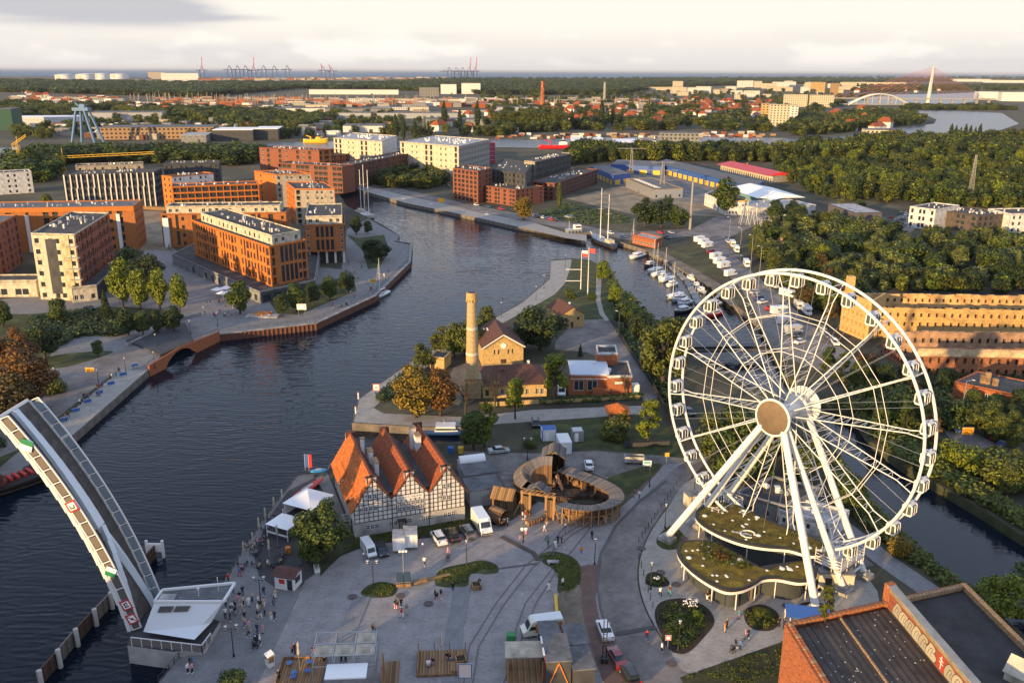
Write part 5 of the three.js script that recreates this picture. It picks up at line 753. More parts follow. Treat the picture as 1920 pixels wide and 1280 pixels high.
for(const[a,b,y,h,c]of[[1195,1262,169,6,C],[1262,1280,167,15,C],[1367,1381,172,9,C],[1383,1397,164,13,W],[1399,1412,163,12,W],[1415,1428,164,12,C],[1442,1484,171,8,C],[1510,1523,172,18,C],[1522,1545,174,20,M.yellowBrick],[1558,1571,178,22,M.oldBrick],[1472,1511,200,23,C],[1521,1560,201,23,C],[1428,1452,232,38,M.yellowBrick],[1443,1477,238,42,C],[1476,1494,230,32,W],[1574,1610,168,6,C],[1790,1850,153,5,W],[1855,1925,155,5,W],[1590,1690,160,6,C],[1340,1364,174,8,M.beige]])far('tower_block',`${c === W ? 'white' : c === C ? 'cream' : 'ochre'} housing block of the distant estate`,a,b,y,h,c,{d:16,group:'housing blocks on the horizon'});
scatter([[30,186],[300,186],[700,186],[1240,196],[1460,205],[1440,246],[960,236],[640,226],[420,226],[30,215]],46,(p,i,x,y)=>{const w=rr(10,34);far('works_shed',`${['pale', 'grey', 'tan', 'white'][i % 4]} works shed in the industrial belt`,x - w,x + w,y,rr(4,8),[C,M.metal,M.beige,W][i % 4],{d:24,win:i % 2,group:'sheds of the industrial belt',cat:'shed',r:pick([M.roofMid,M.roofLight,M.tileBrown])})});
scatter([[1480,160],[1600,165],[1560,182],[1380,190],[1290,180],[1200,178]],24,(p,i,x,y)=>{const w=rr(5,14);far('estate_block',`${i % 2 ? 'white' : 'cream'} slab block among the trees of the estate`,x - w,x + w,y,rr(7,13),i % 2?W:C,{d:14,group:'slab blocks of the estate'})});
const ho=thing('town_house','small pale house with red roof in the distant town','house',at(1300,212),0.4,'small houses of the distant town');part(ho,'wall',bx(14,6,11),W);part(ho,'roof',hip(12,5,15,7,0,6,0,1.57),M.tileRed);part(ho,'chimney',bx(1,3,1,2,8,0),M.brick);
for(const[P,n]of[[[[1285,190],[1480,196],[1470,222],[1280,220]],50],[[[1560,205],[1670,214],[1660,246],[1540,244]],22],[[[1600,160],[1800,160],[1780,172],[1600,176]],40],[[[1050,200],[1250,215],[1240,240],[1060,235]],40],[[[830,215],[930,215],[920,250],[820,250]],8],[[[20,170],[120,172],[110,186],[20,186]],8]])scatter(P,n,(p)=>copyOf(ho,p,rr(0,6.2),null,null,rr(0.8,1.5)));
for(const[n,l,x,b,t,r0,r1,m]of[['factory_chimney','tall red brick factory chimney in the distance',1017,208,154,5.5,3.6,M.brick],['factory_chimney','slim grey concrete chimney in the distance',1133,196,155,4,2.6,M.concrete]]){const p=at(x,b),h=topY(p,t,x)- 2,o=thing(n,l,'chimney',p);part(o,'shaft',cyl(r0,h,0,0,0,14,r1),m);part(o,'rim',cyl(r1*1.2,h*0.03,0,h,0,14),m)}
const crane=(l,x,b,t,up,dir=1,boomTop)=>{const p=at(x,b),s=span(p),H=topY(p,t,x)- 2,w=7*s,o=thing('container_crane',l,'crane',p,0.25),bl=mat(0.06,0.09,0.2,0.7);for(const i of[-1,1])for(const q of[-1,1])part(o,'leg',rod(V(i*w / 2,0,q*w / 2),V(i*w / 2,H*0.62,q*w / 2),H*0.028,4),bl);part(o,'girder',bx(w*2.6,H*0.07,w*0.3,-dir*w*0.4,H*0.62,0),bl);part(o,'a_frame',[rod(V(w / 2,H*0.65,0),V(0,H,0),H*0.02,4),rod(V(-w / 2,H*0.65,0),V(0,H,0),H*0.02,4)],bl);const e=up?V(dir*w*1.15,boomTop?topY(p,boomTop,x)- 2:H,0):V(dir*w*2.6,H*0.64,0);part(o,'boom',rod(V(dir*w / 2,H*0.65,0),e,H*0.03,4),up?M.red:bl);part(o,'stay',rod(V(0,H,0),e.clone().lerp(V(dir*w / 2,H*0.65,0),0.3),H*0.012,3),bl);part(o,'cab',bx(w*0.3,H*0.08,w*0.3,w*0.1,H*0.53,0),M.white)};
crane('lone container crane with raised red boom',379,146,124,1,0.2,107);[431,446,461,476,495,515,539].forEach((x,i)=>crane(`container crane in the long row, ${ord[i]}`,x,147,i===3?124:122,i===3,i===3?0.2:0.4,107));crane('slanting grey crane pair, left one',606,147,124,1,-0.4,119);crane('slanting grey crane pair, right one',622,147,126,1,-0.5,120);[843,856,868,880,891].forEach((x,i)=>crane(`crane of the terminal by the sea, ${ord[i]} of five`,x,147,126,i>2,i>2?0.4:-1,107));
{const o=thing('portal_crane','large blue portal crane over the shipyard quay','crane',at(158,268)),p=o.position,s=span(p),H=topY(p,196,158)- 2,b=mat(0.1,0.2,0.36,0.6);for(const[x,z]of[[-21,0],[-13,-18],[17,0],[24,-18]])part(o,'leg',rod(V(x*s,0,z*s),V(x*s*0.35,H*0.86,z*s*0.6),1.4,6),b);part(o,'top_frame',bx(26*s,H*0.08,14*s,0,H*0.84,-5*s),b);part(o,'machine_house',bx(8*s,H*0.09,6*s,2*s,H*0.92,-5*s),b);part(o,'jib',rod(V(0,H*0.9,-4*s),V(-9*s,H*1.05,-4*s),1,5),b)}
const tower=(l,x,b,t,j0,j1,y0,y1)=>{const p=at(x,b),H=topY(p,t,x)- 2,s=span(p),o=thing('tower_crane',l,'crane',p);for(const i of[-1,1])for(const q of[-1,1])part(o,'mast_leg',rod(V(i*0.9,0,q*0.9),V(i*0.9,H,q*0.9),0.2,4),M.yellow);stuff(part(o,'lattice',Array.from({length:16},(_,i)=>rod(V(i % 2?0.9:-0.9,H*i / 16,0.9),V(i % 2?-0.9:0.9,H*(i + 1)/ 16,0.9),0.14,3)),M.yellow));const a=V((j0 - x)*s,H -(y0 - t)*s,0),e=V((j1 - x)*s,H -(y1 - t)*s,0);for(const d of[0,1.6])part(o,'jib',rod(a.clone().setY(a.y + d),e.clone().setY(e.y + d),0.22,4),M.yellow);stuff(part(o,'jib_lattice',Array.from({length:24},(_,i)=>rod(a.clone().lerp(e,i / 24).add(V(0,(i % 2)*1.6,0)),a.clone().lerp(e,(i + 1)/ 24).add(V(0,((i + 1)% 2)*1.6,0)),0.13,3)),M.yellow));part(o,'counterweight',bx(4,2.4,2,a.x + 3,a.y - 2.6,0),M.concrete);part(o,'apex',rod(V(0,H,0),V(0,H + 6,0),0.3,4),M.yellow);part(o,'tie',rod(V(0,H + 6,0),a.clone().lerp(e,0.7),0.08,3),M.darkMetal)};
tower('yellow tower crane with long level jib by the glass office',121,326,292,78,272,298,288);tower('yellow tower crane with short raised jib at the left edge',40,324,270,30,56,274,258);
{const o=thing('cable_bridge','cable stayed road bridge with one white pylon and red cables','bridge',at(1740,194)),p=o.position,s=span(p),H=topY(p,124,1740)- 2,dk=H*0.12;part(o,'pylon',rod(V(0,0,0),V(3,H,0),6,6,3),W);part(o,'deck',bx(270*s,H*0.03,12,-25*s,dk,0),M.concrete);for(let i=0;i<9;i++)for(const d of[-1,1])part(o,'cable',rod(V(2,H*(0.98 - i*0.03),0),V(d<0?-(158 - i*14)*s:(92 - i*9)*s,dk + 2,0),0.4,3),mat(0.6,0.16,0.13,0.6));for(let i=-7;i<6;i++)part(o,'pier',bx(4,dk,8,i*20*s,0,0),M.concrete)}
{const o=thing('arch_bridge','white tied arch rail bridge in front of the cable bridge','bridge',at(1648,200)),s=span(o.position);for(const z of[-6,6])part(o,'arch',new THREE.TubeGeometry(new THREE.CatmullRomCurve3(Array.from({length:9},(_,i)=>V((i / 8 - 0.5)*106*s,4 + Math.sin(i / 8*Math.PI)*18*s,z))),24,1.5,5),W);part(o,'deck',bx(130*s,2.4,14,0,5),M.concrete);for(let i=1;i<8;i++)part(o,'hanger',rod(V((i / 8 - 0.5)*106*s,6,6),V((i / 8 - 0.5)*106*s,4 + Math.sin(i / 8*Math.PI)*18*s,6),0.6,4),W)}
for(const[l,x,y,w,m,c,h]of[['red offshore ship with white bridge tower',1048,279,74,PAINT.red,M.white,16],['red and white supply ship by the far quay',1222,278,42,PAINT.red,M.white,16],['white survey ship moored on the right',1416,280,40,PAINT.white,M.white,13],['white and red tug on the left river',211,284,26,PAINT.white,M.red,10],['yellow dredger with crane on the river',592,268,44,PAINT.yellow,M.yellow,12],['red cargo barge moored beside the blue crane',265,288,50,PAINT.darkred,M.white,5]]){const p=at(x,y,2),s=span(p),o=thing('harbour_ship',l,'ship',p,Math.PI / 2),[hl,dk]=hullGeo(w*s,w*s*0.18,7);part(o,'hull',hl,m);part(o,'deck',dk,M.rust);part(o,'bridge_house',[bx(w*s*0.14,h*s*0.45,w*s*0.2,0,3,w*s*0.1),bx(w*s*0.11,h*s*0.25,w*s*0.12,0,3 + h*s*0.45,w*s*0.1)],c);part(o,'bridge_window',bx(w*s*0.115,1.6,w*s*0.125,0,3 + h*s*0.55,w*s*0.1),M.glass);part(o,'mast',rod(V(0,3,w*s*0.1),V(0,3 + h*s,w*s*0.1),0.6,5),M.white);part(o,'deck_crane',[rod(V(0,3,-w*s*0.2),V(0,3 + h*s*0.5,-w*s*0.2),0.9,5),rod(V(0,3 + h*s*0.5,-w*s*0.2),V(0,3 + h*s*0.7,-w*s*0.38),0.6,5)],m)}
const mass=(name,label,P,n,w,h,ms,d=6)=>{const lists=ms.map(()=>[]);scatter(P,n,(p,i)=>lists[i % ms.length].push(bx(w*rr(0.7,1.3),h*rr(0.6,1.4),d,p.x,G,p.z,rr(-0.1,0.1))));const o=new THREE.Group();o.name=numbered(name);tag(o,label,null,null,'stuff');scene.add(o);ms.forEach((m,i)=>stuff(part(o,name,lists[i],m)))};
mass('goods_wagons','rows of rusty goods wagons in the rail yard',[[300,184],[700,186],[1000,190],[1000,200],[620,200],[300,192]],240,26,5,[M.rust,M.brick,M.concrete]);mass('yard_masts','forest of catenary masts over the rail yard',[[240,184],[1230,194],[1230,204],[240,194]],300,0.9,16,[mat(0.3,0.2,0.15,0.9),M.concrete],0.9);mass('container_stacks','coloured container stacks in the port yards',[[20,184],[220,186],[220,194],[20,194]],110,18,8,[M.rust,W,M.tileRed,g,M.beige]);mass('container_stacks','white and red container stacks behind the tree belt',[[225,200],[300,198],[545,204],[540,211],[380,209],[225,208]],190,16,8,[W,M.tileRed,W,M.rust,M.beige]);mass('container_stacks','red container stacks along the sea terminal',[[370,148],[840,146],[840,149],[370,152]],150,40,12,[M.rust,M.beige,g,M.brownRed]);mass('town_roofs','jumble of low roofs in the distant town',[[780,186],[1250,190],[1480,196],[1480,204],[1200,206],[780,200]],170,26,8,[W,M.beige,M.tileRed,g],14);mass('town_roofs','jumble of shipyard roofs across the river',[[100,240],[640,225],[640,258],[420,262],[100,262]],90,14,7,[M.beige,M.rust,g,W],12);mass('quay_clutter','cranes containers and gear on the far quay',[[930,255],[1450,249],[1450,257],[930,261]],90,7,3,[M.rust,M.beige,M.oldBrick,W,M.tileRed]);
const DK=['deep','green','green'],MX=['deep','green','olive','olive'];
wood('scattered trees among the works across the river',[[20,210],[640,205],[1000,240],[960,256],[640,258],[420,262],[200,258],[20,262]],420,8,15,MX,1.3);
wood('dark forest belt in front of the sea',[[0,152],[260,156],[700,158],[820,148],[1000,148],[1920,143],[2000,150],[1560,156],[1250,163],[1150,178],[930,178],[760,170],[560,166],[380,182],[0,172]],5200,16,24,DK,3);wood('tree belt along the rail yard',[[0,195],[360,203],[640,224],[560,246],[440,236],[180,206],[0,232]],620,10,16,MX,1.7);wood('trees between the distant town houses',[[900,180],[1250,172],[1500,168],[1640,182],[1560,204],[1480,248],[1290,244],[1080,246],[930,250]],760,10,17,MX,1.5);wood('wooded shore of the far river',[[1600,160],[1800,160],[1920,160],[1920,170],[1820,170],[1600,174]],500,12,18,MX,2);wood('green spit below the cable bridge',[[1690,199],[1760,200],[1860,200],[1910,206],[1800,207],[1690,206]],160,6,12,MX,2);wood('trees around the river bend',[[1500,228],[1640,212],[1720,216],[1740,234],[1640,240],[1560,252],[1480,255]],240,12,18,MX,1.4);wood('tree belt behind the town on the near river shore',[[90,296],[480,292],[490,300],[450,312],[300,306],[110,306],[100,340],[20,345],[20,312]],330,10,17,DK,1.5);wood('dense tree belt behind the blue warehouses',[[1075,290],[1300,292],[1460,292],[1620,270],[1920,264],[1990,300],[1600,300],[1440,306],[1300,302],[1120,305],[1060,312]],760,9,19,MX,0.95);
wood('dark grove on the far bank between the blocks',[[705,352],[720,334],[790,322],[850,320],[848,340],[800,356]],70,7,12,MX,1.2);wood('low undergrowth of the right hand wood',[[1450,312],[1920,290],[2000,400],[1720,384],[1560,376],[1480,350]],620,5,14,['green','olive','olive','lime','deep','green'],0.95);wood('low undergrowth below the office building',[[1420,420],[1560,402],[1700,448],[2000,446],[2000,552],[1640,548],[1560,600],[1480,560],[1420,490]],560,3,9,['deep','silver','green','silver','olive'],1.0);
const grove=(P,n,h0,h1,tones,kinds,where,group)=>scatter(P,n,(p)=>{const t=pick(tones),q=pick(kinds);tree(q,p,rr(h0,h1),t,`${toneWord[t]} ${kindWord[q]} ${where}`,group)});
grove([[1452,312],[1920,285],[1960,396],[1720,383],[1560,376],[1480,350]],78,11,18,['green','olive','lime','olive','lime','deep'],['oval','broad','round','loose','column'],'in the wood beyond the office building','trees of the right hand wood');grove([[1430,420],[1560,404],[1700,450],[1960,448],[1960,550],[1640,546],[1520,505],[1420,500]],58,7,13,['green','silver','deep','silver','olive','lime'],['oval','willow','broad','bush','round'],'between the office building and the ruins','trees before the ruins');grove([[1440,500],[1530,500],[1600,545],[1575,610],[1520,590],[1450,540]],14,6,11,['olive','olive','brown','green'],['round','loose','willow'],'between the marina road and the ruins','trees by the marina road');
grove([[1530,690],[1640,680],[1760,712],[1790,770],[1760,850],[1660,820],[1580,750]],24,5,9,['green','deep','olive','rusty'],['round','bush','loose'],'on the overgrown bank below the ruins','trees on the moat bank');grove([[1800,775],[1920,790],[1920,850],[1830,812]],12,6,10,['green','deep','olive'],['round','broad'],'along the side street at the right edge','trees of the side street');grove([[1840,870],[1960,905],[1960,985],[1850,935]],10,5,9,['green','olive'],['broad','round','bush'],'on the right moat bank at the picture edge','trees of the right moat bank');trees([['bush',1792,870,822,'lime','on the moat bank, left of two'],['bush',1822,885,828,'lime','on the moat bank, right of two'],['broad',1880,1165,1068,'lime','at the lower right edge beside the moat'],['broad',1935,1130,1040,'green','at the right edge beside the moat'],['bush',1686,1040,1005,'gold','on the moat path by the wheel'],['round',1700,470,440,'silver','before the office building'],['broad',1612,395,372,'green','beside the grey box hall'],['column',1905,520,470,'silver','at the right edge above the ruins']]);for(let i=0;i<7;i++)tree('column',at(1782 + i*9,262),treeH(1782,262,232 +(i % 3)*3),'deep','dark poplar in the tight row by the river','row of dark poplars');for(const[x,b,t]of[[833,238,190],[862,240,205],[742,262,215],[757,262,220],[778,262,222],[895,242,190],[1128,236,188],[1148,236,196],[1072,240,205],[1096,240,202]])tree('column',at(x,b),treeH(x,b,t),'deep','dark poplar standing high above the distant roofs','scattered poplars');for(let i=0;i<12;i++)tree('broad',at(934 + i*10,244),treeH(934,244,206),'olive','broad tree in the long dense row before the red chimney','long row of broad trees');grove([[1430,465],[1500,470],[1480,500],[1400,470]],10,7,12,['green','deep','olive'],['round','broad'],'around the brick villa','trees around the villa');grove([[1420,400],[1560,404],[1600,440],[1500,440]],12,7,12,['deep','green'],['round','broad'],'right of the substation','trees by the substation');
scrub('reeds','yellow green reeds along the right bank of the moat',[[1545,748],[1605,776],[1645,832],[1705,874],[1780,915],[1860,958],[1960,1015],[1960,985],[1860,930],[1780,880],[1700,830],[1620,760]],900,2,'olive',0.45);scrub('reeds','low shrubs along the near bank of the moat',[[1560,838],[1600,905],[1650,962],[1705,1016],[1760,1070],[1835,1118],[1800,1120],[1700,1045],[1620,985],[1570,920]],520,1.5,'olive',0.4);scrub('reeds','dark reeds in the creek of the park',[[100,655],[40,640],[60,600],[150,588],[232,588],[262,600],[236,612],[228,630],[150,632]],800,2.4,'deep',0.5);scrub('meadow_grass','rough tall grass of the far field',[[1005,402],[1060,380],[1180,406],[1180,418],[1100,420]],260,0.7,'green',0.6);scrub('weeds','shrubs growing inside the ruined granaries',[[1700,645],[1920,650],[1920,668],[1720,664]],120,3,'green',0.5);scrub('weeds','shrubs in front of the ruined granary',[[1700,706],[1930,712],[1930,735],[1760,742],[1660,690]],320,2.4,'deep',0.5);scrub('weeds','bushes in the old gardens behind the wheel',[[1560,700],[1660,700],[1760,780],[1760,850],[1650,800]],380,2,'olive',0.5);
[[-51,22],[-95,22],[-117,24],[-139,24],[-161,26],[-184,27],[-208,29],[-234,33],[-260,35],[-286,35],[-312,34]].forEach(([x,h],i)=>{const o=thing('brick_granary',`gabled brick granary on the old quay, ${['first', 'second', 'third', 'fourth', 'fifth', 'sixth', 'seventh', 'eighth', 'ninth', 'tenth', 'last'][i]} of the row`,'granary',[x,G,-56]);part(o,'wall',bx(21,h - 9,20),M.brick);part(o,'gable_wall',gable(21,7,19.8,0,h - 9,0),M.brick);for(const s of[-1,1])part(o,'roof_slope',beam(V(s*10.8,h - 9.2,0),V(0,h - 1.9,0),20.4,0.3),M.tileRed);for(let a=0;a<5;a++)for(let b=0;b<3;b++)part(o,'window',bx(1.2,1.6,0.1),M.glass,-8 + a*4,2 + b*3.6,-10.03)});
}
// ---------- headland: pump station, chimney, trees ----------
{
const c=thing('brick_chimney','tall pale yellow brick factory chimney on a square base','chimney',at(886,742),0.1);
part(c,'base',[bx(4.2,5.2,4.2),bx(4.6,0.35,4.6,0,5.2)],M.paleBrick);part(c,'shaft',new THREE.CylinderGeometry(1.15,1.75,21.4,18).translate(0,16.2,0),mat(0.66,0.52,0.3,0.9,{map:every(T.brick,0.4,0.06)}));
for(const[y,r]of[[11.5,1.66],[18.3,1.42]])for(const k of[0,0.35])part(c,'iron_band',new THREE.CylinderGeometry(r,r + 0.02,0.12,18).translate(0,y + k,0),M.white);
part(c,'crown',[cyl(1.3,0.5,0,25.6,0,18),cyl(1.42,1.2,0,26.1,0,18),cyl(1.35,0.4,0,27.3,0,18)],M.yellowBrick);for(let i=0;i<12;i++)part(c,'corbel',bx(0.22,0.6,0.22,Math.cos(i*0.524)*1.4,25.4,Math.sin(i*0.524)*1.4),M.yellowBrick);part(c,'flue',cyl(1.0,0.1,0,27.65,0,16),M.black);
const A=at(906,690),B=at(981,686),u=B.clone().sub(A),w=u.length(),ry=-Math.atan2(u.z,u.x),h=thing('engine_house','yellow brick gabled engine house with brown tiled roof and round window','building',A.clone().lerp(B,0.5),ry),D=16,he=6.2,rh=3.4;
part(h,'side_wall',bx(0.5,he,D - 0.1,-w / 2 + 0.25,0,-D / 2),M.yellowBrick);part(h,'side_wall',bx(0.5,he,D - 0.1,w / 2 - 0.25,0,-D / 2),M.yellowBrick);
const gs=new THREE.Shape([[-w / 2,0],[w / 2,0],[w / 2,he],[0,he + rh],[-w / 2,he]].map(([a,b])=>new THREE.Vector2(a,b)));for(const z of[0,-D + 0.4])part(h,'gable_wall',new THREE.ExtrudeGeometry(gs,{depth:0.4,bevelEnabled:false}).translate(0,0,z - 0.35),M.yellowBrick);
for(const s of[-1,1]){part(h,'roof_slope',beam(V(s*(w / 2 + 0.5),he - 0.3,-D / 2),V(0,he + rh + 0.2,-D / 2),D + 1.2,0.22),M.tileBrown);part(h,'verge_board',beam(V(s*(w / 2 + 0.5),he - 0.35,0.6),V(0,he + rh + 0.12,0.6),0.08,0.3),M.white);for(let i=0;i<5;i++)part(h,'cornice',beam(V(s*w*0.46*(1 - i / 5),he - 0.7 +(rh)*i / 5,0.12),V(s*w*0.46*(1 -(i + 0.8)/ 5),he - 0.7 + rh*(i + 0.8)/ 5,0.12),0.1,0.25),M.oldBrick)}
part(h,'round_window',new THREE.CylinderGeometry(0.85,0.85,0.16,20).rotateX(Math.PI / 2).translate(0,6.4,0.1),M.white);for(const x of[-2.6,-1.4,1.4,2.6])part(h,'window',bx(0.35,1.3,0.08),M.glass,x,4,0.07);for(let i=0;i<9;i++)part(h,'roof_vent',bx(0.4,0.3,0.4),M.white,-rr(0.5,4),he + 2,-rr(2,14));part(h,'door',bx(1.6,2.4,0.1),M.woodDark,0,0,0.08);part(h,'base_wall',bx(w*0.99,1.2,0.3,0,0,0.1),M.paleBrick);
const b2=thing('boiler_house','long low yellow brick wing with brown hipped roof','building',at(966,742),0.02),f=rectOf(at(905,746),at(1025,743),at(1018,706));block(b2,f,2,5.6,{m:M.yellowBrick,0:{ops:(l)=>rows(l,1,3.4,'d..f..f.f.ff',{w:0.9,h:1.7,y:0.6})}},{roof:null});{const m=f[0].clone().lerp(f[2],0.5).sub(b2.position);part(b2,'roof',hip(len(f[1],f[2])+ 0.8,3,len(f[0],f[1])+ 0.8,len(f[0],f[1])- 7,m.x,3.4,m.z,Math.PI / 2 - Math.atan2(f[1].z - f[0].z,f[1].x - f[0].x)),M.tileBrown);part(b2,'gable_dormer',gable(5,1.8,4,m.x - 3,4.4,m.z + 1,0),M.tileBrown);for(let i=0;i<10;i++)part(b2,'roof_vent',bx(0.3,0.3,0.3),M.white,m.x + rr(-7,7),5.2,m.z + rr(0.8,1.6));part(b2,'chimney',bx(0.7,1.8,0.7),M.white,m.x + 4,5,m.z - 2)}
const b3=thing('brick_hall','red brick hall with pale curved metal roof','building',at(1100,740));{const f=rectOf(at(1065,740),at(1136,740),at(1136,712));block(b3,f,2,7.4,{m:M.brick,0:{ops:(l)=>[{x:1.5,y:1.2,w:2.6,h:2.8,k:'f'},{x:5,y:1.2,w:2.6,h:2.8,k:'f'}]}},{roof:null});const g=new THREE.CylinderGeometry(9,9,len(f[0],f[1])+ 0.4,14,1,false,-0.42,0.84).rotateZ(Math.PI / 2);const m=f[0].clone().lerp(f[2],0.5).sub(b3.position);part(b3,'roof',[bx(len(f[0],f[1]),0.3,len(f[1],f[2]),m.x,5.3,m.z),...[0,1,2,3,4,5,6].map((i)=>{const d=len(f[1],f[2]),q=(t)=>V(m.x,5.6 + Math.sin(t*Math.PI)*0.9,m.z + d / 2 - d*t),a=q(i / 7),e=q((i + 1)/ 7);return beam(a,e,len(f[0],f[1])+ 0.3,0.14)})],mat(0.52,0.56,0.62,0.6));part(b3,'string_course',bx(len(f[0],f[1]),0.25,0.12,m.x,4.3,m.z + len(f[1],f[2])/ 2 + 0.08),M.whiteWall);part(b3,'lean_to',bx(4.5,2.2,1.6,m.x + 3,0,m.z + len(f[1],f[2])/ 2 + 0.9),M.brick);part(b3,'roof_cowl',cyl(0.35,0.8,m.x + 1.5,6.3,m.z,8),M.white)}
const b4=thing('brick_annexe','red brick annexe with flat dark roof and white edge','building',at(1160,742));block(b4,rectOf(at(1137,743),at(1184,742),at(1176,712)),2,7.2,{m:M.brick,0:{ops:(l)=>[{x:2,y:3.4,w:2.4,h:0.6,k:'f',g:M.tent}]}},{roof:M.roofDark,rim:M.whiteWall});part(b4,'roof_tank',cyl(0.8,0.9,-2.5,5.2,-4,14),M.white);
const b5=thing('brick_stair_tower','square red brick roof tower with white rim','building',at(1138,716));block(b5,rectOf(at(1118,718),at(1156,718),at(1153,702)),2,10.2,{m:M.brick},{roof:M.roofDark,rim:M.whiteWall});
const cot=(n,l,x0,y0,x1,y1,d,he,rh,wm,rm)=>{const A=at(x0,y0),B=at(x1,y1),u=B.clone().sub(A),w=u.length(),o=thing(n,l,'house',A.clone().lerp(B,0.5),-Math.atan2(u.z,u.x));part(o,'wall',bx(w,he,d,0,0,-d / 2),wm);part(o,'gable_wall',gable(w,rh,0.3,0,he,-0.15),wm);for(const s of[-1,1])part(o,'roof_slope',beam(V(s*(w / 2 + 0.4),he - 0.3,-d / 2),V(0,he + rh + 0.15,-d / 2),d + 0.8,0.2),rm);for(const s of[-1,1])part(o,'window',bx(0.9,0.8,0.08),M.glass,s*w*0.25,he*0.55,0.05);part(o,'door',bx(0.9,2,0.08),M.woodDark,0,0,0.05);part(o,'chimney',bx(0.5,1.2,0.5),M.white,w*0.1,he + rh*0.7,-d*0.4);return o};
cot('yellow_house','small yellow brick house with brown gabled roof',1050,616,1095,612,12,4.8,2,M.yellowBrick,M.tileBrown);
const hut=thing('transformer_hut','little yellow hut with dark flat roof by the quay','hut',at(824,692));block(hut,rectOf(at(806,690),at(833,694),at(846,681)),2,5.2,{m:M.yellowBrick,0:{ops:[{x:0.3,y:0.06,w:1.2,h:2.1,k:'d'}]},1:{ops:(l)=>rows(l,1,3.2,'ddd',{y:2.2,h:0.5,w:0.7})}},{roof:M.roofDark});
const pv=thing('tiled_pavilion','small brick kiosk with pyramid roof of orange tiles on the lawn','pavilion',at(1157,787));part(pv,'wall',bx(3.8,2.6,3.6),M.brick);part(pv,'roof',hip(5.8,1.8,5.6,0.3,0,2.6,0),M.tileOrange);part(pv,'door',bx(1,2,0.08),M.woodDark,0.6,0,1.83);
for(const[n,l,x,y,s,m,e]of[['site_cabin','white site cabin with blue edges and blue roof',1028,822,[3.2,2.7,3],M.white,M.blue],['site_cabin','longer white site cabin with blue corner posts and white roof',1057,842,[2.8,2.7,5.4],M.white,M.blue],['steel_container','plain grey steel container beside the white cabins',1082,824,[2.4,2.5,2.6],M.metal,M.metal],['switch_box','white electrical cabin near the yard gate',1190,737,[2,2.6,1.8],M.white,M.metal]]){const o=thing(n,l,n==='steel_container'?'container':'cabin',at(x,y),0.12),[w,h,d]=s;part(o,'wall',bx(w,h,d),m);for(const a of[-1,1])for(const b of[-1,1])part(o,'corner_post',bx(0.16,h + 0.06,0.16),e,a*w / 2,0,b*d / 2);part(o,'roof',bx(w - 0.2,0.1,d - 0.2,0,h),x===1028?M.blue:m);part(o,'door',bx(0.85,2,0.06),M.tent,-w*0.15,0.1,d / 2 + 0.02)}
for(let i=0;i<11;i++){const o=thing('refuse_bin','dark wheeled refuse bin in the row along the lawn edge','bin',at(1175 + i*7.6,838 - i*0.4),0.1,'refuse bins along the lawn edge');part(o,'bin_body',frustum(0.7,0.9,0.8,1.1,1,0.1),M.darkGrey);part(o,'lid',bx(1.15,0.1,0.85,0,1.1),M.black)}
fence('yard_fence',[[1145,602],[1180,660],[1222,720],[1262,800],[1292,830]],1.6,M.darkMetal,'dark mesh fence along the headland yard',2.6);fence('garden_wall',[[900,763],[960,760],[1010,757]],1.3,M.yellowBrick,'low yellow wall in front of the boiler house',9,true,'wall');fence('garden_wall',[[1016,757],[1060,755],[1115,752],[1200,748]],1,M.yellowBrick,'low planted wall before the brick hall',9,true,'wall');
scrub('hedge','clipped dark hedge along the quay path',[[708,745],[760,700],[775,705],[740,745],[715,755]],240,1.6,'deep');scrub('hedge','hedge in front of the brick hall',[[1015,752],[1120,747],[1200,742],[1200,748],[1120,754],[1016,758]],150,1.4,'green');scrub('shore_scrub','tangled green shrubs on the headland bank',[[1140,507],[1160,540],[1200,580],[1226,605],[1258,640],[1285,670],[1270,690],[1240,660],[1200,625],[1160,580],[1140,540]],420,3.2,'olive',0.6);scrub('shore_scrub','green undergrowth along the yard fence',[[1150,610],[1190,640],[1250,720],[1280,760],[1262,770],[1225,720],[1180,655]],260,1.8,'deep',0.5);
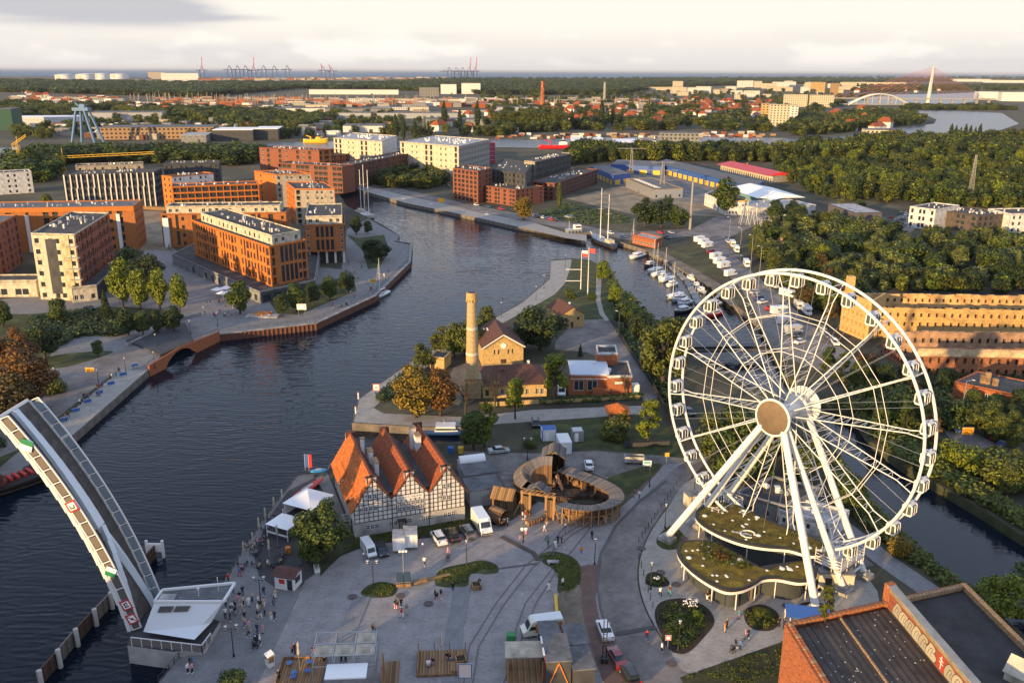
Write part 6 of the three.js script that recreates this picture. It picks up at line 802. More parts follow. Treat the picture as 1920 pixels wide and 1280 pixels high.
trees([['broad',1012,656,562,'deep','between the engine house and the small yellow house'],['round',985,655,580,'deep','behind the engine house roof'],['willow',826,662,607,'olive','left of the quay trees behind the chimney'],['round',852,668,602,'olive','in the group left of the chimney'],['broad',872,668,590,'olive','just left of the chimney shaft'],['round',912,640,575,'olive','just right of the chimney shaft behind the roof'],['willow',792,694,643,'olive','beside the transformer hut'],['broad',779,782,682,'gold','on the paved point of the headland'],['round',826,780,692,'rusty','beside the golden tree on the headland'],['bare',873,778,700,'rusty','in front of the chimney base'],['bare',928,764,688,'brown','before the boiler house wall'],['loose',966,785,702,'lime','before the boiler house'],['loose',1040,752,650,'lime','between boiler house and brick hall'],['loose',908,838,750,'lime','at the head of the small basin'],['round',888,842,768,'green','beside the moored blue boat'],['spruce',1088,668,643,'deep','in the yard behind the brick hall'],['bush',1152,822,778,'olive','beside the tiled pavilion'],['loose',1168,815,768,'gold','behind the tiled pavilion'],['loose',1215,834,745,'lime','at the corner of the lawn'],['willow',1243,722,585,'olive','on the bank left of the wheel'],['willow',1262,700,620,'silver','beside the big willow left of the wheel'],['round',1130,528,486,'lime','at the tip of the headland'],['round',1152,575,530,'lime','on the headland bank'],['broad',1172,612,556,'green','low on the headland bank'],['broad',1196,632,580,'deep','on the bank above the marina'],['bush',993,838,818,'olive','in the round planter by the containers'],['bush',1070,557,540,'olive','on the headland lawn'],['bush',1110,560,545,'green','on the headland lawn below the flagpoles'],['bare',1172,745,690,'brown','in front of the brick annexe'],['broad',1390,905,760,'green','behind the lower left of the wheel'],['broad',1345,862,770,'olive','behind the left rim of the wheel'],['round',1590,960,885,'green','on the moat bank behind the wheel'],['round',1450,860,790,'green','behind the wheel hub'],['broad',1500,900,820,'olive','on the bank behind the wheel spokes']]);
for(const[x,b,t,fl,l]of[[1102,552,464,M.red,'white flagpole with red flag on the headland'],[1089,542,471,M.red,'white flagpole with red and white flag and cross yards']]){const o=thing('flagpole',l,'flagpole',at(x,b)),h=treeH(x,b,t);part(o,'pole',rod(V(0,0,0),V(0,h,0),0.22,7,0.1),M.steelWhite);part(o,'flag',bx(2.4,1.7,0.05,1.25,h - 2.2,0,-0.5),fl);if(x<1100){part(o,'flag_stripe',bx(2.4,1.1,0.06,1.25,h - 0.9,0,-0.5),M.white);for(const y of[h*0.52,h*0.22])part(o,'yard',rod(V(-6,y,0),V(0.2,y,0),0.15,5),M.steelWhite)}}
for(const[x,y]of[[1020,540],[1005,562],[940,594],[865,650],[1060,500]])streetLamp(x,y,'thin lamp post on the headland quay path',1,5,'lamp posts on the headland quay');
signBoard('signal_board',706,742,1.9,1.9,1.4,(c,w,h)=>{c.fillStyle='#b8161c';c.fillRect(0,0,w,h);c.fillStyle='#f2f0ea';c.fillRect(28,28,w - 56,h - 56);c.strokeStyle='#222';c.lineWidth=22;c.beginPath();c.moveTo(80,90);c.lineTo(180,170);c.moveTo(180,90);c.lineTo(80,170);c.stroke()},'square navigation signal on the tip of the quay');for(const[x,y]of[[667,775],[672,748]]){const o=thing('mooring_post','white mooring post on the quay corner','post',at(x,y),0,'white mooring posts');part(o,'post',cyl(0.2,1.8,0,0,0,8),M.white);part(o,'cap',cyl(0.24,0.15,0,1.8,0,8),M.red)}
placed('bluecruiser',motorboat(PAINT.blue,M.white,13),838,812,880,812,'blue and white motor cruiser moored in the small basin');
}
// ---------- half timbered boathouse ----------
{
const A=at(665.8,1008.5),B=at(871.6,973.3),u=B.clone().sub(A).normalize(),ry=-Math.atan2(u.z,u.x),Wd=20.77,D=21.7;
const h=thing('timbered_house','half timbered boathouse with three steep orange tiled gables and white panels','house',A,ry);
const pl=M.whiteWall,S=(pts)=>new THREE.Shape(pts.map(([a,b])=>new THREE.Vector2(a,b)));
const w3=Wd / 3,eave=6.7,peak=11.2,leftEave=5.5,top=[[0,leftEave]];
for(let i=0;i<3;i++){const c=w3*(i + 0.5);top.push([c - 0.95,9.6],[c - 0.95,11.5],[c + 0.95,11.5],[c + 0.95,9.6],[i<2?w3*(i + 1):Wd,i<2?eave:6.2])}
part(h,'plinth_wall',bx(Wd,2.8,D,Wd / 2,0,-D / 2),M.paleConcrete);
part(h,'front_wall',new THREE.ExtrudeGeometry(S([[0,2.8],...top,[Wd,2.8]]),{depth:0.4,bevelEnabled:false}).translate(0,0,-0.4),pl);
part(h,'back_wall',new THREE.ExtrudeGeometry(S([[0,2.8],...top,[Wd,2.8]]),{depth:0.4,bevelEnabled:false}).translate(0,0,-D),pl);
part(h,'side_wall',bx(0.3,leftEave - 2.8,D - 0.8,0.15,2.8,-D / 2),pl);part(h,'side_wall',bx(0.3,3.4,D - 0.8,Wd - 0.15,2.8,-D / 2),pl);
const post=(x,y0,y1)=>part(h,'timber_post',bx(0.11,y1 - y0,0.1),M.timber,x,y0,0.03),railT=(x0,x1,y)=>part(h,'timber_rail',bx(x1 - x0,0.12,0.085),M.timber,(x0 + x1)/ 2,y,0.025);
const roofAt=(x)=>{const i=Math.min(2,Math.floor(x / w3)),c=w3*(i + 0.5),d=Math.abs(x - c);return d<0.95?11.45:lerp(9.6,x<c&&i===0?leftEave:eave,(d - 0.95)/(w3 / 2 - 0.95))};
for(let k=0;k<=24;k++){const x=0.1 + k*(Wd - 0.2)/ 24;post(x,2.86,Math.max(3.4,roofAt(x)- 0.06))}
for(const y of[2.8,3.65,4.5,5.35,6.2])railT(0,Wd,y);
for(let i=0;i<3;i++){const c=w3*(i + 0.5);for(const[y,half]of[[7.05,3.1],[7.9,2.3],[8.75,1.6],[9.6,0.95],[10.5,0.95],[11.4,0.95]])railT(c - half,c + half,y);for(const s of[-1,0,1])post(c + s*0.88,9.7,11.5);part(h,'gable_cap',bx(2.2,0.12,0.7,c,11.5,-0.2),M.timber);for(const s of[-1,1])part(h,'barge_board',beam(V(c + s*0.9,9.75,0.08),V(c + s*w3 / 2,(s<0&&i===0?leftEave:eave)+ 0.1,0.08),0.16,0.24),M.timber)}
const Z=(zx,zy)=>[(zx - 622)/ 878*Wd,(1060 -(zx - 622)*150 / 878 - zy)/ 37.5];
const win=(zx,zy,w=0.74,hh=0.84)=>{const[x,y]=Z(zx,zy),g=windowGeo(w,hh,1,0.055);const p=part(h,'window',g.pane,M.glass,x,y,0.06);part(p,'frame',g.frame,M.white,0,0,0.02);part(p,'frame',bx(w - 0.12,0.045,0.09),M.white,0,0,0.02)};
for(const[a,b]of[[745,745],[785,740],[712,840],[748,835],[785,830],[1327,655],[1362,648],[1330,742],[1365,738]])win(a,b);
for(let i=0;i<6;i++){win(972 + i*36.5,800 - i*6.2);win(972 + i*36.5,838 - i*6.2)}
for(const[a,b]of[[722,975],[757,970],[792,965],[905,945],[938,940],[1020,928],[1052,921],[1160,905],[1193,898],[1228,892],[1337,875],[1370,868],[1403,860]])win(a,b,0.78,0.86);
part(h,'downpipe',[rod(V(w3,0,0.15),V(w3,6.6,0.15),0.07,6)],M.timber);part(h,'downpipe',rod(V(2*w3,0,0.15),V(2*w3,6.6,0.15),0.07,6),M.timber);part(h,'porch',[bx(1.6,0.15,1,8.6,2.2,0.5),bx(0.12,2.2,0.12,8,0,0.9),bx(0.12,2.2,0.12,9.2,0,0.9)],M.timber);
const cv=document.createElement('canvas');cv.width=512;cv.height=80;const cx=cv.getContext('2d');cx.fillStyle='#d8d4cc';cx.fillRect(0,0,512,80);cx.fillStyle='#3a3f4a';cx.font='bold 54px serif';cx.textAlign='center';cx.fillText('M.R.K.S. Gdańsk',256,58);
const tx=new THREE.CanvasTexture(cv);tx.colorSpace=THREE.SRGBColorSpace;
const[sx,sy]=Z(1060,738),sb=part(h,'name_board',bx(5,0.75,0.1),M.white,sx,sy - 0.35,0.1);part(sb,'name_lettering',new THREE.PlaneGeometry(4.95,0.72),new THREE.MeshStandardMaterial({map:tx,roughness:0.8}),0,0.375,0.056);
const slope=(x0,y0,x1,y1,m,n='roof_slope')=>{const a=V(x0,y0,0.25),b=V(x1,y1,0.25),up=V(-(y1 - y0),x1 - x0,0).normalize().multiplyScalar(x1>x0?0.22:-0.22),c=b.clone().add(up),d=a.clone().add(up);const s=S([[a.x,a.y],[b.x,b.y],[c.x,c.y],[d.x,d.y]]);return part(h,n,new THREE.ExtrudeGeometry(s,{depth:D + 0.4,bevelEnabled:false}).translate(0,0,-D - 0.15),m)};
for(let i=0;i<3;i++){
const c=w3*(i + 0.5),l=i?[w3*i,eave]:[-0.5,leftEave - 0.6];
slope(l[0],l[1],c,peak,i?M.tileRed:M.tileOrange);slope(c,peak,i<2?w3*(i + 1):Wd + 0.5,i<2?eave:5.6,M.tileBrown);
part(h,'ridge_tiles',bx(0.36,0.3,D,c,peak + 0.12,-D / 2),M.tileRed);part(h,'rear_gable_stack',bx(1.9,1.4,0.5,c,10.4,-D + 0.2),M.maroon);
if(i<2)part(h,'valley_roof',bx(2.6,0.2,D - 1,w3*(i + 1),eave + 0.9,-D / 2),M.roofDark);
}
for(const[z0,z1]of[[-16.6,-11.4],[-10,-3.4]]){const q=(x,y,z)=>V(x,y,z),y0=6.1,y1=8.4,xo=-0.7,xi=1.9;const d=part(h,'dormer',quadGeo([[q(xo,y0 - 0.05,z1),q(xi,y1 - 0.05,z1),q(xi,y1 - 2.3,z1)],[q(xo,y0 - 0.05,z0),q(xi,y1 - 2.3,z0),q(xi,y1 - 0.05,z0)],[q(xo + 0.1,4.9,z0),q(xo + 0.1,4.9,z1),q(xo + 0.1,y0,z1),q(xo + 0.1,y0,z0)]]),pl);part(d,'dormer_roof',beam(q(xo - 0.3,y0 - 0.2,(z0 + z1)/ 2),q(xi + 0.1,y1 + 0.1,(z0 + z1)/ 2),z1 - z0 + 0.3,0.18),M.tileOrange);for(let k=0;k<13;k++){const z=lerp(z0 - 0.05,z1 + 0.05,k / 12);part(d,'pantile_row',rod(q(xo - 0.3,y0 - 0.1,z),q(xi + 0.1,y1 + 0.2,z),0.09,5),M.tileOrange)}for(let k=0;k<3;k++)part(d,'dormer_window',bx(0.06,0.7,0.9),M.glass,xo + 0.05,5.15,lerp(z0 + 0.9,z1 - 0.9,k / 2))}
for(const[x,y,z,w,d,k]of[[4.7,7.5,-15,0.7,0.7,5.2],[5.5,7,-11.5,0.8,1.8,4.6],[5.8,6.8,-8.2,0.8,2.6,4],[15.2,8,-17,1,1.5,4.8],[15.6,7.4,-14.8,1,2,4.6]]){const c=part(h,'chimney',bx(w,k,d),pl,x,y,z);part(c,'chimney_cap',bx(w + 0.2,0.2,d + 0.2,0,k),M.oldBrick)}
part(h,'skylight',bx(0.7,0.1,0.9),M.glass,16.2,9.9,-8,0).rotation.z=0.95;part(h,'side_door',bx(0.08,2.1,1.1),M.timber,-0.04,0.1,-3);part(h,'outside_stair',[0,1,2,3,4,5,6].map((i)=>bx(1.2,0.25,0.5,-0.9,i*0.35,-2 - i*0.5)),M.concrete);
}
// ---------- wooden coaster ----------
{
const o=thing('wooden_coaster','plank walled wooden roller coaster ring with a covered tunnel','roller coaster',at(1060,920)),L=(p)=>p.clone().sub(o.position),Zm=(x,y)=>[860 + x / 4.571,820 + y / 4.571];
const path=(l,y)=>l.map(([a,b])=>L(at(...Zm(a,b),y)));
const H1=3.4,ring=curve(path([[880,265],[960,295],[1060,330],[1170,372],[1270,420],[1340,470],[1352,530],[1290,575],[1190,600],[1080,605],[970,596],[880,570],[850,545]],2 + H1),7,false).slice(0,85);
const wd=[mat(0.2,0.11,0.055,0.85,{map:MAP.plank}),M.woodDark,mat(0.26,0.13,0.055,0.85,{map:MAP.plank})],gr=[M.woodGrey,mat(0.17,0.15,0.14,0.9,{map:MAP.plank}),mat(0.27,0.23,0.2,0.9,{map:MAP.plank})];
const cen=L(at(...Zm(1090,480),2));
for(let i=0;i + 1<ring.length;i++){
const a=ring[i],b=ring[i + 1],m=a.clone().lerp(b,0.5),ry=-Math.atan2(b.z - a.z,b.x - a.x),s=a.distanceTo(b),out=m.clone().sub(cen).setY(0).normalize(),dot=V(Math.sin(ry),0,Math.cos(ry)).dot(out)>0?1:-1;
part(o,'roof_plank',rawBox(s*1.06,0.1,2.9),pick(gr),m.x,H1 + rr(-0.03,0.03),m.z,ry).rotateX(-0.12*dot*1);
const q=m.clone().addScaledVector(out,-1.2);part(o,'wall_plank',bx(s*0.9,H1 - 0.1,0.1),pick(wd),q.x,0,q.z,ry);
if(i % 4===0){const e=m.clone().addScaledVector(out,1.2);part(o,'frame_post',bx(0.18,H1,0.18),M.softwood,e.x,0,e.z,ry);if(ring[i + 4]){const n=ring[i + 4].clone().addScaledVector(ring[i + 4].clone().sub(cen).setY(0).normalize(),1.2),k=i / 4 % 2;part(o,'frame_brace',beam(V(e.x,k?0.3:2,e.z),V(n.x,k?2:0.3,n.z),0.12),M.softwood);part(o,'frame_rail',beam(V(e.x,2.1,e.z),V(n.x,2.1,n.z),0.12),M.softwood)}}
}
const tun=curve([[805,165,7.4],[720,165,7.3],[640,190,7],[575,235,6.4],[545,290,5.8],[560,340,5.2],[590,375,4.8]].map(([a,b,h])=>L(at(...Zm(a,b),2 + h))),8,false);
for(let i=0;i + 1<tun.length;i++){
const a=tun[i],b=tun[i + 1],m=a.clone().lerp(b,0.5),ry=-Math.atan2(b.z - a.z,b.x - a.x),s=a.distanceTo(b);
for(const k of[-1,1]){const p=part(o,'roof_plank',rawBox(s*1.15,0.1,2.1),pick(gr),m.x + Math.sin(ry)*k*0.9,m.y - 0.55,m.z + Math.cos(ry)*k*0.9,ry);p.rotateX(k*0.62);part(o,'wall_plank',bx(s*0.95,m.y - 1,0.12),pick(wd),m.x + Math.sin(ry)*k*1.6,0,m.z + Math.cos(ry)*k*1.6,ry)}
}
{const c=L(at(...Zm(812,372))),r=-0.12;for(const k of[-1,1]){for(let i=0;i<7;i++)part(o,'wall_plank',bx(0.1,6.2,0.62),pick(wd),c.x + k*2.1,0,c.z - 2.2 + i*0.64,r);const p=part(o,'mouth_roof',rawBox(2.9,0.14,5),M.woodGrey,c.x + k*1.2,7.0,c.z,r);p.rotateZ(-k*0.55)}part(o,'mouth_back',bx(4.2,6.2,0.12),M.woodDark,c.x,0,c.z - 2.4,r);for(const[x0,y0,x1,y1]of[[-2,0.2,2,3],[2,0.2,-2,3],[-2,3,2,3],[-2,6,0,7.4],[2,6,0,7.4]])part(o,'truss',beam(V(c.x + x0,y0,c.z + 2.3),V(c.x + x1,y1,c.z + 2.3),0.2),M.softwood)}
{const c=L(at(...Zm(610,430)));for(const k of[-1,1]){part(o,'wall_plank',bx(0.12,3.2,3),M.wood,c.x + k*1.7,0,c.z);part(o,'mouth_roof',rawBox(2.4,0.14,3.2),M.wood,c.x + k*0.95,3.9,c.z).rotateZ(-k*0.6)}part(o,'truss',beam(V(c.x - 1.7,3.1,c.z + 1.5),V(c.x + 1.7,3.1,c.z + 1.5),0.18),M.softwood)}
const lean=curve(path([[640,470],[560,455],[480,430],[425,385],[420,330],[450,290]],2 + 2.8),6,false);for(let i=0;i + 1<lean.length;i++){const a=lean[i],b=lean[i + 1],m=a.clone().lerp(b,0.5),ry=-Math.atan2(b.z - a.z,b.x - a.x),s=a.distanceTo(b);part(o,'roof_plank',rawBox(s*1.1,0.1,2.6),pick(gr),m.x,2.8,m.z,ry);part(o,'wall_plank',bx(s,2.7,0.1),pick(wd),m.x + Math.sin(ry)*1.1,0,m.z + Math.cos(ry)*1.1,ry)}
const tr=curve(path([[830,330],[880,440],[930,530],[1040,560],[1180,560],[1260,520],[1200,480],[1080,465],[960,500],[820,500],[700,450]],3),8,false);
for(const s of[-0.35,0.35])part(o,'track_rail',new THREE.TubeGeometry(new THREE.CatmullRomCurve3(tr.map((p)=>V(p.x + s,p.y,p.z))),90,0.08,5),M.darkMetal);
tr.forEach((p,i)=>{if(i % 3===0)part(o,'track_support',bx(0.9,0.9,0.15),M.woodDark,p.x,0,p.z)});
{const a=L(at(...Zm(840,320),6)),b=L(at(...Zm(890,450),3));part(o,'lift_hill',beam(a,b,0.9,0.2),mat(0.5,0.22,0.12,0.7))}
{const c=L(at(...Zm(970,500)));part(o,'station_platform',bx(9,0.9,3),M.woodDark,c.x,0,c.z)}
for(const[a,b]of[[700,440],[800,460],[1000,450]]){const c=L(at(...Zm(a,b))),k=part(o,'crown_car',new THREE.LatheGeometry([[0.3,0],[0.95,0.5],[1,1],[0.7,1.4],[0.1,1.6]].map(([r,y])=>new THREE.Vector2(r,y)),9),M.softwood,c.x,0.9,c.z);for(let i=0;i<6;i++)part(k,'crown_point',new THREE.ConeGeometry(0.3,0.9,4).translate(Math.cos(i*1.05)*0.9,1.3,Math.sin(i*1.05)*0.9),M.wood)}
const g=thing('entrance_gate','carved wooden entrance gate with small shingled roof before the coaster','gate',at(...Zm(680,680)),-0.35);
for(const x of[-3.2,-1.6,1.6,3.2])part(g,'post',bx(0.45,4.6,0.45),M.softwood,x,0,0);for(const s of[-1,1]){for(let i=0;i<4;i++)part(g,'wall_plank',bx(0.38,4,0.12),pick(wd),s*(1.85 + i*0.36),0,0.1);part(g,'buttress',beam(V(s*3.3,3,0),V(s*4.6,0,0.8),0.3),M.softwood);part(g,'roof_slope',rawBox(2.6,0.14,2.6),M.woodGrey,s*1.05,6.3,0).rotation.z=-s*0.5}
part(g,'lintel',bx(7,0.4,0.5,0,4.5,0),M.softwood);part(g,'balcony_rail',bx(7,0.12,0.15,0,5.5,0.2),M.softwood);for(let i=0;i<8;i++)part(g,'lattice',beam(V(-3.4 + i*0.85,4.9,0.2),V(-2.55 + i*0.85,5.5,0.2),0.09),M.softwood);
const hut=thing('thatched_hut','small hut with rough shingled roof beside the entrance gate','hut',at(...Zm(395,590)),-0.35);part(hut,'wall',bx(4,2.2,3),M.wood);for(const s of[-1,1])part(hut,'roof_slope',rawBox(4.6,0.25,2.6),M.softwood,0,3.1,s*1).rotation.x=s*0.7;
const bar=thing('barrel_kiosk','kiosk shaped like a lying wooden barrel','kiosk',at(...Zm(340,735)),0.9);part(bar,'barrel',new THREE.CylinderGeometry(1.5,1.5,3.2,20,1,true).rotateX(Math.PI / 2).translate(0,1.6,0),M.wood);part(bar,'barrel_end',new THREE.CylinderGeometry(1.45,1.45,0.1,20).rotateX(Math.PI / 2).translate(0,1.6,-1.5),M.woodDark);part(bar,'hoop',new THREE.TorusGeometry(1.53,0.05,5,24).translate(0,1.6,1.2),M.darkMetal);part(bar,'hoop',new THREE.TorusGeometry(1.53,0.05,5,24).translate(0,1.6,-1.2),M.darkMetal);part(bar,'counter',bx(2.2,0.2,0.5,0,1,1.5),M.softwood);
for(let i=0;i<9;i++){const b=tag(part(scene,'wooden_barrel',new THREE.LatheGeometry([[0.25,0],[0.36,0.45],[0.25,0.9],[0.01,0.9]].map(([r,y])=>new THREE.Vector2(r,y)),10),M.wood),'wooden barrel in the low fence around the coaster entrance','barrel','barrels round the coaster entrance');b.position.copy(at(...Zm(600 + i*22,760 - i*8 -(i>5)*6)))}
fence('plank_fence',[Zm(470,690),Zm(560,730),Zm(620,720),Zm(740,700),Zm(785,670)].map((q)=>at(...q)),1,M.wood,'low plank fence by the coaster entrance',2,false);
}
// ---------- raised lifting bridge ----------
{
const wv=V(0.0573,0,-0.998),al=66*Math.PI / 180,ax=V(-Math.cos(al)*0.998,Math.sin(al),-Math.cos(al)*0.057),nv=wv.clone().cross(ax);
const b=thing('lifting_bridge','raised white bascule bridge leaf with railings and central spine','bridge',[-56.1,3.3,-115.7]);
b.quaternion.setFromRotationMatrix(new THREE.Matrix4().makeBasis(wv,ax,nv));
const Ln=36.3,N=16,cam=(t)=>1.9*4*t*(1 - t),P=(x,t,z=0)=>V(x,t*Ln,cam(t)+ z),hw=3.35;
const ext=(f)=>{const out=[];for(let i=0;i<N;i++)out.push(...f(i / N,(i + 1)/ N,i));return out};
const deckM=mat(0.12,0.108,0.098,0.9,{map:MAP.dirty}),blueW=mat(0.62,0.68,0.72,0.4);
const pt=(n,f,m)=>part(b,n,ext(f),m);
pt('carriageway',(s,e)=>[beam(P(0,s),P(0,e),hw*2,0.35)],deckM);
for(const k of[-1,1])pt('girder',(s,e)=>[beam(P(k*(hw + 0.15),s,-0.35),P(k*(hw + 0.15),e,-0.2),0.35,0.6)],M.steelWhite);
pt('underside',(s,e)=>[beam(P(0,s,-0.45),P(0,e,-0.45),hw*2 - 0.1,0.2)],M.steelWhite);
const sw=(t)=>lerp(0.35,0.75,t<0.45?1 - t:0.6);
part(b,'spine',ext((s,e)=>s>0.4?[beam(P(-0.5,s,0.45),P(-0.5,e,0.45),lerp(1.8,0.9,(s - 0.4)/ 0.6),0.7)]:[]),blueW);
for(const k of[-1,1])part(b,'spine_fork',ext((s,e)=>s<=0.4?[beam(P(-0.5 + k*(0.42 - s)*4.6 +(k>0?(0.42 - s)*3.4:0),s,0.45),P(-0.5 + k*(0.42 - e)*4.6 +(k>0?(0.42 - e)*3.4:0),e,0.45),k<0?1.6:0.9,0.7)]:[]),blueW);
for(const s of[-1,1]){const x=s*(hw + 0.25);part(b,'handrail',ext((a,c)=>[beam(P(x,a,1.7),P(x,c,1.7),0.22,0.16),beam(P(x,a,0.25),P(x,c,0.25),0.16,0.2)]),M.steelWhite);for(let i=0;i<=N;i++){const t=i / N;part(b,'rail_post',beam(P(x,t,0.2),P(x,t,1.7),0.14),M.steelWhite);if(i<N)part(b,'rail_panel',beam(P(x,t + 0.006,0.95),P(x,t + 0.056,0.95),0.05,1.2),s<0?mat(0.13,0.11,0.1,0.7):mat(0.25,0.3,0.33,0.3))}}
part(b,'end_beam',beam(P(-hw - 0.3,1,-0.1),P(hw + 0.3,1,-0.1),0.4,0.9),M.steelWhite);
const fr=(t,x,w,h,draw,nm,rot=0)=>{const cv=document.createElement('canvas');cv.width=cv.height=64;draw(cv.getContext('2d'));const tx=new THREE.CanvasTexture(cv);tx.colorSpace=THREE.SRGBColorSpace;const p=P(x,t,1);const q=part(b,nm,new THREE.BoxGeometry(0.12,h,w),new THREE.MeshStandardMaterial({map:tx,roughness:0.6}),p.x,p.y,p.z);q.rotation.x=rot};
const sq=(c,f)=>{c.fillStyle='#b8161c';c.fillRect(0,0,64,64);c.fillStyle='#f2f0ea';c.fillRect(9,9,46,46);c.fillStyle='#222';f(c)};
fr(0.87,-hw - 0.5,1.7,1.7,(c)=>{c.fillStyle='#f2f0ea';c.fillRect(0,0,64,64);c.fillStyle='#0a7a50';c.fillRect(0,0,64,32)},'diamond_mark',0.78);fr(0.27,-hw - 0.5,1.5,1.5,(c)=>{c.fillStyle='#0a7a50';c.fillRect(0,0,64,64);c.fillStyle='#f2f0ea';c.fillRect(0,0,64,32)},'diamond_mark',0.78);
fr(0.58,-hw - 0.5,1.6,1.6,(c)=>sq(c,()=>{c.fillRect(16,24,8,24);c.fillRect(40,24,8,24);c.fillRect(24,40,16,8)}),'navigation_sign');fr(0.115,-hw - 0.5,1.6,1.6,(c)=>sq(c,()=>{c.fillRect(18,16,8,32);c.fillRect(26,16,20,7);c.fillRect(26,40,20,7);c.fillRect(30,28,12,7)}),'navigation_sign');fr(0.05,-hw - 0.5,1.6,1.6,(c)=>sq(c,()=>{c.lineWidth=6;c.strokeStyle='#b8161c';c.moveTo(12,12);c.lineTo(52,52);c.stroke();c.fillRect(24,26,18,12)}),'navigation_sign');
const m=thing('bridge_house','white angular control house at the foot of the lifting bridge','control house',at(330,1190,2)),L=(x,y,h)=>at(x,y,h).sub(m.position);
const b0=L(268,1184,4),b1=L(364,1199,4),b2=L(396,1166,5),t0=L(289,1128,8.2),t1=L(418,1128,8.2),t2=L(440,1093,8.2),t3=L(304,1106,8.2),c3=V(t3.x,2,t3.z),c2=V(t2.x - 3,2,t2.z),b1m=L(378,1172,5);
part(m,'sloping_wall',quadGeo([[b0,b1,b1m,t0],[b1m,b2,t1,t0]]),mat(0.72,0.74,0.76,0.5));part(m,'side_wall',quadGeo([[b1,c2,b2,b1m],[b2,c2,t2,t1],[c3,b0,t0,t3],[c2,c3,t3,t2]]),M.white);
part(m,'roof',quadGeo([[t0,t1,t2,t3]]).translate(0,-0.15,0),M.roofMid);const edge=[t0,t1,t2,t3,t0];part(m,'roof_edge',[0,1,2,3].map((i)=>beam(edge[i],edge[i + 1],0.3,0.4)),M.steelWhite);
{const q=(u,v)=>b0.clone().lerp(b1m,u).lerp(t0.clone().lerp(t1,u),v);const n=V(0,0.35,0.5);for(const[u0,u1]of[[0.12,0.33],[0.36,0.58]])part(m,'window',quadGeo([[q(u0,0.62),q(u1,0.62),q(u1,0.84),q(u0,0.84)]]).translate(n.x,n.y*0.5,n.z*0.5),M.glass)}
part(m,'roof_hatch',bx(2.2,0.2,1.6),M.paleConcrete,t3.x + 1.5,t3.y - 0.05,t3.z + 2);part(m,'roof_lamp',[rod(V(0,0,0),V(0,1.2,0),0.05,5),bx(0.3,0.2,0.3,0,1.2)],M.white,t3.x + 6,t3.y,t3.z + 1.5);part(m,'aerial',rod(V(0,0,0),V(0,2.4,0),0.04,4),M.white,t3.x + 8.5,t3.y,t3.z + 0.2);
const pr=thing('bridge_pier','pale concrete bridge pier standing in the water','pier',at(300,1200,0)),Q=(x,y,h)=>at(x,y,h).sub(pr.position),f=[Q(238,1210,3),Q(324,1222,3),Q(382,1215,3),Q(412,1165,3),Q(300,1120,3),Q(246,1180,3)];
part(pr,'pier_wall',slab(f,-2.5,3),M.paleConcrete);part(pr,'pier_deck',sheet(f,3.02),M.darkGrey);
const rl=[Q(247,1210,3),Q(379,1225,3),Q(396,1202,3)];for(let k=0;k<2;k++){const n=k?2:7;for(let i=0;i<=n;i++){const p=rl[k].clone().lerp(rl[k + 1],i / n);part(pr,'rail_post',bx(0.1,1.4,0.1),M.steelWhite,p.x,3,p.z);if(i<n){const q=rl[k].clone().lerp(rl[k + 1],(i + 1)/ n);part(pr,'rail_panel',beam(V(p.x,3.7,p.z),V(q.x,3.7,q.z),0.04,1.0),mat(0.16,0.14,0.13,0.7))}}part(pr,'handrail',beam(rl[k].clone().setY(4.4),rl[k + 1].clone().setY(4.4),0.12),M.steelWhite)}
{const p=Q(262,1214,1);signBoard('water_sign',p.clone().add(pr.position).setY(0),0,1.5,1.5,1.2,(c,w,h)=>{c.fillStyle='#b8161c';c.fillRect(0,0,w,h);c.fillStyle='#f2f0ea';c.fillRect(30,30,w - 60,h - 60);c.fillStyle='#224';c.fillRect(70,70,w - 140,45);c.fillRect(95,140,w - 190,45)},'red edged square sign on the bridge pier',0.1,{posts:0})}
const fd=thing('timber_fender','long timber fender wall with pale piles in the river','fender',at(150,1210,0)),pts=[[72,1290],[107,1250],[140,1210],[175,1172],[205,1140],[292,1045]].map((q)=>at(...q,0).sub(fd.position));
for(let i=0;i + 1<pts.length;i++)for(let k=0;k<4;k++)part(fd,'plank',beam(pts[i].clone().setY(0.35 + k*0.62),pts[i + 1].clone().setY(0.35 + k*0.62),0.25,0.56),i % 2?M.woodGrey:M.woodDark);
pts.slice(0,5).forEach((p)=>part(fd,'pile',cyl(0.38,3.6,p.x + 0.5,-0.6,p.z + 0.1,10),M.paleConcrete));const e=pts[5];part(fd,'fender_end',[bx(3,1.6,0.3,e.x,1.2,e.z),bx(0.4,3.4,0.4,e.x + 1.4,0,e.z),bx(0.4,3.4,0.4,e.x - 1.4,0,e.z)],M.steelWhite);
}
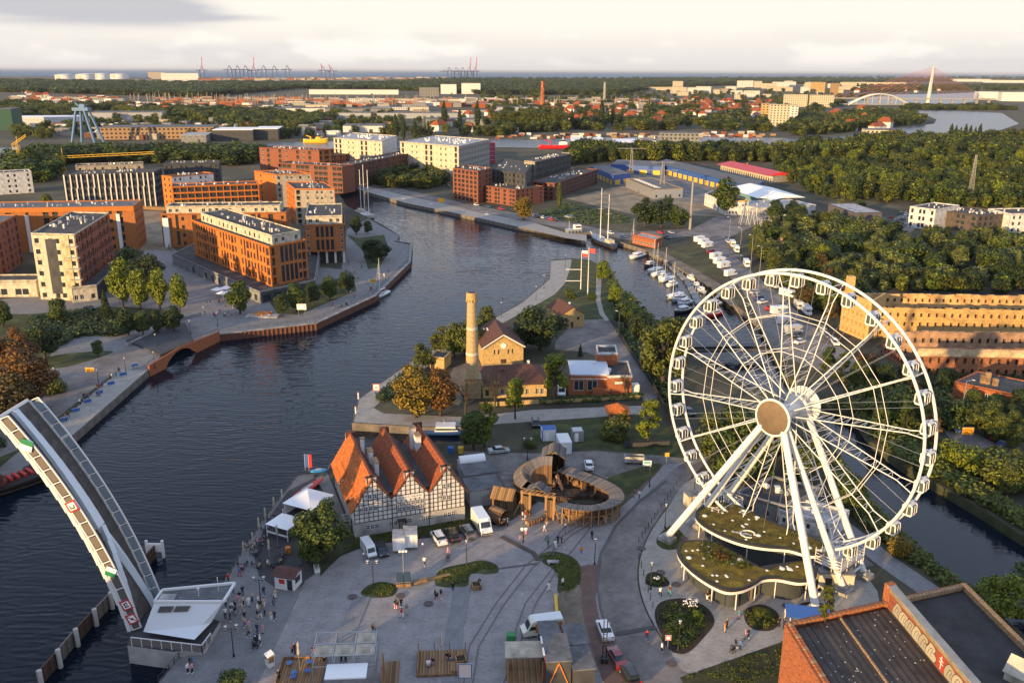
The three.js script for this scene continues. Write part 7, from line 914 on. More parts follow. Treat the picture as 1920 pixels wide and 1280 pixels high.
// ---------- brick building with the painted wall ----------
{
const hb=13.5,A=at(1478,1176,hb),Bk=at(1808,1102,hb),Fr=at(1560,1310,hb);
const b=thing('brick_building','red brick industrial building with tarred roof and graffiti wall','building',V(A.x,G,A.z)),L=(p)=>p.clone().sub(b.position).setY(0);
const d=Fr.clone().sub(A).normalize(),A1=A.clone().addScaledVector(d,60),B1=Bk.clone().addScaledVector(d,60),u=Bk.clone().sub(A),W=u.length();u.normalize();
face(b,A1,A,2,hb - 2 + 0.5,M.brick,[{x:47,y:7.6,w:2.2,h:1.5,k:'f',g:M.tent},{x:41.5,y:6.6,w:2,h:1.5,k:'f',g:M.tent},{x:47,y:2.6,w:2,h:1.8,k:'f'},{x:40,y:2.6,w:2,h:1.8,k:'f'}],{t:0.5});
face(b,A,Bk,2,hb - 2 + 0.5,M.brick,rows(W,3,3.6,'ffffffff',{w:1.4,h:1.8}),{t:0.5});face(b,Bk,B1,2,hb - 2 + 0.5,M.brick,[],{t:0.5});
const t=(k,s)=>L(A.clone().addScaledVector(u,W*k).addScaledVector(d,s)),mid=0.55;
const tar=mat(0.095,0.07,0.055,0.85,{map:MAP.dirty}),tar2=mat(0.05,0.045,0.043,0.85,{map:MAP.dirty});
for(const[k0,k1,m]of[[0.015,0.27,tar],[0.275,mid - 0.005,tar],[mid + 0.03,0.985,tar2]])part(b,'roof',slab([t(k0,0.6),t(k1,0.6),t(k1,60),t(k0,60)],hb - 2.3,hb - 2),m);
for(let k=0.04;k<0.53;k +=0.034)if(Math.abs(k - 0.27)>0.01)part(b,'felt_seam',beam(t(k,0.7).setY(hb - 1.98),t(k,60).setY(hb - 1.98),0.09,0.07),M.black);
part(b,'roof_kerb',beam(t(0.272,0.6).setY(hb - 1.9),t(0.272,60).setY(hb - 1.9),0.22,0.3),M.oldBrick);
const bits=[];for(let i=0;i<90;i++){const p=t(rr(0.05,0.52),rr(1,26));bits.push(bx(rr(0.08,0.22),0.06,rr(0.08,0.2),p.x,hb - 2 + 0.005,p.z,rnd()*3))}stuff(part(b,'roof_rubble',bits,M.paleConcrete));
for(let i=0;i<70;i++){const k=0.004 + i / 70*mid;const p=t(k,0.25);part(b,'coping_brick',rawBox(W*mid / 70*0.9,0.28 + rr(-0.04,0.06),0.5),i % 3?M.brick:M.oldBrick,p.x,hb - 1.38 + rr(-0.03,0.03),p.z,-Math.atan2(u.z,u.x))}
for(let i=0;i<50;i++){const p=t(0.008,0.5 + i*0.62);part(b,'coping_brick',rawBox(0.55,0.25,0.56),i % 4?M.brick:M.oldBrick,p.x,hb - 1.4 + rr(-0.03,0.03),p.z,-Math.atan2(u.z,u.x))}
const gw=3.1,p0=t(mid,-0.1),p1=t(mid,60);const wall=part(b,'cross_wall',beam(p0.clone().setY(hb - 2 + gw / 2),p1.clone().setY(hb - 2 + gw / 2),0.7,gw),mat(0.42,0.33,0.17,0.9,{map:MAP.dirty}));part(wall,'wall_coping',beam(p0.clone().setY(hb - 2 + gw + 0.08),p1.clone().setY(hb - 2 + gw + 0.08),1.15,0.18),M.concrete);
part(wall,'pier_end',bx(1.2,gw + 0.4,0.9,p0.x,hb - 2.2,p0.z,-Math.atan2(u.z,u.x)),M.brick);
const cv=document.createElement('canvas');cv.width=2048;cv.height=200;const c=cv.getContext('2d');c.fillStyle='#8a4a36';c.fillRect(0,0,2048,200);
for(let i=0;i<240;i++){c.fillStyle=['#80402e','#955240','#74382a'][i % 3];c.fillRect(hash(i,1)*2048,hash(i,2)*200,60,10)}
const blob=(x,n,s)=>{for(let k=0;k<n;k++){const q=x + k*s,h=(i)=>hash(k,x,i);c.beginPath();c.moveTo(q - s*0.5,196);c.bezierCurveTo(q - s*0.7,120,q - s*(0.6 - h(1)*0.5),60,q - s*0.1,14 + h(2)*30);c.bezierCurveTo(q + s*0.7,-10 + h(3)*40,q + s*0.95,50,q + s*(0.4 + h(4)*0.3),96);c.bezierCurveTo(q + s*1.2,110,q + s*0.9,170,q + s*0.7,196);c.closePath();c.fillStyle=k % 2?'#aca38f':'#9d9480';c.fill();c.lineWidth=6;c.strokeStyle='#1c1714';c.stroke();c.beginPath();c.moveTo(q - s*0.2,170);c.bezierCurveTo(q - s*0.1,90,q + s*0.3*h(5),40,q + s*0.35,70);c.bezierCurveTo(q + s*0.4,110,q,110,q + s*0.3,160);c.lineWidth=5;c.stroke()}};
blob(150,6,118);blob(1040,6,116);c.fillStyle='#a83a2e';c.fillRect(868,15,105,175);c.strokeStyle='#efe6d8';c.lineWidth=11;c.beginPath();c.moveTo(920,25);c.lineTo(920,178);c.moveTo(893,60);c.lineTo(950,75);c.moveTo(890,100);c.lineTo(952,112);c.stroke();c.fillStyle='#5e1f18';c.fillRect(1760,0,288,200);
const tx=new THREE.CanvasTexture(cv);tx.colorSpace=THREE.SRGBColorSpace;const g0=t(mid,0.5),g1=t(mid,30),s=u.clone().multiplyScalar(-0.37);
const gq=quadGeo([[g0.clone().add(s).setY(hb - 2 + 0.05),g1.clone().add(s).setY(hb - 2 + 0.05),g1.clone().add(s).setY(hb - 2 + gw - 0.75),g0.clone().add(s).setY(hb - 2 + gw - 0.75)]]),uvA=gq.attributes.uv,lu=g0.distanceTo(g1);for(let i=0;i<uvA.count;i++)uvA.setXY(i,uvA.getX(i)/ lu,uvA.getY(i)/(gw - 0.8));part(wall,'graffiti',gq,new THREE.MeshStandardMaterial({map:tx,roughness:0.9}));
part(b,'parapet',beam(t(0.992,0).setY(hb - 1.6),t(0.992,60).setY(hb - 1.6),0.6,0.9),M.oldBrick);part(b,'parapet',beam(t(mid + 0.02,0.25).setY(hb - 1.6),t(0.99,0.25).setY(hb - 1.6),0.6,0.6),M.oldBrick);
const e=t(0.88,19);part(b,'roof_house',[gable(4,1.6,5,e.x,hb - 0.9,e.z,0.7),bx(3.6,1.2,4.6,e.x,hb - 2,e.z,0.7)],M.cream);
const tr=tree('loose',A.clone().addScaledVector(u,W*0.19).addScaledVector(d,0.5).setY(hb - 0.4),6.2,'olive','slender young birch growing from the roof edge of the brick building');tr.scale.x*=0.55;tr.scale.z*=0.55;
for(const[k,q,s]of[[0.41,25,2],[0.47,23,1.5],[0.53,21,1.6]])tree('bush',b.position.clone().add(t(k,q)).setY(hb - 0.4),s,'olive','weedy bush sprouting on the tarred roof of the brick building','weeds on the tarred roof');
const aw=thing('blue_awning','blue canvas awning behind the brick building','awning',at(1512,1178));part(aw,'canopy',bx(6.5,0.15,3,0,2.7,0,-0.2,0.12),M.blue);for(const[x,z]of[[-3,-1.2],[3,-1.2],[-3,1.2],[3,1.2]])part(aw,'post',bx(0.1,2.7,0.1),M.white,x,0,z);
}
// ---------- plaza, terrace, vehicles, people ----------
{
car('van','white',691,1036,703,1054,'white panel van parked left of the black car at the house').scale.setScalar(0.78);car('saloon','black',715,1034,724,1052,'black saloon parked beside the white panel van');
car('suv','white',823,1014,812,998,'white sporty car parked in front of the timbered house');car('suv','black',849,1009,840,993,'black car with open boot parked beside the white sporty car');car('suv','grey',877,1003,866,988,'dark grey estate parked beside the long white van');{const v=car('van','white',903,990,916,1010,'long high white van parked at the end of the row');v.scale.setScalar(1.08)}
car('saloon','silver',935,848,955,846,'silver saloon parked by the dusty lane');car('hatch','white',1104,876,1102,866,'white car alone in the yard behind the coaster');car('suv','black',1004,797,1007,812,'black pickup parked by the containers');
car('saloon','white',1134,1186,1128,1170,'white saloon stopped on the curving street');car('saloon','darkred',1157,1238,1148,1222,'dark red saloon on the curving street');car('suv','black',1181,1272,1172,1257,'black estate with roof bars at the picture edge');
for(const[x,y,s,l]of[[748,1028,1,'smaller white box trailer by the house'],[770,1022,1.15,'larger white box trailer by the house']]){const o=thing('box_trailer',l,'trailer',at(x,y),0.12);part(o,'box',bx(2.1*s,2.4,3.4),M.white,0,0.5,0);part(o,'roof',bx(2*s,0.06,3.3),M.roofLight,0,2.9,0);part(o,'door',bx(0.9,1.9,0.05),M.tent,0,0.7,1.72);for(const k of[-1,1])part(o,'wheel',tyreG,M.rubber,k*s,0.32,-0.5);part(o,'drawbar',beam(V(0,0.45,-1.6),V(0,0.4,-2.8),0.12),M.darkMetal)}
for(const[x,y,s,l,m]of[[897,903,[7,3,5.5],'tall grey shed beside the timbered house',M.metal],[905,935,[6.6,3.4,5.6],'pale steel shed with grey flat roof',M.whiteWall],[884,882,[5.5,2.4,3],'white domed tent shed behind the grey shed',M.tent]]){const o=thing('steel_shed',l,'shed',at(x,y),0.3),[w,h,d]=s;part(o,'wall',bx(w,h,d),mat(0.42,0.42,0.4,0.7,{map:MAP.rib}));if(m===M.tent)part(o,'roof',new THREE.CylinderGeometry(1.6,1.6,w,14,1,false,-1.57,3.14).rotateZ(Math.PI / 2).translate(0,h - 0.3,0),m);else{part(o,'roof',bx(w + 0.3,0.14,d + 0.3,0,h),M.roofMid);part(o,'door',bx(2,2.2,0.06),M.metal,0,0,d / 2 + 0.03)}}
for(const[x,y,m,l]of[[845,849,M.blue,'blue recycling bin beside the basin'],[864,849,M.yellow,'yellow recycling bin beside the basin']]){const o=thing('recycling_bin',l,'bin',at(x,y));part(o,'bin_body',frustum(0.9,0.9,1.1,1.2,1.3,0),m);part(o,'lid',bx(1.2,0.15,1.2,0,1.3),m)}
const wg=thing('ore_wagon','old white tipping wagon with rusty inside on the lawn','wagon',at(1189,868),-0.05);part(wg,'tub',[bx(4.2,1.3,0.12,0,0.5,0.8),bx(4.2,1.3,0.12,0,0.5,-0.8),bx(0.12,1.3,1.5,2.05,0.5,0),bx(0.12,1.3,1.5,-2.05,0.5,0)],M.paleConcrete);part(wg,'floor',bx(4,0.2,1.5,0,0.5),M.rust);for(const x of[-1.4,1.4])part(wg,'wheel',[0.6,-0.6].map((z)=>new THREE.CylinderGeometry(0.35,0.35,0.15,12).rotateX(Math.PI / 2).translate(x,0.35,z)),M.darkMetal);
const Zt=(x,y)=>[380 + x / 4.92,860 + y / 4.92];
const ks=thing('terrace_kiosk','small white kiosk with dark red roof on the terrace','kiosk',at(541,1097),-0.25);part(ks,'wall',bx(3.4,2.3,2.8),M.white);for(const s of[-1,1])part(ks,'roof_slope',rawBox(4.2,0.12,1.9),M.maroon,0,2.75,s*0.85).rotation.x=s*0.42;part(ks,'door',bx(0.9,1.9,0.06),M.glass,1,0.1,1.42);part(ks,'red_sign',bx(1,0.8,0.06),M.red,-0.4,1.1,1.42);part(ks,'hatch',bx(0.06,1,1.6),M.glass,1.72,1,0);
const tent=(x,y,w,d,h,l)=>{const o=thing('white_marquee',l,'tent',at(x,y),-0.45);part(o,'roof',new THREE.ConeGeometry(0.72,1,4,1,true).rotateY(Math.PI / 4).scale(w,1.6,d).translate(0,h + 0.75,0),M.tent);for(const a of[-1,1])for(const b of[-1,1])part(o,'post',bx(0.1,h,0.1),M.white,a*w*0.47,0,b*d*0.47);part(o,'counter',bx(w*0.9,1,d*0.9,0,0),M.darkGrey);part(o,'skirt',bx(w*0.95,0.35,0.05,0,0.8,d*0.47),M.white);return o};
tent(535,1000,5,4.6,2.5,'small white pyramid tent over the terrace bar');{const o=tent(580,965,6.5,7,3.4,'large white marquee behind the terrace tree');part(o,'side_wall',[bx(0.06,3.4,6.4,-3,0,0),bx(6,3.4,0.06,0,0,-3.2)],M.tent)}
for(const[x,y]of[[738,470],[665,545],[585,645],[525,740],[472,880],[388,970],[693,812],[620,950],[903,880],[900,975]])parasolShut(...Zt(x,y),'tall cream parasol folded shut on the riverside terrace','folded parasols on the riverside terrace',4.4);
for(const[x,y,l]of[[787,865,'orange barrel standing alone on the dark terrace'],[935,830,'orange barrel among the planters']]){const o=tag(part(scene,'orange_barrel',cyl(0.5,1.1,0,0,0,12),CLOTH.orange),l,'barrel');o.position.copy(at(...Zt(x,y)))}
for(let i=0;i<6;i++){const o=thing('white_planter','white planter box with plants edging the terrace','planter',at(...Zt(1012 + i*9,880 + i*32)),0.2,'white planters along the terrace edge');part(o,'box',bx(0.9,0.6,0.9),M.white);const l=[];sprays(l,V(0,0.9,0),V(0.45,0.4,0.45),30,0.16);part(o,'plants',leafGeo(l),TONES.green)}
const boat=(l,x0,y0,x1,y1,m,w)=>{const a=at(x0,y0,3),b=at(x1,y1,3),L=a.distanceTo(b),o=thing('racing_canoe',l,'boat',a.clone().lerp(b,0.5).setY(2),Math.atan2(b.x - a.x,b.z - a.z));part(o,'hull',new THREE.SphereGeometry(1,14,8).scale(w,0.35,L / 2).translate(0,1.1,0),m);for(const z of[-0.25,0.25])part(o,'trestle',bx(w*2,0.8,0.15,0,0,z*L),M.darkMetal);part(o,'cockpit',bx(w*0.9,0.1,L*0.3,0,1.38,0),M.paleConcrete)};
boat('long red dragon canoe on trestles beside the boathouse',...Zt(805,385),...Zt(1120,175),M.red,0.9);boat('blue rowing boat on trestles at the dock corner',...Zt(985,120),...Zt(1150,105),paint(0.02,0.2,0.45),0.75);
for(const[x,y,m,l]of[[945,108,M.blue,'blue beach flag at the dock corner'],[980,112,M.red,'red beach flag at the dock corner']]){const o=thing('beach_flag',l,'flag',at(...Zt(x,y)));part(o,'pole',rod(V(0,0,0),V(0,3.8,0),0.03,5),M.white);part(o,'sail',bx(0.7,3,0.04,0.35,0.8),m)}
fence('dock_railing',[[612,886],[557,893],[522,939],[494,976],[457,1031],[432,1074]],1.1,M.darkMetal,'dark metal railing along the river edge',1.8,false);
fence('quay_railing',[[345,1223],[297,1281]],1.1,M.darkMetal,'dark railing beside the bridge pier',1.4,false);
const tableAt=(x,y,top,l,grp)=>{const o=thing('terrace_table',l,'table',at(x,y),rr(0,3),grp);part(o,'tabletop',cyl(0.42,0.05,0,0.72,0,14),top);part(o,'stem',cyl(0.05,0.72,0,0,0,6),M.darkMetal);part(o,'foot',cyl(0.28,0.04,0,0,0,10),top)};
const chairAt=(p,ry,grp,l)=>{const key='terracechair';if(boatProto[key])return copyOf(boatProto[key],p,ry,l,grp);const o=boatProto[key]=thing('terrace_chair',l,'chair',p,ry,grp);part(o,'seat',bx(0.45,0.05,0.45,0,0.45),M.darkGrey);part(o,'backrest',bx(0.45,0.45,0.05,0,0.5,-0.22),M.darkGrey);for(const a of[-0.19,0.19])for(const b of[-0.19,0.19])part(o,'leg',bx(0.04,0.45,0.04),M.darkMetal,a,0,b)};
let n=0;const cols=Object.keys(CLOTH),pose={stand:'standing',walk:'walking',sit:'sitting'};
const who=(po,x,y,s,t,where,grp,yy,ry,hat)=>person(po,x,y,s,t,`person in ${s} top, ${t} trousers ${pose[po]} ${where}`,grp,yy,ry,hat);
for(const[x,y]of[[500,1000],[640,990],[490,880],[540,790],[440,830],[640,580],[590,670],[780,510],[960,940],[730,900],[370,1010],[700,960]]){const[a,b]=Zt(x,y);tableAt(a,b,M.darkGrey,'dark round table on the riverside terrace','dark round tables on the riverside terrace');for(let k=0;k<3;k++){const t=k*2.1 + rr(0,1),q=at(a,b).add(V(Math.sin(t)*0.85,0,Math.cos(t)*0.85));chairAt(q,t + Math.PI,'dark chairs on the riverside terrace','dark chair at a round table on the riverside terrace');if(rnd()<0.65){const p=who('sit',0,1000,pick(['white','black','grey','pink','navy','beige']),pick(['black','denim','beige']),'at a table on the riverside terrace','guests on the riverside terrace');p.position.copy(q);p.rotation.y=t + Math.PI}}}
scatter([[432,1110],[520,1115],[512,1150],[500,1200],[480,1220],[436,1170],[412,1150]],40,(p,i,x,y)=>{let s=pick(['black','white','pink','grey','black','navy','beige','denim','white']);who(pick(['stand','stand','walk']),x,y,s,pick(['black','denim','beige','white','navy']),'in the crowd by the bridge house','crowd by the bridge house',G,rr(0,6.3),i % 7===0?'white':undefined)});
for(const[x,y,s,t,l]of[[361,1248,'blue','denim','pair'],[356,1250,'black','black','pair'],[360,1262,'pink','black','pair'],[352,1262,'white','black','pair']])who('stand',x,y,s,t,'beside the railing of the bridge pier');
for(const[po,x,y,s,t,w]of[['walk',515,1162,'navy','black','alone at the edge of the promenade'],['walk',428,1092,'red','black','at the river railing'],['walk',449,1080,'blue','red','below the terrace'],['walk',699,1188,'brown','denim','across the open plaza'],['walk',702,1186,'beige','black','close behind another on the open plaza'],['stand',741,1140,'navy','pink','in the group south of the lamp island'],['stand',745,1143,'black','pink','at the front of the plaza group'],['stand',752,1138,'black','denim','at the back of the plaza group'],['walk',753,1158,'red','white','in front of the plaza group'],['walk',763,1150,'grey','beige','right of the plaza group'],['walk',796,1060,'white','black','on the plaza near the solar panel'],['walk',840,1040,'pink','pink','behind a pushchair on the plaza'],['stand',816,1122,'black','black','in the dark trio on the plaza'],['stand',819,1128,'black','pink','in the dark trio, in front'],['stand',827,1122,'black','beige','in the dark trio, on the right'],['stand',849,1108,'black','navy','alone south of the grass island'],['sit',899,1096,'black','black','on the wooden planter'],['walk',1029,1108,'white','white','near the soil strip'],['stand',1055,1100,'white','black','on the grass island edge'],['walk',1090,1040,'orange','blue','on the plaza by the street lamp'],['walk',1110,1010,'navy','black','between coaster and street']])who(po,x,y,s,t,w);
for(const[x,y,s,t]of[[980,973,'white','denim'],[985,973,'red','white'],[987,985,'brown','beige'],[979,1003,'white','black'],[986,1003,'white','pink'],[976,1018,'pink','denim'],[981,1016,'black','black'],[1021,998,'white','beige'],[1025,986,'brown','beige'],[1026,1012,'beige','denim'],[1028,1026,'green','denim'],[1041,1028,'white','white'],[1046,1018,'navy','black'],[1053,1020,'black','black'],[1058,1026,'grey','beige'],[1132,980,'orange','black'],[1135,982,'white','white'],[1189,932,'brown','beige'],[1199,934,'white','navy'],[945,985,'white','black'],[952,985,'denim','black']])who(rnd()<0.5?'walk':'stand',x,y,s,t,'on the paving in front of the coaster','visitors in front of the coaster');
for(const[po,x,y,s,t,w]of[['walk',1238,1118,'white','black','on the wheel square by the drop bed'],['walk',1256,1115,'brown','teal','on the wheel square beside a child'],['stand',1326,1125,'black','white','at the pavilion glass'],['stand',1330,1132,'black','grey','at the pavilion glass, in front'],['stand',1385,1160,'teal','pink','between the two flower beds'],['stand',1359,1185,'orange','beige','right of the drop shaped bed'],['stand',1363,1178,'brown','black','right of the drop shaped bed, behind'],['stand',1397,1198,'pink','beige','in the couple below the round bed'],['stand',1403,1196,'black','black','in the couple below the round bed, right side'],['walk',1379,1215,'black','beige','behind a pushchair near the lawn'],['stand',1388,1218,'blue','navy','near the lawn edge'],['stand',1474,1158,'white','pink','beside the blue awning'],['stand',1461,1175,'black','black','right of the round bed'],['stand',1470,1178,'navy','black','right of the round bed, behind'],['walk',1213,1200,'red','denim','at the street edge on a scooter'],['stand',1241,1222,'white','black','beside the round road sign'],['stand',1536,1118,'navy','white','behind the front wheel leg'],['stand',1420,1046,'black','black','between the two green roofs']])who(po,x,y,s,t,w);
for(const[x,y,l]of[[840,1050,'black pushchair on the upper plaza'],[1374,1222,'black pushchair near the lawn'],[478,1215,'black pushchair in the crowd']]){const o=thing('pushchair',l,'pushchair',at(x,y),rr(0,6));part(o,'seat',bx(0.45,0.5,0.7,0,0.4,0,0,-0.3),M.black);part(o,'hood',new THREE.CylinderGeometry(0.3,0.3,0.45,8,1,false,0,3.1).rotateZ(Math.PI / 2).translate(0,0.95,-0.2),M.darkGrey);for(const[a,b]of[[-0.25,-0.3],[0.25,-0.3],[-0.25,0.35],[0.25,0.35]])part(o,'wheel',new THREE.CylinderGeometry(0.12,0.12,0.05,10).rotateZ(1.57).translate(0,0.12,0),M.rubber,a,0,b);part(o,'handle',rod(V(-0.2,0.7,-0.3),V(0.2,1.05,-0.55),0.02,4),M.metal)}
for(const[x,y,l]of[[700,1103,'two armed black lamp on the small grass island'],[438,1230,'two armed black lamp near the bridge house'],[489,1135,'two armed black lamp in the promenade crowd'],[989,862,'two armed black lamp behind the coaster']])streetLamp(x,y,l,2,4.8);
for(const[x,y,l]of[[1115,1058,'single black lamp beside the street kerb'],[1247,990,'single black lamp before the left wheel foot'],[1272,1218,'black lamp in the drop shaped flower bed'],[1220,1104,'black lamp in the triangular bed'],[1218,912,'black lamp on the red pavement'],[1301,935,'black lamp behind the left wheel leg'],[875,1061,'short black lamp on the L shaped island'],[1345,1000,'slim black lamp by the pavilion']])streetLamp(x,y,l,1,4.6);
for(let i=0;i<26;i++){const t=i / 25,p=at(lerp(1275,1197,Math.min(1,t*1.9)),lerp(900,1040,Math.min(1,t*1.6))),q=t<0.55?p:at(lerp(1197,1246,(t - 0.55)/ 0.45),lerp(1045,1215,(t - 0.55)/ 0.45));const o=thing('iron_bollard','slim black bollard edging the wheel square','bollard',q,0,'black bollards along the street');part(o,'post',cyl(0.06,1.05,0,0,0,7),M.black);part(o,'cap',cyl(0.08,0.1,0,1.05,0,7),M.black)}
for(const[x,y]of[[682,1056],[793,1037],[1060,1000]]){const o=thing('globe_lamp','short red post with white globe lamp on the plaza','lamp',at(x,y),0,'globe lamps at the car park edge');part(o,'post',cyl(0.05,1.7,0,0,0,7),M.rust);part(o,'globe',new THREE.SphereGeometry(0.2,10,8).translate(0,1.85,0),lampGlass)}
for(const[x,y]of[[661,1119],[751,1117],[803,1132],[1260,1244],[1239,1073],[1268,1096],[1203,1028],[1460,1112],[1476,1136],[1282,1010]]){const o=tag(part(scene,'manhole_cover',cyl(0.75,0.02,0,0.11,0,18),mat(0.09,0.07,0.06,0.7)),'round rusty manhole cover in the paving','manhole cover','manhole covers');o.position.copy(at(x,y))}
const sp=thing('solar_light_tower','mobile light tower with two solar panels on a yellow wooden base','light tower',at(757,1096),0.1);part(sp,'base',bx(2.4,0.9,1.4),M.softwood);for(const x of[-0.6,0.6])part(sp,'solar_panel',bx(1.1,0.06,2,x,1.3,0.1,0,0.75),M.glassBlue);part(sp,'mast',rod(V(0,0.9,-0.5),V(0,6,-0.5),0.07,6),M.metal);for(const x of[-0.5,0,0.5])part(sp,'floodlight',bx(0.4,0.35,0.2,x,5.8,-0.4),M.white);
const pk=tag(part(scene,'timber_ramp',[beam(at(775,1092,2.3),at(800,1086,2.5),1.1,0.2),beam(at(800,1086,2.3),at(844,1076,2.2),0.7,0.15)],M.softwood),'pale timber ramp leading from the light tower to the grass island','ramp');
for(const[x,y,l]of[[893,1102,'square wooden planter with a person on it'],[864,1242,'square wooden planter at the corner of the timber deck']]){const o=thing('wooden_planter',l,'planter',at(x,y),0.2);part(o,'box',[bx(1.5,0.8,0.15,0,0,0.68),bx(1.5,0.8,0.15,0,0,-0.68),bx(0.15,0.8,1.2,0.68),bx(0.15,0.8,1.2,-0.68)],M.softwood);part(o,'earth',bx(1.2,0.65,1.2),M.soil)}
const bench=thing('stone_bench','pale stone slab bench on the ragged grass island','bench',at(1037,1057),0.05);part(bench,'seat',bx(2,0.18,0.8,0,0.4),M.paleConcrete);for(const s of[-0.7,0.7])part(bench,'support',bx(0.3,0.4,0.6),M.concrete,s,0,0);
const dk=thing('timber_deck','raised timber deck with corner posts on the plaza','deck',at(828,1245),0.06);for(let i=0;i<16;i++)part(dk,'deck_board',bx(0.41,0.12,5.4,-3.3 + i*0.44,0.28,0),i % 3?M.deck:M.wood);part(dk,'frame',[bx(7,0.28,0.15,0,0,2.6),bx(7,0.28,0.15,0,0,-2.6),bx(0.15,0.28,5.2,3.4),bx(0.15,0.28,5.2,-3.4)],M.wood);for(const[x,z]of[[-3.4,-2.6],[-1.1,-2.6],[1.1,-2.6],[3.4,-2.6]])part(dk,'post',bx(0.1,1.4,0.1),M.rust,x,0.3,z);part(dk,'backrest',bx(0.12,0.9,5,-3.3,0.4,0),M.deck);part(dk,'bench',bx(1,0.4,2,1.8,0.4,1.5),M.deck);
parasolShut(828,1240,'cream parasol folded shut on the timber deck',undefined,4.5);for(const[x,y,s]of[[803,1250,'white'],[812,1246,'black'],[838,1236,'black'],[843,1238,'black']])who('sit',x,y,s,'denim','on the timber deck','people seated on the timber deck',2.25);
const md=thing('terrace_deck','timber terrace with blue tables at the picture edge','deck',at(566,1262),0.05);for(let i=0;i<16;i++)part(md,'deck_board',bx(0.36,0.12,5.6,-2.95 + i*0.39,0.2,0),i % 3?M.deck:M.wood);part(md,'edge_board',[bx(0.12,0.9,5.6,-3.1,0,0),bx(6.2,0.7,0.12,0,0,-2.8)],M.deck);
for(const[x,y]of[[543,1250],[580,1248],[577,1265],[550,1276],[552,1268]])tableAt(x,y,M.blue,'blue round table on the timber terrace','blue tables on the timber terrace');parasolShut(562,1258,'cream parasol folded shut on the timber terrace',undefined,4.8);
for(const[x,y,s]of[[548,1225,'pink'],[553,1225,'black'],[588,1228,'black'],[592,1232,'red'],[523,1275,'black'],[608,1242,'white'],[648,1240,'teal'],[640,1240,'black']])who('stand',x,y,s,'black','beside the timber terrace','people beside the timber terrace');
const wb=thing('wicker_beach_chair','white hooded beach chair standing on the plaza','chair',at(506,1247),-0.9);part(wb,'seat',bx(1.2,0.9,0.9),M.white);part(wb,'hood',[bx(1.25,1.1,0.12,0,0.85,-0.45),bx(1.25,0.1,1.1,0,1.85,0,0,0.25)],M.white);part(wb,'side_panel',[bx(0.06,1,0.8,0.62,0.8),bx(0.06,1,0.8,-0.62,0.8)],M.softwood);
const sc=thing('scaffold_stand','scaffold tower stand with beige canvas panels at the picture edge','scaffold',at(650,1262),0.07),sx=[-4.2,-1.4,1.4,4.2],sz=[-2.6,0,2.6];for(const x of sx)for(const z of sz)part(sc,'standard',cyl(0.07,5,x,0,z,6),M.metal);for(const y of[3.2,4.9]){for(const z of sz)part(sc,'ledger',rod(V(-4.2,y,z),V(4.2,y,z),0.06,6),M.metal);for(const x of sx)part(sc,'transom',rod(V(x,y,-2.6),V(x,y,2.6),0.06,6),M.metal)}for(let i=0;i<3;i++)part(sc,'diagonal',rod(V(sx[i],3.2,-2.6),V(sx[i + 1],4.9,-2.6),0.05,5),M.metal);for(const[x,z]of[[2.8,-1.3],[2.8,1.3],[0,1.3],[-2.8,1.3]])part(sc,'canvas_panel',bx(2.5,0.06,2.3,x,4.7,z,0,0.05),M.canvas);part(sc,'white_roof',bx(5.5,0.2,3,0.6,3.6,4.4),M.tent);part(sc,'side_board',bx(0.2,3.5,3,5.2,0,2),M.deck);part(sc,'ramp',bx(2,0.12,6,6.3,0.1,1),M.deck);
const tr=car('van','cream',1016,1186,1000,1188,'orange and white food van beside the dark kiosks');tr.scale.setScalar(1.02);part(tr,'printed_side',bx(0.03,1.4,4),CLOTH.orange,1.04,0.9,-0.8);part(tr,'roof_panel',bx(1.8,0.08,4.3),M.white,0,2.66,-0.8);
const st=(n,l,x,y,w,d,h,wm,rm,ry=0.08)=>{const o=thing(n,l,'kiosk',at(x,y),ry);part(o,'wall',bx(w,h,d),wm);part(o,'roof',bx(w + 0.3,0.16,d + 0.3,0,h),rm);part(o,'serving_hatch',bx(0.06,1,d*0.6,-w / 2 - 0.02,1,0),M.glass);return o};
{const o=st('dark_kiosk','dark kiosk with orange A frame at the picture edge',1042,1262,3.4,6,4.2,M.darkGrey,M.roofMid);for(const s of[-1,1])part(o,'orange_stripe',beam(V(s*1.4,0.4,3.1),V(0,4,3.1),0.14),CLOTH.orange);part(o,'lamp_panel',[bx(0.25,0.1,1.6,-1.9,4.4,-1.6),bx(0.25,0.1,1.6,-1.9,4.4,1)],M.white);part(o,'red_post',bx(0.12,4,0.12,-1.8,0,1.5),M.red)}
st('steel_kiosk','long grey blue kiosk beside the soil strip, nearest the picture edge',1088,1270,3,5,3.2,M.darkGrey,M.roofMid,0.14);st('steel_kiosk','long grey blue kiosk beside the soil strip, farther one',1078,1225,3,4.6,3.2,M.darkGrey,M.roofMid,0.14);st('steel_kiosk','small slate roofed kiosk behind the food van',1028,1215,2.8,3,3.4,M.darkGrey,M.roofMid);
const sl=thing('canvas_shelter','timber shelter with beige canvas sail','shelter',at(983,1258),0.04);for(const x of[-2.4,2.4])for(const z of[-1.9,2.2])part(sl,'post',bx(0.16,3.2,0.16),M.softwood,x,0,z);part(sl,'canvas_roof',bx(5.4,0.08,3.4,0,3.2,-0.5,0,0.05),M.canvas);for(let i=0;i<6;i++)part(sl,'floor_board',bx(0.82,0.15,6,-2.1 + i*0.84,0,0.4),M.deck);for(let i=0;i<4;i++)part(sl,'rail',bx(2.6,0.08,0.08,-1.2,0.6 + i*0.35,2.3),M.softwood);part(sl,'side_board',bx(0.1,1,3,-2.4,0.2,0),M.deck);
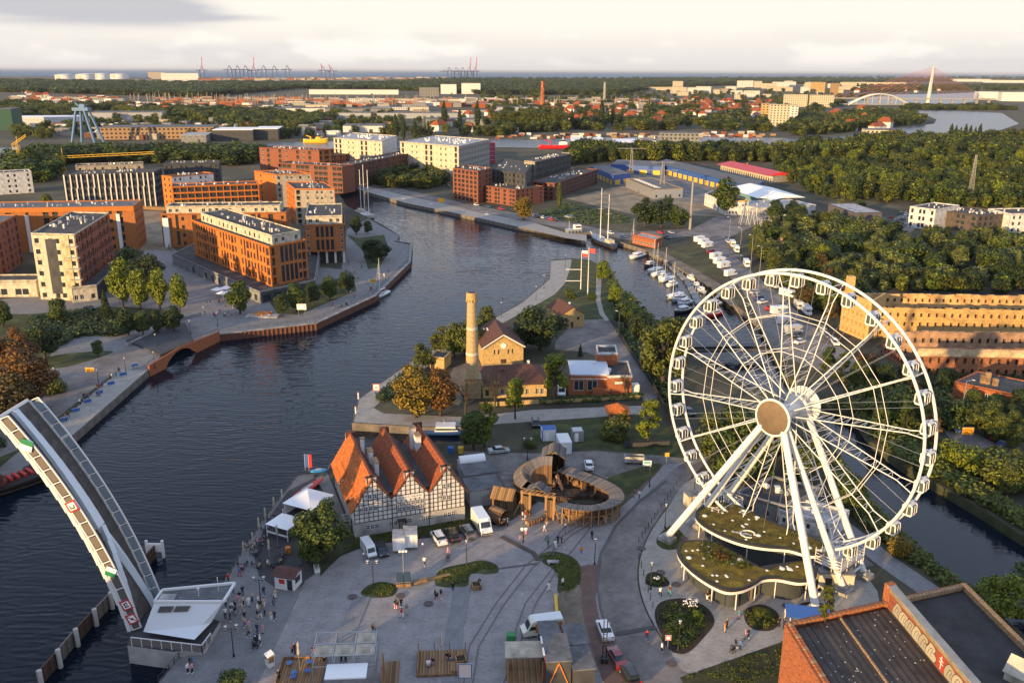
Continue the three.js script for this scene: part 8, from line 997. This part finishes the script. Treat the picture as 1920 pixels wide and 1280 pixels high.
const gc=thing('green_crate','green slatted crate beside the canvas shelter','crate',at(958,1198));part(gc,'crate_body',[bx(1.3,0.8,0.08,0,0,0.45),bx(1.3,0.8,0.08,0,0,-0.45),bx(0.08,0.8,0.8,0.6),bx(0.08,0.8,0.8,-0.6),bx(1.2,0.08,0.8)],M.green);part(gc,'rim',bx(1.4,0.08,1.05,0,0.8),M.green);
signBoard('blue_frame_board',872,1275,2,2.4,0.3,(c,w,h)=>{c.fillStyle='#1d4f92';c.fillRect(0,0,w,h);c.fillStyle='#cfc3b4';c.fillRect(18,18,w - 36,h - 36)},'blue framed board beside the timber deck');{const o=signBoard('road_sign',1252,1218,0.9,0.9,1.6,(c,w,h)=>{c.fillStyle='#8a8a88';c.fillRect(0,0,w,h);c.fillStyle='#c01a20';c.beginPath();c.arc(w / 2,h / 2,w*0.48,0,7);c.fill();c.fillStyle='#f4f0ea';c.beginPath();c.arc(w / 2,h / 2,w*0.34,0,7);c.fill()},'round red and white road sign by the drop shaped bed',0,{one:1})}
signBoard('info_board',1213,882,1.8,1.3,1,(c,w,h)=>{c.fillStyle='#e8ece8';c.fillRect(0,0,w,h);c.fillStyle='#3f9aa0';c.fillRect(20,30,w - 40,60)},'white information board at the street corner');signBoard('road_sign',1250,872,0.9,0.9,2,(c,w,h)=>{c.fillStyle='#e0a010';c.fillRect(0,0,w,h)},'yellow diamond road sign at the street corner',0,{one:1});signBoard('notice_board',761,1008,0.9,1,1.5,(c,w,h)=>{c.fillStyle='#e6e4d8';c.fillRect(0,0,w,h);c.fillStyle='#c9c53a';c.fillRect(20,20,w - 40,60)},'small white and yellow notice on the grass before the house',0,{one:1});
const gt=thing('loudspeaker_mast','black twin pole mast with ballast on the pavement','mast',at(1133,1240));part(gt,'ballast',bx(1,0.7,1),M.black);for(const x of[-0.25,0.25])part(gt,'pole',cyl(0.08,6.2,x,0.7,0,6),M.black);part(gt,'rung',[1,2,3,4,5].map((y)=>bx(0.5,0.06,0.06,0,y + 0.5)),M.black);part(scene,'yellow_barrier',[bx(0.5,0.35,5.5)],M.yellow).position.copy(at(1043,1135));tag(scene.children.at(-1),'long yellow cable ramp beside the soil strip','barrier');
trees([['broad',604,1050,938,'green','between the terrace and the timbered house'],['round',585,1062,985,'green','at the left of the terrace tree'],['bush',436,1290,1258,'green','at the bottom edge of the promenade']]);
for(const[l,poly,n,tone]of[['herbs in the drop shaped flower bed',[[1236,1150],[1250,1133],[1320,1142],[1332,1165],[1285,1215],[1262,1212]],900,'green'],['herbs in the round flower bed',[[1402,1150],[1430,1138],[1456,1155],[1440,1176],[1412,1174]],420,'olive'],['plants in the triangular flower bed',[[1215,1078],[1250,1090],[1230,1098],[1216,1094]],150,'green'],['plants round the left wheel foot',[[1236,1020],[1262,990],[1282,1010],[1250,1026]],90,'lime'],['plants round the front wheel foot',[[1496,1142],[1530,1132],[1560,1145],[1530,1156]],90,'deep']])mounds('flower_planting',l,poly,n / 7,0.75,0.4,tone,30);
for(const[l,poly,n]of[['ragged tufts on the plaza grass islands',[[1020,1042],[1068,1044],[1084,1062],[1080,1100],[1060,1108],[1045,1070]],260],['tufts of grass on the L shaped island',[[820,1085],[832,1070],[900,1056],[928,1062],[880,1074],[868,1094]],220],['tufts of grass on the small half round island',[[682,1110],[712,1094],[738,1100],[728,1115]],110],['rough grass along the lower lawn',[[1290,1268],[1472,1206],[1474,1278],[1400,1282]],60],['rough grass before the timbered house',[[640,1030],[700,1018],[860,988],[890,970],[680,1000]],240]])mounds('grass_tufts',l,poly,n*1.3,0.55,0.14,'olive',16);
for(const[x,y,n,s]of[[1295,1135,46,14],[1231,1088,12,6]]){const g=[];for(let i=0;i<n;i++){const p=at(x + rr(-s,s),y + rr(-s,s)*0.5);g.push(new THREE.SphereGeometry(0.13,5,4).translate(p.x,p.y + 0.5,p.z))}tag(part(scene,'white_flowers',g,M.white),'white blossoms in the flower bed',null,null,'stuff')}
trees([['bush',1272,1178,1160,'deep','in the drop shaped bed'],['bush',1308,1160,1145,'lime','at the right of the drop shaped bed'],['bush',1426,1155,1138,'olive','in the round flower bed'],['bush',1440,1160,1144,'deep','at the right of the round flower bed']]);
}
// ---------- the big wheel and its pavilion ----------
{
const W=thing('ferris_wheel','tall white observation wheel with glazed cabins and brown hub disc','ferris wheel',[46.53,2,-137.94],Math.atan2(-0.744,0.668));
const wm=mat(0.72,0.7,0.66,0.4),R=23.56,HY=26.6,NS=16,NG=32,steel=mat(0.5,0.5,0.5,0.4,{metalness:0.5});
const pol=(r,a,z)=>V(Math.cos(a)*r,HY + Math.sin(a)*r,z);
for(const z of[1.97,-1.97])part(W,'rim',new THREE.TorusGeometry(R,0.25,8,128).translate(0,HY,z),wm);
const off=0.13;
for(let i=0;i<NS;i++){
const a=off + i*2*Math.PI / NS,g=[],inner=1.5;
for(const s of[1,-1]){g.push(rod(pol(inner,a,2.6*s),pol(R - 3.2,a,0.75*s),0.1,5));g.push(rod(pol(R - 3.2,a,0.75*s),pol(R,a,1.97*s),0.1,5))}
const N=11;for(let k=1;k<=N;k++){const r0=lerp(6,R - 3.2,(k - 1)/(N - 1)),r1=lerp(6,R - 3.2,Math.min(1,(k - 0.5)/(N - 1))),w=(r)=>lerp(2.6,0.75,(r - inner)/(R - 3.2 - inner));g.push(rod(pol(r0,a,w(r0)),pol(r0,a,-w(r0)),0.055,4));if(k<N)g.push(rod(pol(r0,a,w(r0)*(k % 2?1:-1)),pol(r1,a,w(r1)*(k % 2?-1:1)),0.05,4))}
g.push(rod(pol(R,a,1.97),pol(R,a,-1.97),0.08,5));g.push(rod(pol(R - 1.6,a,1.36),pol(R - 1.6,a,-1.36),0.06,4));
part(W,'spoke',g,wm);
const b=a + 2*Math.PI / NS;
for(const[r,w]of[[10.6,1.74],[16.6,1.15]])if(Math.sin((a + b)/ 2)>-0.99)part(W,'tie_beam',[1,-1].map((s)=>rod(pol(r,a,w*s),pol(r,b,w*s),0.06,5)),wm);
part(W,'stay_cable',[rod(pol(2,a + 0.5,2.4),pol(R,b - 0.19,1.97),0.028,3),rod(pol(2,a + 0.5,-2.4),pol(R,b - 0.19,-1.97),0.028,3)],steel);
}
part(W,'axle',new THREE.CylinderGeometry(1.1,1.1,9,20).rotateX(Math.PI / 2).translate(0,HY,0),wm);
for(const s of[1,-1])part(W,'hub_flange',new THREE.CylinderGeometry(2.1,2.1,0.5,28).rotateX(Math.PI / 2).translate(0,HY,2.6*s),wm);
const front=part(W,'hub_disc',new THREE.CylinderGeometry(3.0,3.0,0.3,48).rotateX(Math.PI / 2).translate(0,HY,4.75),mat(0.22,0.155,0.095,0.55,{map:MAP.plaster}));
part(front,'disc_ring',new THREE.TorusGeometry(3.05,0.22,8,56).translate(0,HY,4.75),wm);
const back=part(W,'hub_disc',new THREE.CylinderGeometry(3.0,3.0,0.3,48).rotateX(Math.PI / 2).translate(0,HY,-4.7),mat(0.7,0.68,0.64,0.5));part(back,'disc_ring',new THREE.TorusGeometry(3.05,0.22,8,56).translate(0,HY,-4.7),wm);
part(W,'hub_lattice',Array.from({length:24},(_,i)=>rod(pol(0.4,i*0.262,-4.5),pol(2.9,i*0.262 + 0.6,-2.8),0.05,4)),wm);
for(const s of[-1,1])for(const[z0,z1,r]of[[3.9,11.4,0.62],[3.2,3.0,0.55],[-3.6,-3.8,0.6]]){
const foot=V(s*14.5,1.2,z1),top=V(s*1.2,HY - 0.4,z0);
part(W,'leg',[rod(foot,top,r,14,r*0.92),...[0.35,0.7].map((t)=>rod(foot.clone().lerp(top,t),foot.clone().lerp(top,t + 0.012),r*1.12,14))],wm);
const p=part(W,'foot',[bx(2.6,0.9,2.2,s*14.7,0,z1),bx(1.7,0.35,1.5,s*14.6,0.9,z1)],M.paleConcrete);
part(p,'bolt_plate',[-1,1].flatMap((k)=>[-1,1].map((l)=>cyl(0.12,0.25,s*14.6 + k*0.7,1.25,z1 + l*0.6,6))),M.metal);
}
part(W,'brace',[rod(V(-14.3,2,3),V(-14.3,2,-3.8),0.2,6),rod(V(14.2,2,3),V(14.2,2,-3.8),0.2,6),...[-1,1].flatMap((s)=>[0.12,0.24,0.36,0.48].flatMap((t,i)=>{const p=(z,q)=>V(s*lerp(14.5,1.2,q),lerp(1.2,HY,q),z*lerp(1,0.95,q));return[rod(p(3,t),p(-3.8,t),0.09,4),rod(p(i % 2?3:-3.8,t),p(i % 2?-3.8:3,t + 0.12),0.07,4)]}))],wm);
for(const s of[-1,1]){const g=[];for(const x of[9.6,11,12.6,14.2])for(const z of[-4,-1.5,1.5,3.6])g.push(rod(V(s*x,0,z),V(s*x,s>0?6.4:5.4,z),0.07,4));for(const y of[3.9,4.4,4.9,5.4])for(const z of[-4,3.6])g.push(rod(V(s*9.6,y,z),V(s*14.2,y,z),0.06,4));for(const y of[4.4,4.9,5.4])for(const x of[9.6,14.2])g.push(rod(V(s*x,y,-4),V(s*x,y,3.6),0.06,4));part(W,'boarding_gantry',g,wm);part(W,'gantry_floor',bx(4.8,0.2,7.8,s*11.9,3.7,-0.2),M.metal)}
part(W,'drive_unit',[bx(1.6,1.6,1.4,13,3.9,-1.4),bx(1.2,1.1,1.2,12,3.9,1.8),bx(1.5,1.8,1.5,-13,3.9,-1.2)],wm);
const oct=(w,h,c)=>[[-w + c,-h],[w - c,-h],[w,-h + c*1.5],[w*0.94,h - c],[w - c*1.3,h],[-w + c*1.3,h],[-w*0.94,h - c],[-w,-h + c*1.5]].map(([a,b])=>new THREE.Vector2(a,b));
const endShape=new THREE.Shape(oct(1.02,1.12,0.25));for(const s of[-1,1])endShape.holes.push(new THREE.Path([[0.06,-0.95],[0.06,0.9],[0.74,0.9],[0.88,-0.8]].map(([a,b])=>new THREE.Vector2(s*a,b))));
const cabinGlass=new THREE.ExtrudeGeometry(new THREE.Shape(oct(0.96,1.05,0.25)),{depth:1.9,bevelEnabled:false}).translate(0,0,-0.95);
const ends=mg([1,-1].map((s)=>new THREE.ExtrudeGeometry(endShape,{depth:0.14,bevelEnabled:true,bevelSize:0.03,bevelThickness:0.03,bevelSegments:1}).translate(0,0,s*1.0 - 0.07)));
const cabinRoof=mg([bx(1.5,0.16,2.0,0,1.06),bx(0.55,0.18,0.7,0,1.22,0.45),bx(0.55,0.18,0.7,0,1.22,-0.45)]),cabinFloor=bx(1.6,0.2,2.05,0,-1.2);
const hanger=mg([rod(V(0,1.1,1.2),V(0,1.2,1.97),0.12,6),rod(V(0,1.1,-1.2),V(0,1.2,-1.97),0.12,6),bx(0.3,0.5,2.5,0,0.95,0)]);
const cabM=mat(0.07,0.09,0.095,0.05),posts=mg([-1,1].flatMap((s)=>[bx(0.08,2.0,0.09,s*0.98,-1,0)]));
for(let i=0;i<NG;i++){
const a=off +(i + 0.5)*2*Math.PI / NG,c=part(W,'cabin',cabinGlass,cabM);c.position.copy(pol(R - 0.1,a,0)).add(V(0,-1.25,0));
c.scale.setScalar(0.8);part(c,'cabin_end',ends,wm);part(c,'cabin_roof',cabinRoof,wm);part(c,'cabin_floor',cabinFloor,wm);part(c,'hanger',hanger,wm);part(c,'glazing_bar',posts,wm);part(c,'roof_vent',bx(0.3,0.06,0.4,0,1.4,0.45),M.darkMetal);
}
}
{
const px=(l)=>l.map(([x,y])=>[1220 + x / 3.764,900 + y / 3.764]),sedum=mat(0.36,0.25,0.022,1,{map:every(T.patchy,5),bumpMap:T.clump,bumpScale:0.05});
const Y=6.4,roofs=[
[px([[315,250],[345,195],[420,165],[520,160],[640,190],[760,245],[900,310],[1050,370],[1170,415],[1232,455],[1235,500],[1190,525],[1110,520],[980,485],[800,470],[640,440],[480,380],[360,310]]),Y + 0.5],
[px([[186,480],[225,435],[330,425],[450,440],[560,490],[680,560],[780,615],[860,634],[930,600],[1000,578],[1090,580],[1160,615],[1182,655],[1150,698],[1050,715],[900,690],[800,695],[735,733],[640,772],[540,780],[440,742],[300,650],[205,550]]),Y - 0.4]];
const B=thing('wheel_pavilion','glass pavilion with two curving planted green roofs below the wheel','pavilion',at(1380,1060));
const L=(p)=>p.clone().sub(B.position);
roofs.forEach(([pts,y],k)=>{
const c=curve(pts.map(([x,q])=>at(x,q,y)),5).map(L),m=c.reduce((a,p)=>a.add(p),V(0,0,0)).divideScalar(c.length),inset=(d)=>c.map((p)=>{const v=m.clone().sub(p).setY(0),n=v.length();return p.clone().addScaledVector(v,d / n)});
const a=inset(0.02),b=inset(0.55),g=inset(1.9),h=y - B.position.y;
const roof=part(B,'green_roof',slab(b,h - 0.15,h + 0.04),sedum);
part(B,'roof_edge',slab(a,h - 0.25,h + 0.12,[b]),M.black);part(B,'fascia',slab(inset(0.08),h - 0.75,h - 0.26),M.steelWhite);
part(B,'glass_wall',slab(g,0.02,h - 0.76,[inset(2.0)]),mat(0.2,0.22,0.22,0.08,{transmission:0.7}));
part(B,'inner_floor',slab(inset(2.1),0.03,0.12),mat(0.2,0.15,0.1,0.8));part(B,'inner_core',slab(inset(5.5),0.13,h - 0.77),mat(0.24,0.19,0.13,0.8));
for(let i=2;i<c.length;i +=9){const p=inset(0.9)[i];part(B,'column',cyl(0.1,h - 0.76,p.x,0,p.z,8),M.steelWhite)}
const dome=new THREE.SphereGeometry(0.27,10,4,0,6.3,0,1.3),big=new THREE.SphereGeometry(0.5,12,4,0,6.3,0,1.3),poly=pts;let n=0;
scatter(poly,k?40:44,(p,i,x,q)=>{const w=L(at(x,q,y + 0.03)),cc=m.clone().sub(w),edge=inset(1.4).map((e)=>[e.x,e.z]);if(!inside(w.x,w.z,edge))return;part(roof,'roof_light',n++ % 7?dome:big,lampGlass,w.x,w.y - 0.02,w.z).scale.y=0.55});
if(k){const reds=[];scatter(px([[440,520],[480,495],[540,530],[560,580],[480,590]]),60,(p,i,x,q)=>{const w=L(at(x,q,y));sprays(reds,V(w.x,w.y + 0.35,w.z),V(0.4,0.4,0.4),6,0.2)});stuff(part(roof,'red_shrubs',leafGeo(reds),TONES.rusty));const gr=[];scatter(px([[420,440],[560,500],[680,575],[720,640],[600,620],[420,600],[330,520],[330,450]]),120,(p,i,x,q)=>{const w=L(at(x,q,y));sprays(gr,V(w.x,w.y + 0.25,w.z),V(0.6,0.3,0.6),6,0.22)});stuff(part(roof,'roof_herbs',leafGeo(gr),TONES.olive))}
else stuff(part(roof,'roof_herbs',leafGeo((()=>{const l=[];scatter(poly,160,(p,i,x,q)=>{const w=L(at(x,q,y));sprays(l,V(w.x,w.y + 0.1,w.z),V(0.5,0.1,0.5),4,0.16)});return l})()),TONES.olive));
if(!k){
const tg=new TextGeometry('AmberSky',{font,size:1.15,depth:0.12,curveSegments:4});tg.computeBoundingBox();
const o=L(at(1372,997,y + 0.06)),q=L(at(1414,1005,y + 0.06)),s=part(roof,'roof_lettering',tg.rotateX(-Math.PI / 2),M.white,o.x,o.y,o.z,-Math.atan2(q.z - o.z,q.x - o.x));s.scale.setScalar(o.distanceTo(q)/ tg.boundingBox.max.x*0.9);
const r=L(at(1403,1001,y + 0.08));part(roof,'emblem_ring',new THREE.TorusGeometry(1.25,0.13,6,28,5).rotateX(-Math.PI / 2),M.white,r.x,r.y,r.z);
}
});
part(B,'banner',[0,1,2].map((i)=>{const p=L(at(1487 + i*18,1108 + i*4 -(i===2)*14));return bx(3.4,1.1,0.1,p.x,0,p.z,0.25)}),M.black);
const k=thing('service_cabin','beige rendered service cabin at the right end of the pavilion','cabin',at(1562,1092),-0.15);part(k,'wall',bx(5.5,2.9,4.5),M.cream);part(k,'roof',bx(5.7,0.2,4.7,0,2.9),M.grey);part(k,'door',bx(1,2.1,0.08,-1.2,0,2.27),M.darkMetal);
const k2=thing('service_cabin','small beige cabin beside the left rear wheel legs','cabin',at(1297,948),0.3);part(k2,'wall',bx(2.6,2.6,2.2),M.cream);part(k2,'roof',bx(2.8,0.15,2.4,0,2.6),M.grey);part(k2,'door',bx(0.9,2,0.06,0.2,0,1.13),M.darkMetal);
const s1=thing('flat_shed','long dark flat roofed shed behind the green roofs','shed',at(1440,940));block(s1,rectOf(at(1375,958),at(1470,985),at(1540,950)),2,5.6,{m:M.grey,o:{glass:M.glass},0:{ops:(l)=>rows(l,1,3.4,'.ff..f..',{w:1.6,h:1.2})}},{roof:M.roofDark,vents:6});
const s2=thing('container_office','row of pale container cabins behind the wheel legs','cabin',at(1500,985));block(s2,rectOf(at(1458,985),at(1560,1012),at(1590,985)),2,4.8,{m:M.whiteWall,0:{ops:(l)=>rows(l,1,2.8,'f.f.f.ff',{w:1.2,h:1.1})}},{roof:M.roofLight,vents:5});
}
scene.traverse((o)=>{if(o.isMesh){o.castShadow=true;o.receiveShadow=true}});
renderer.render(scene,camera);
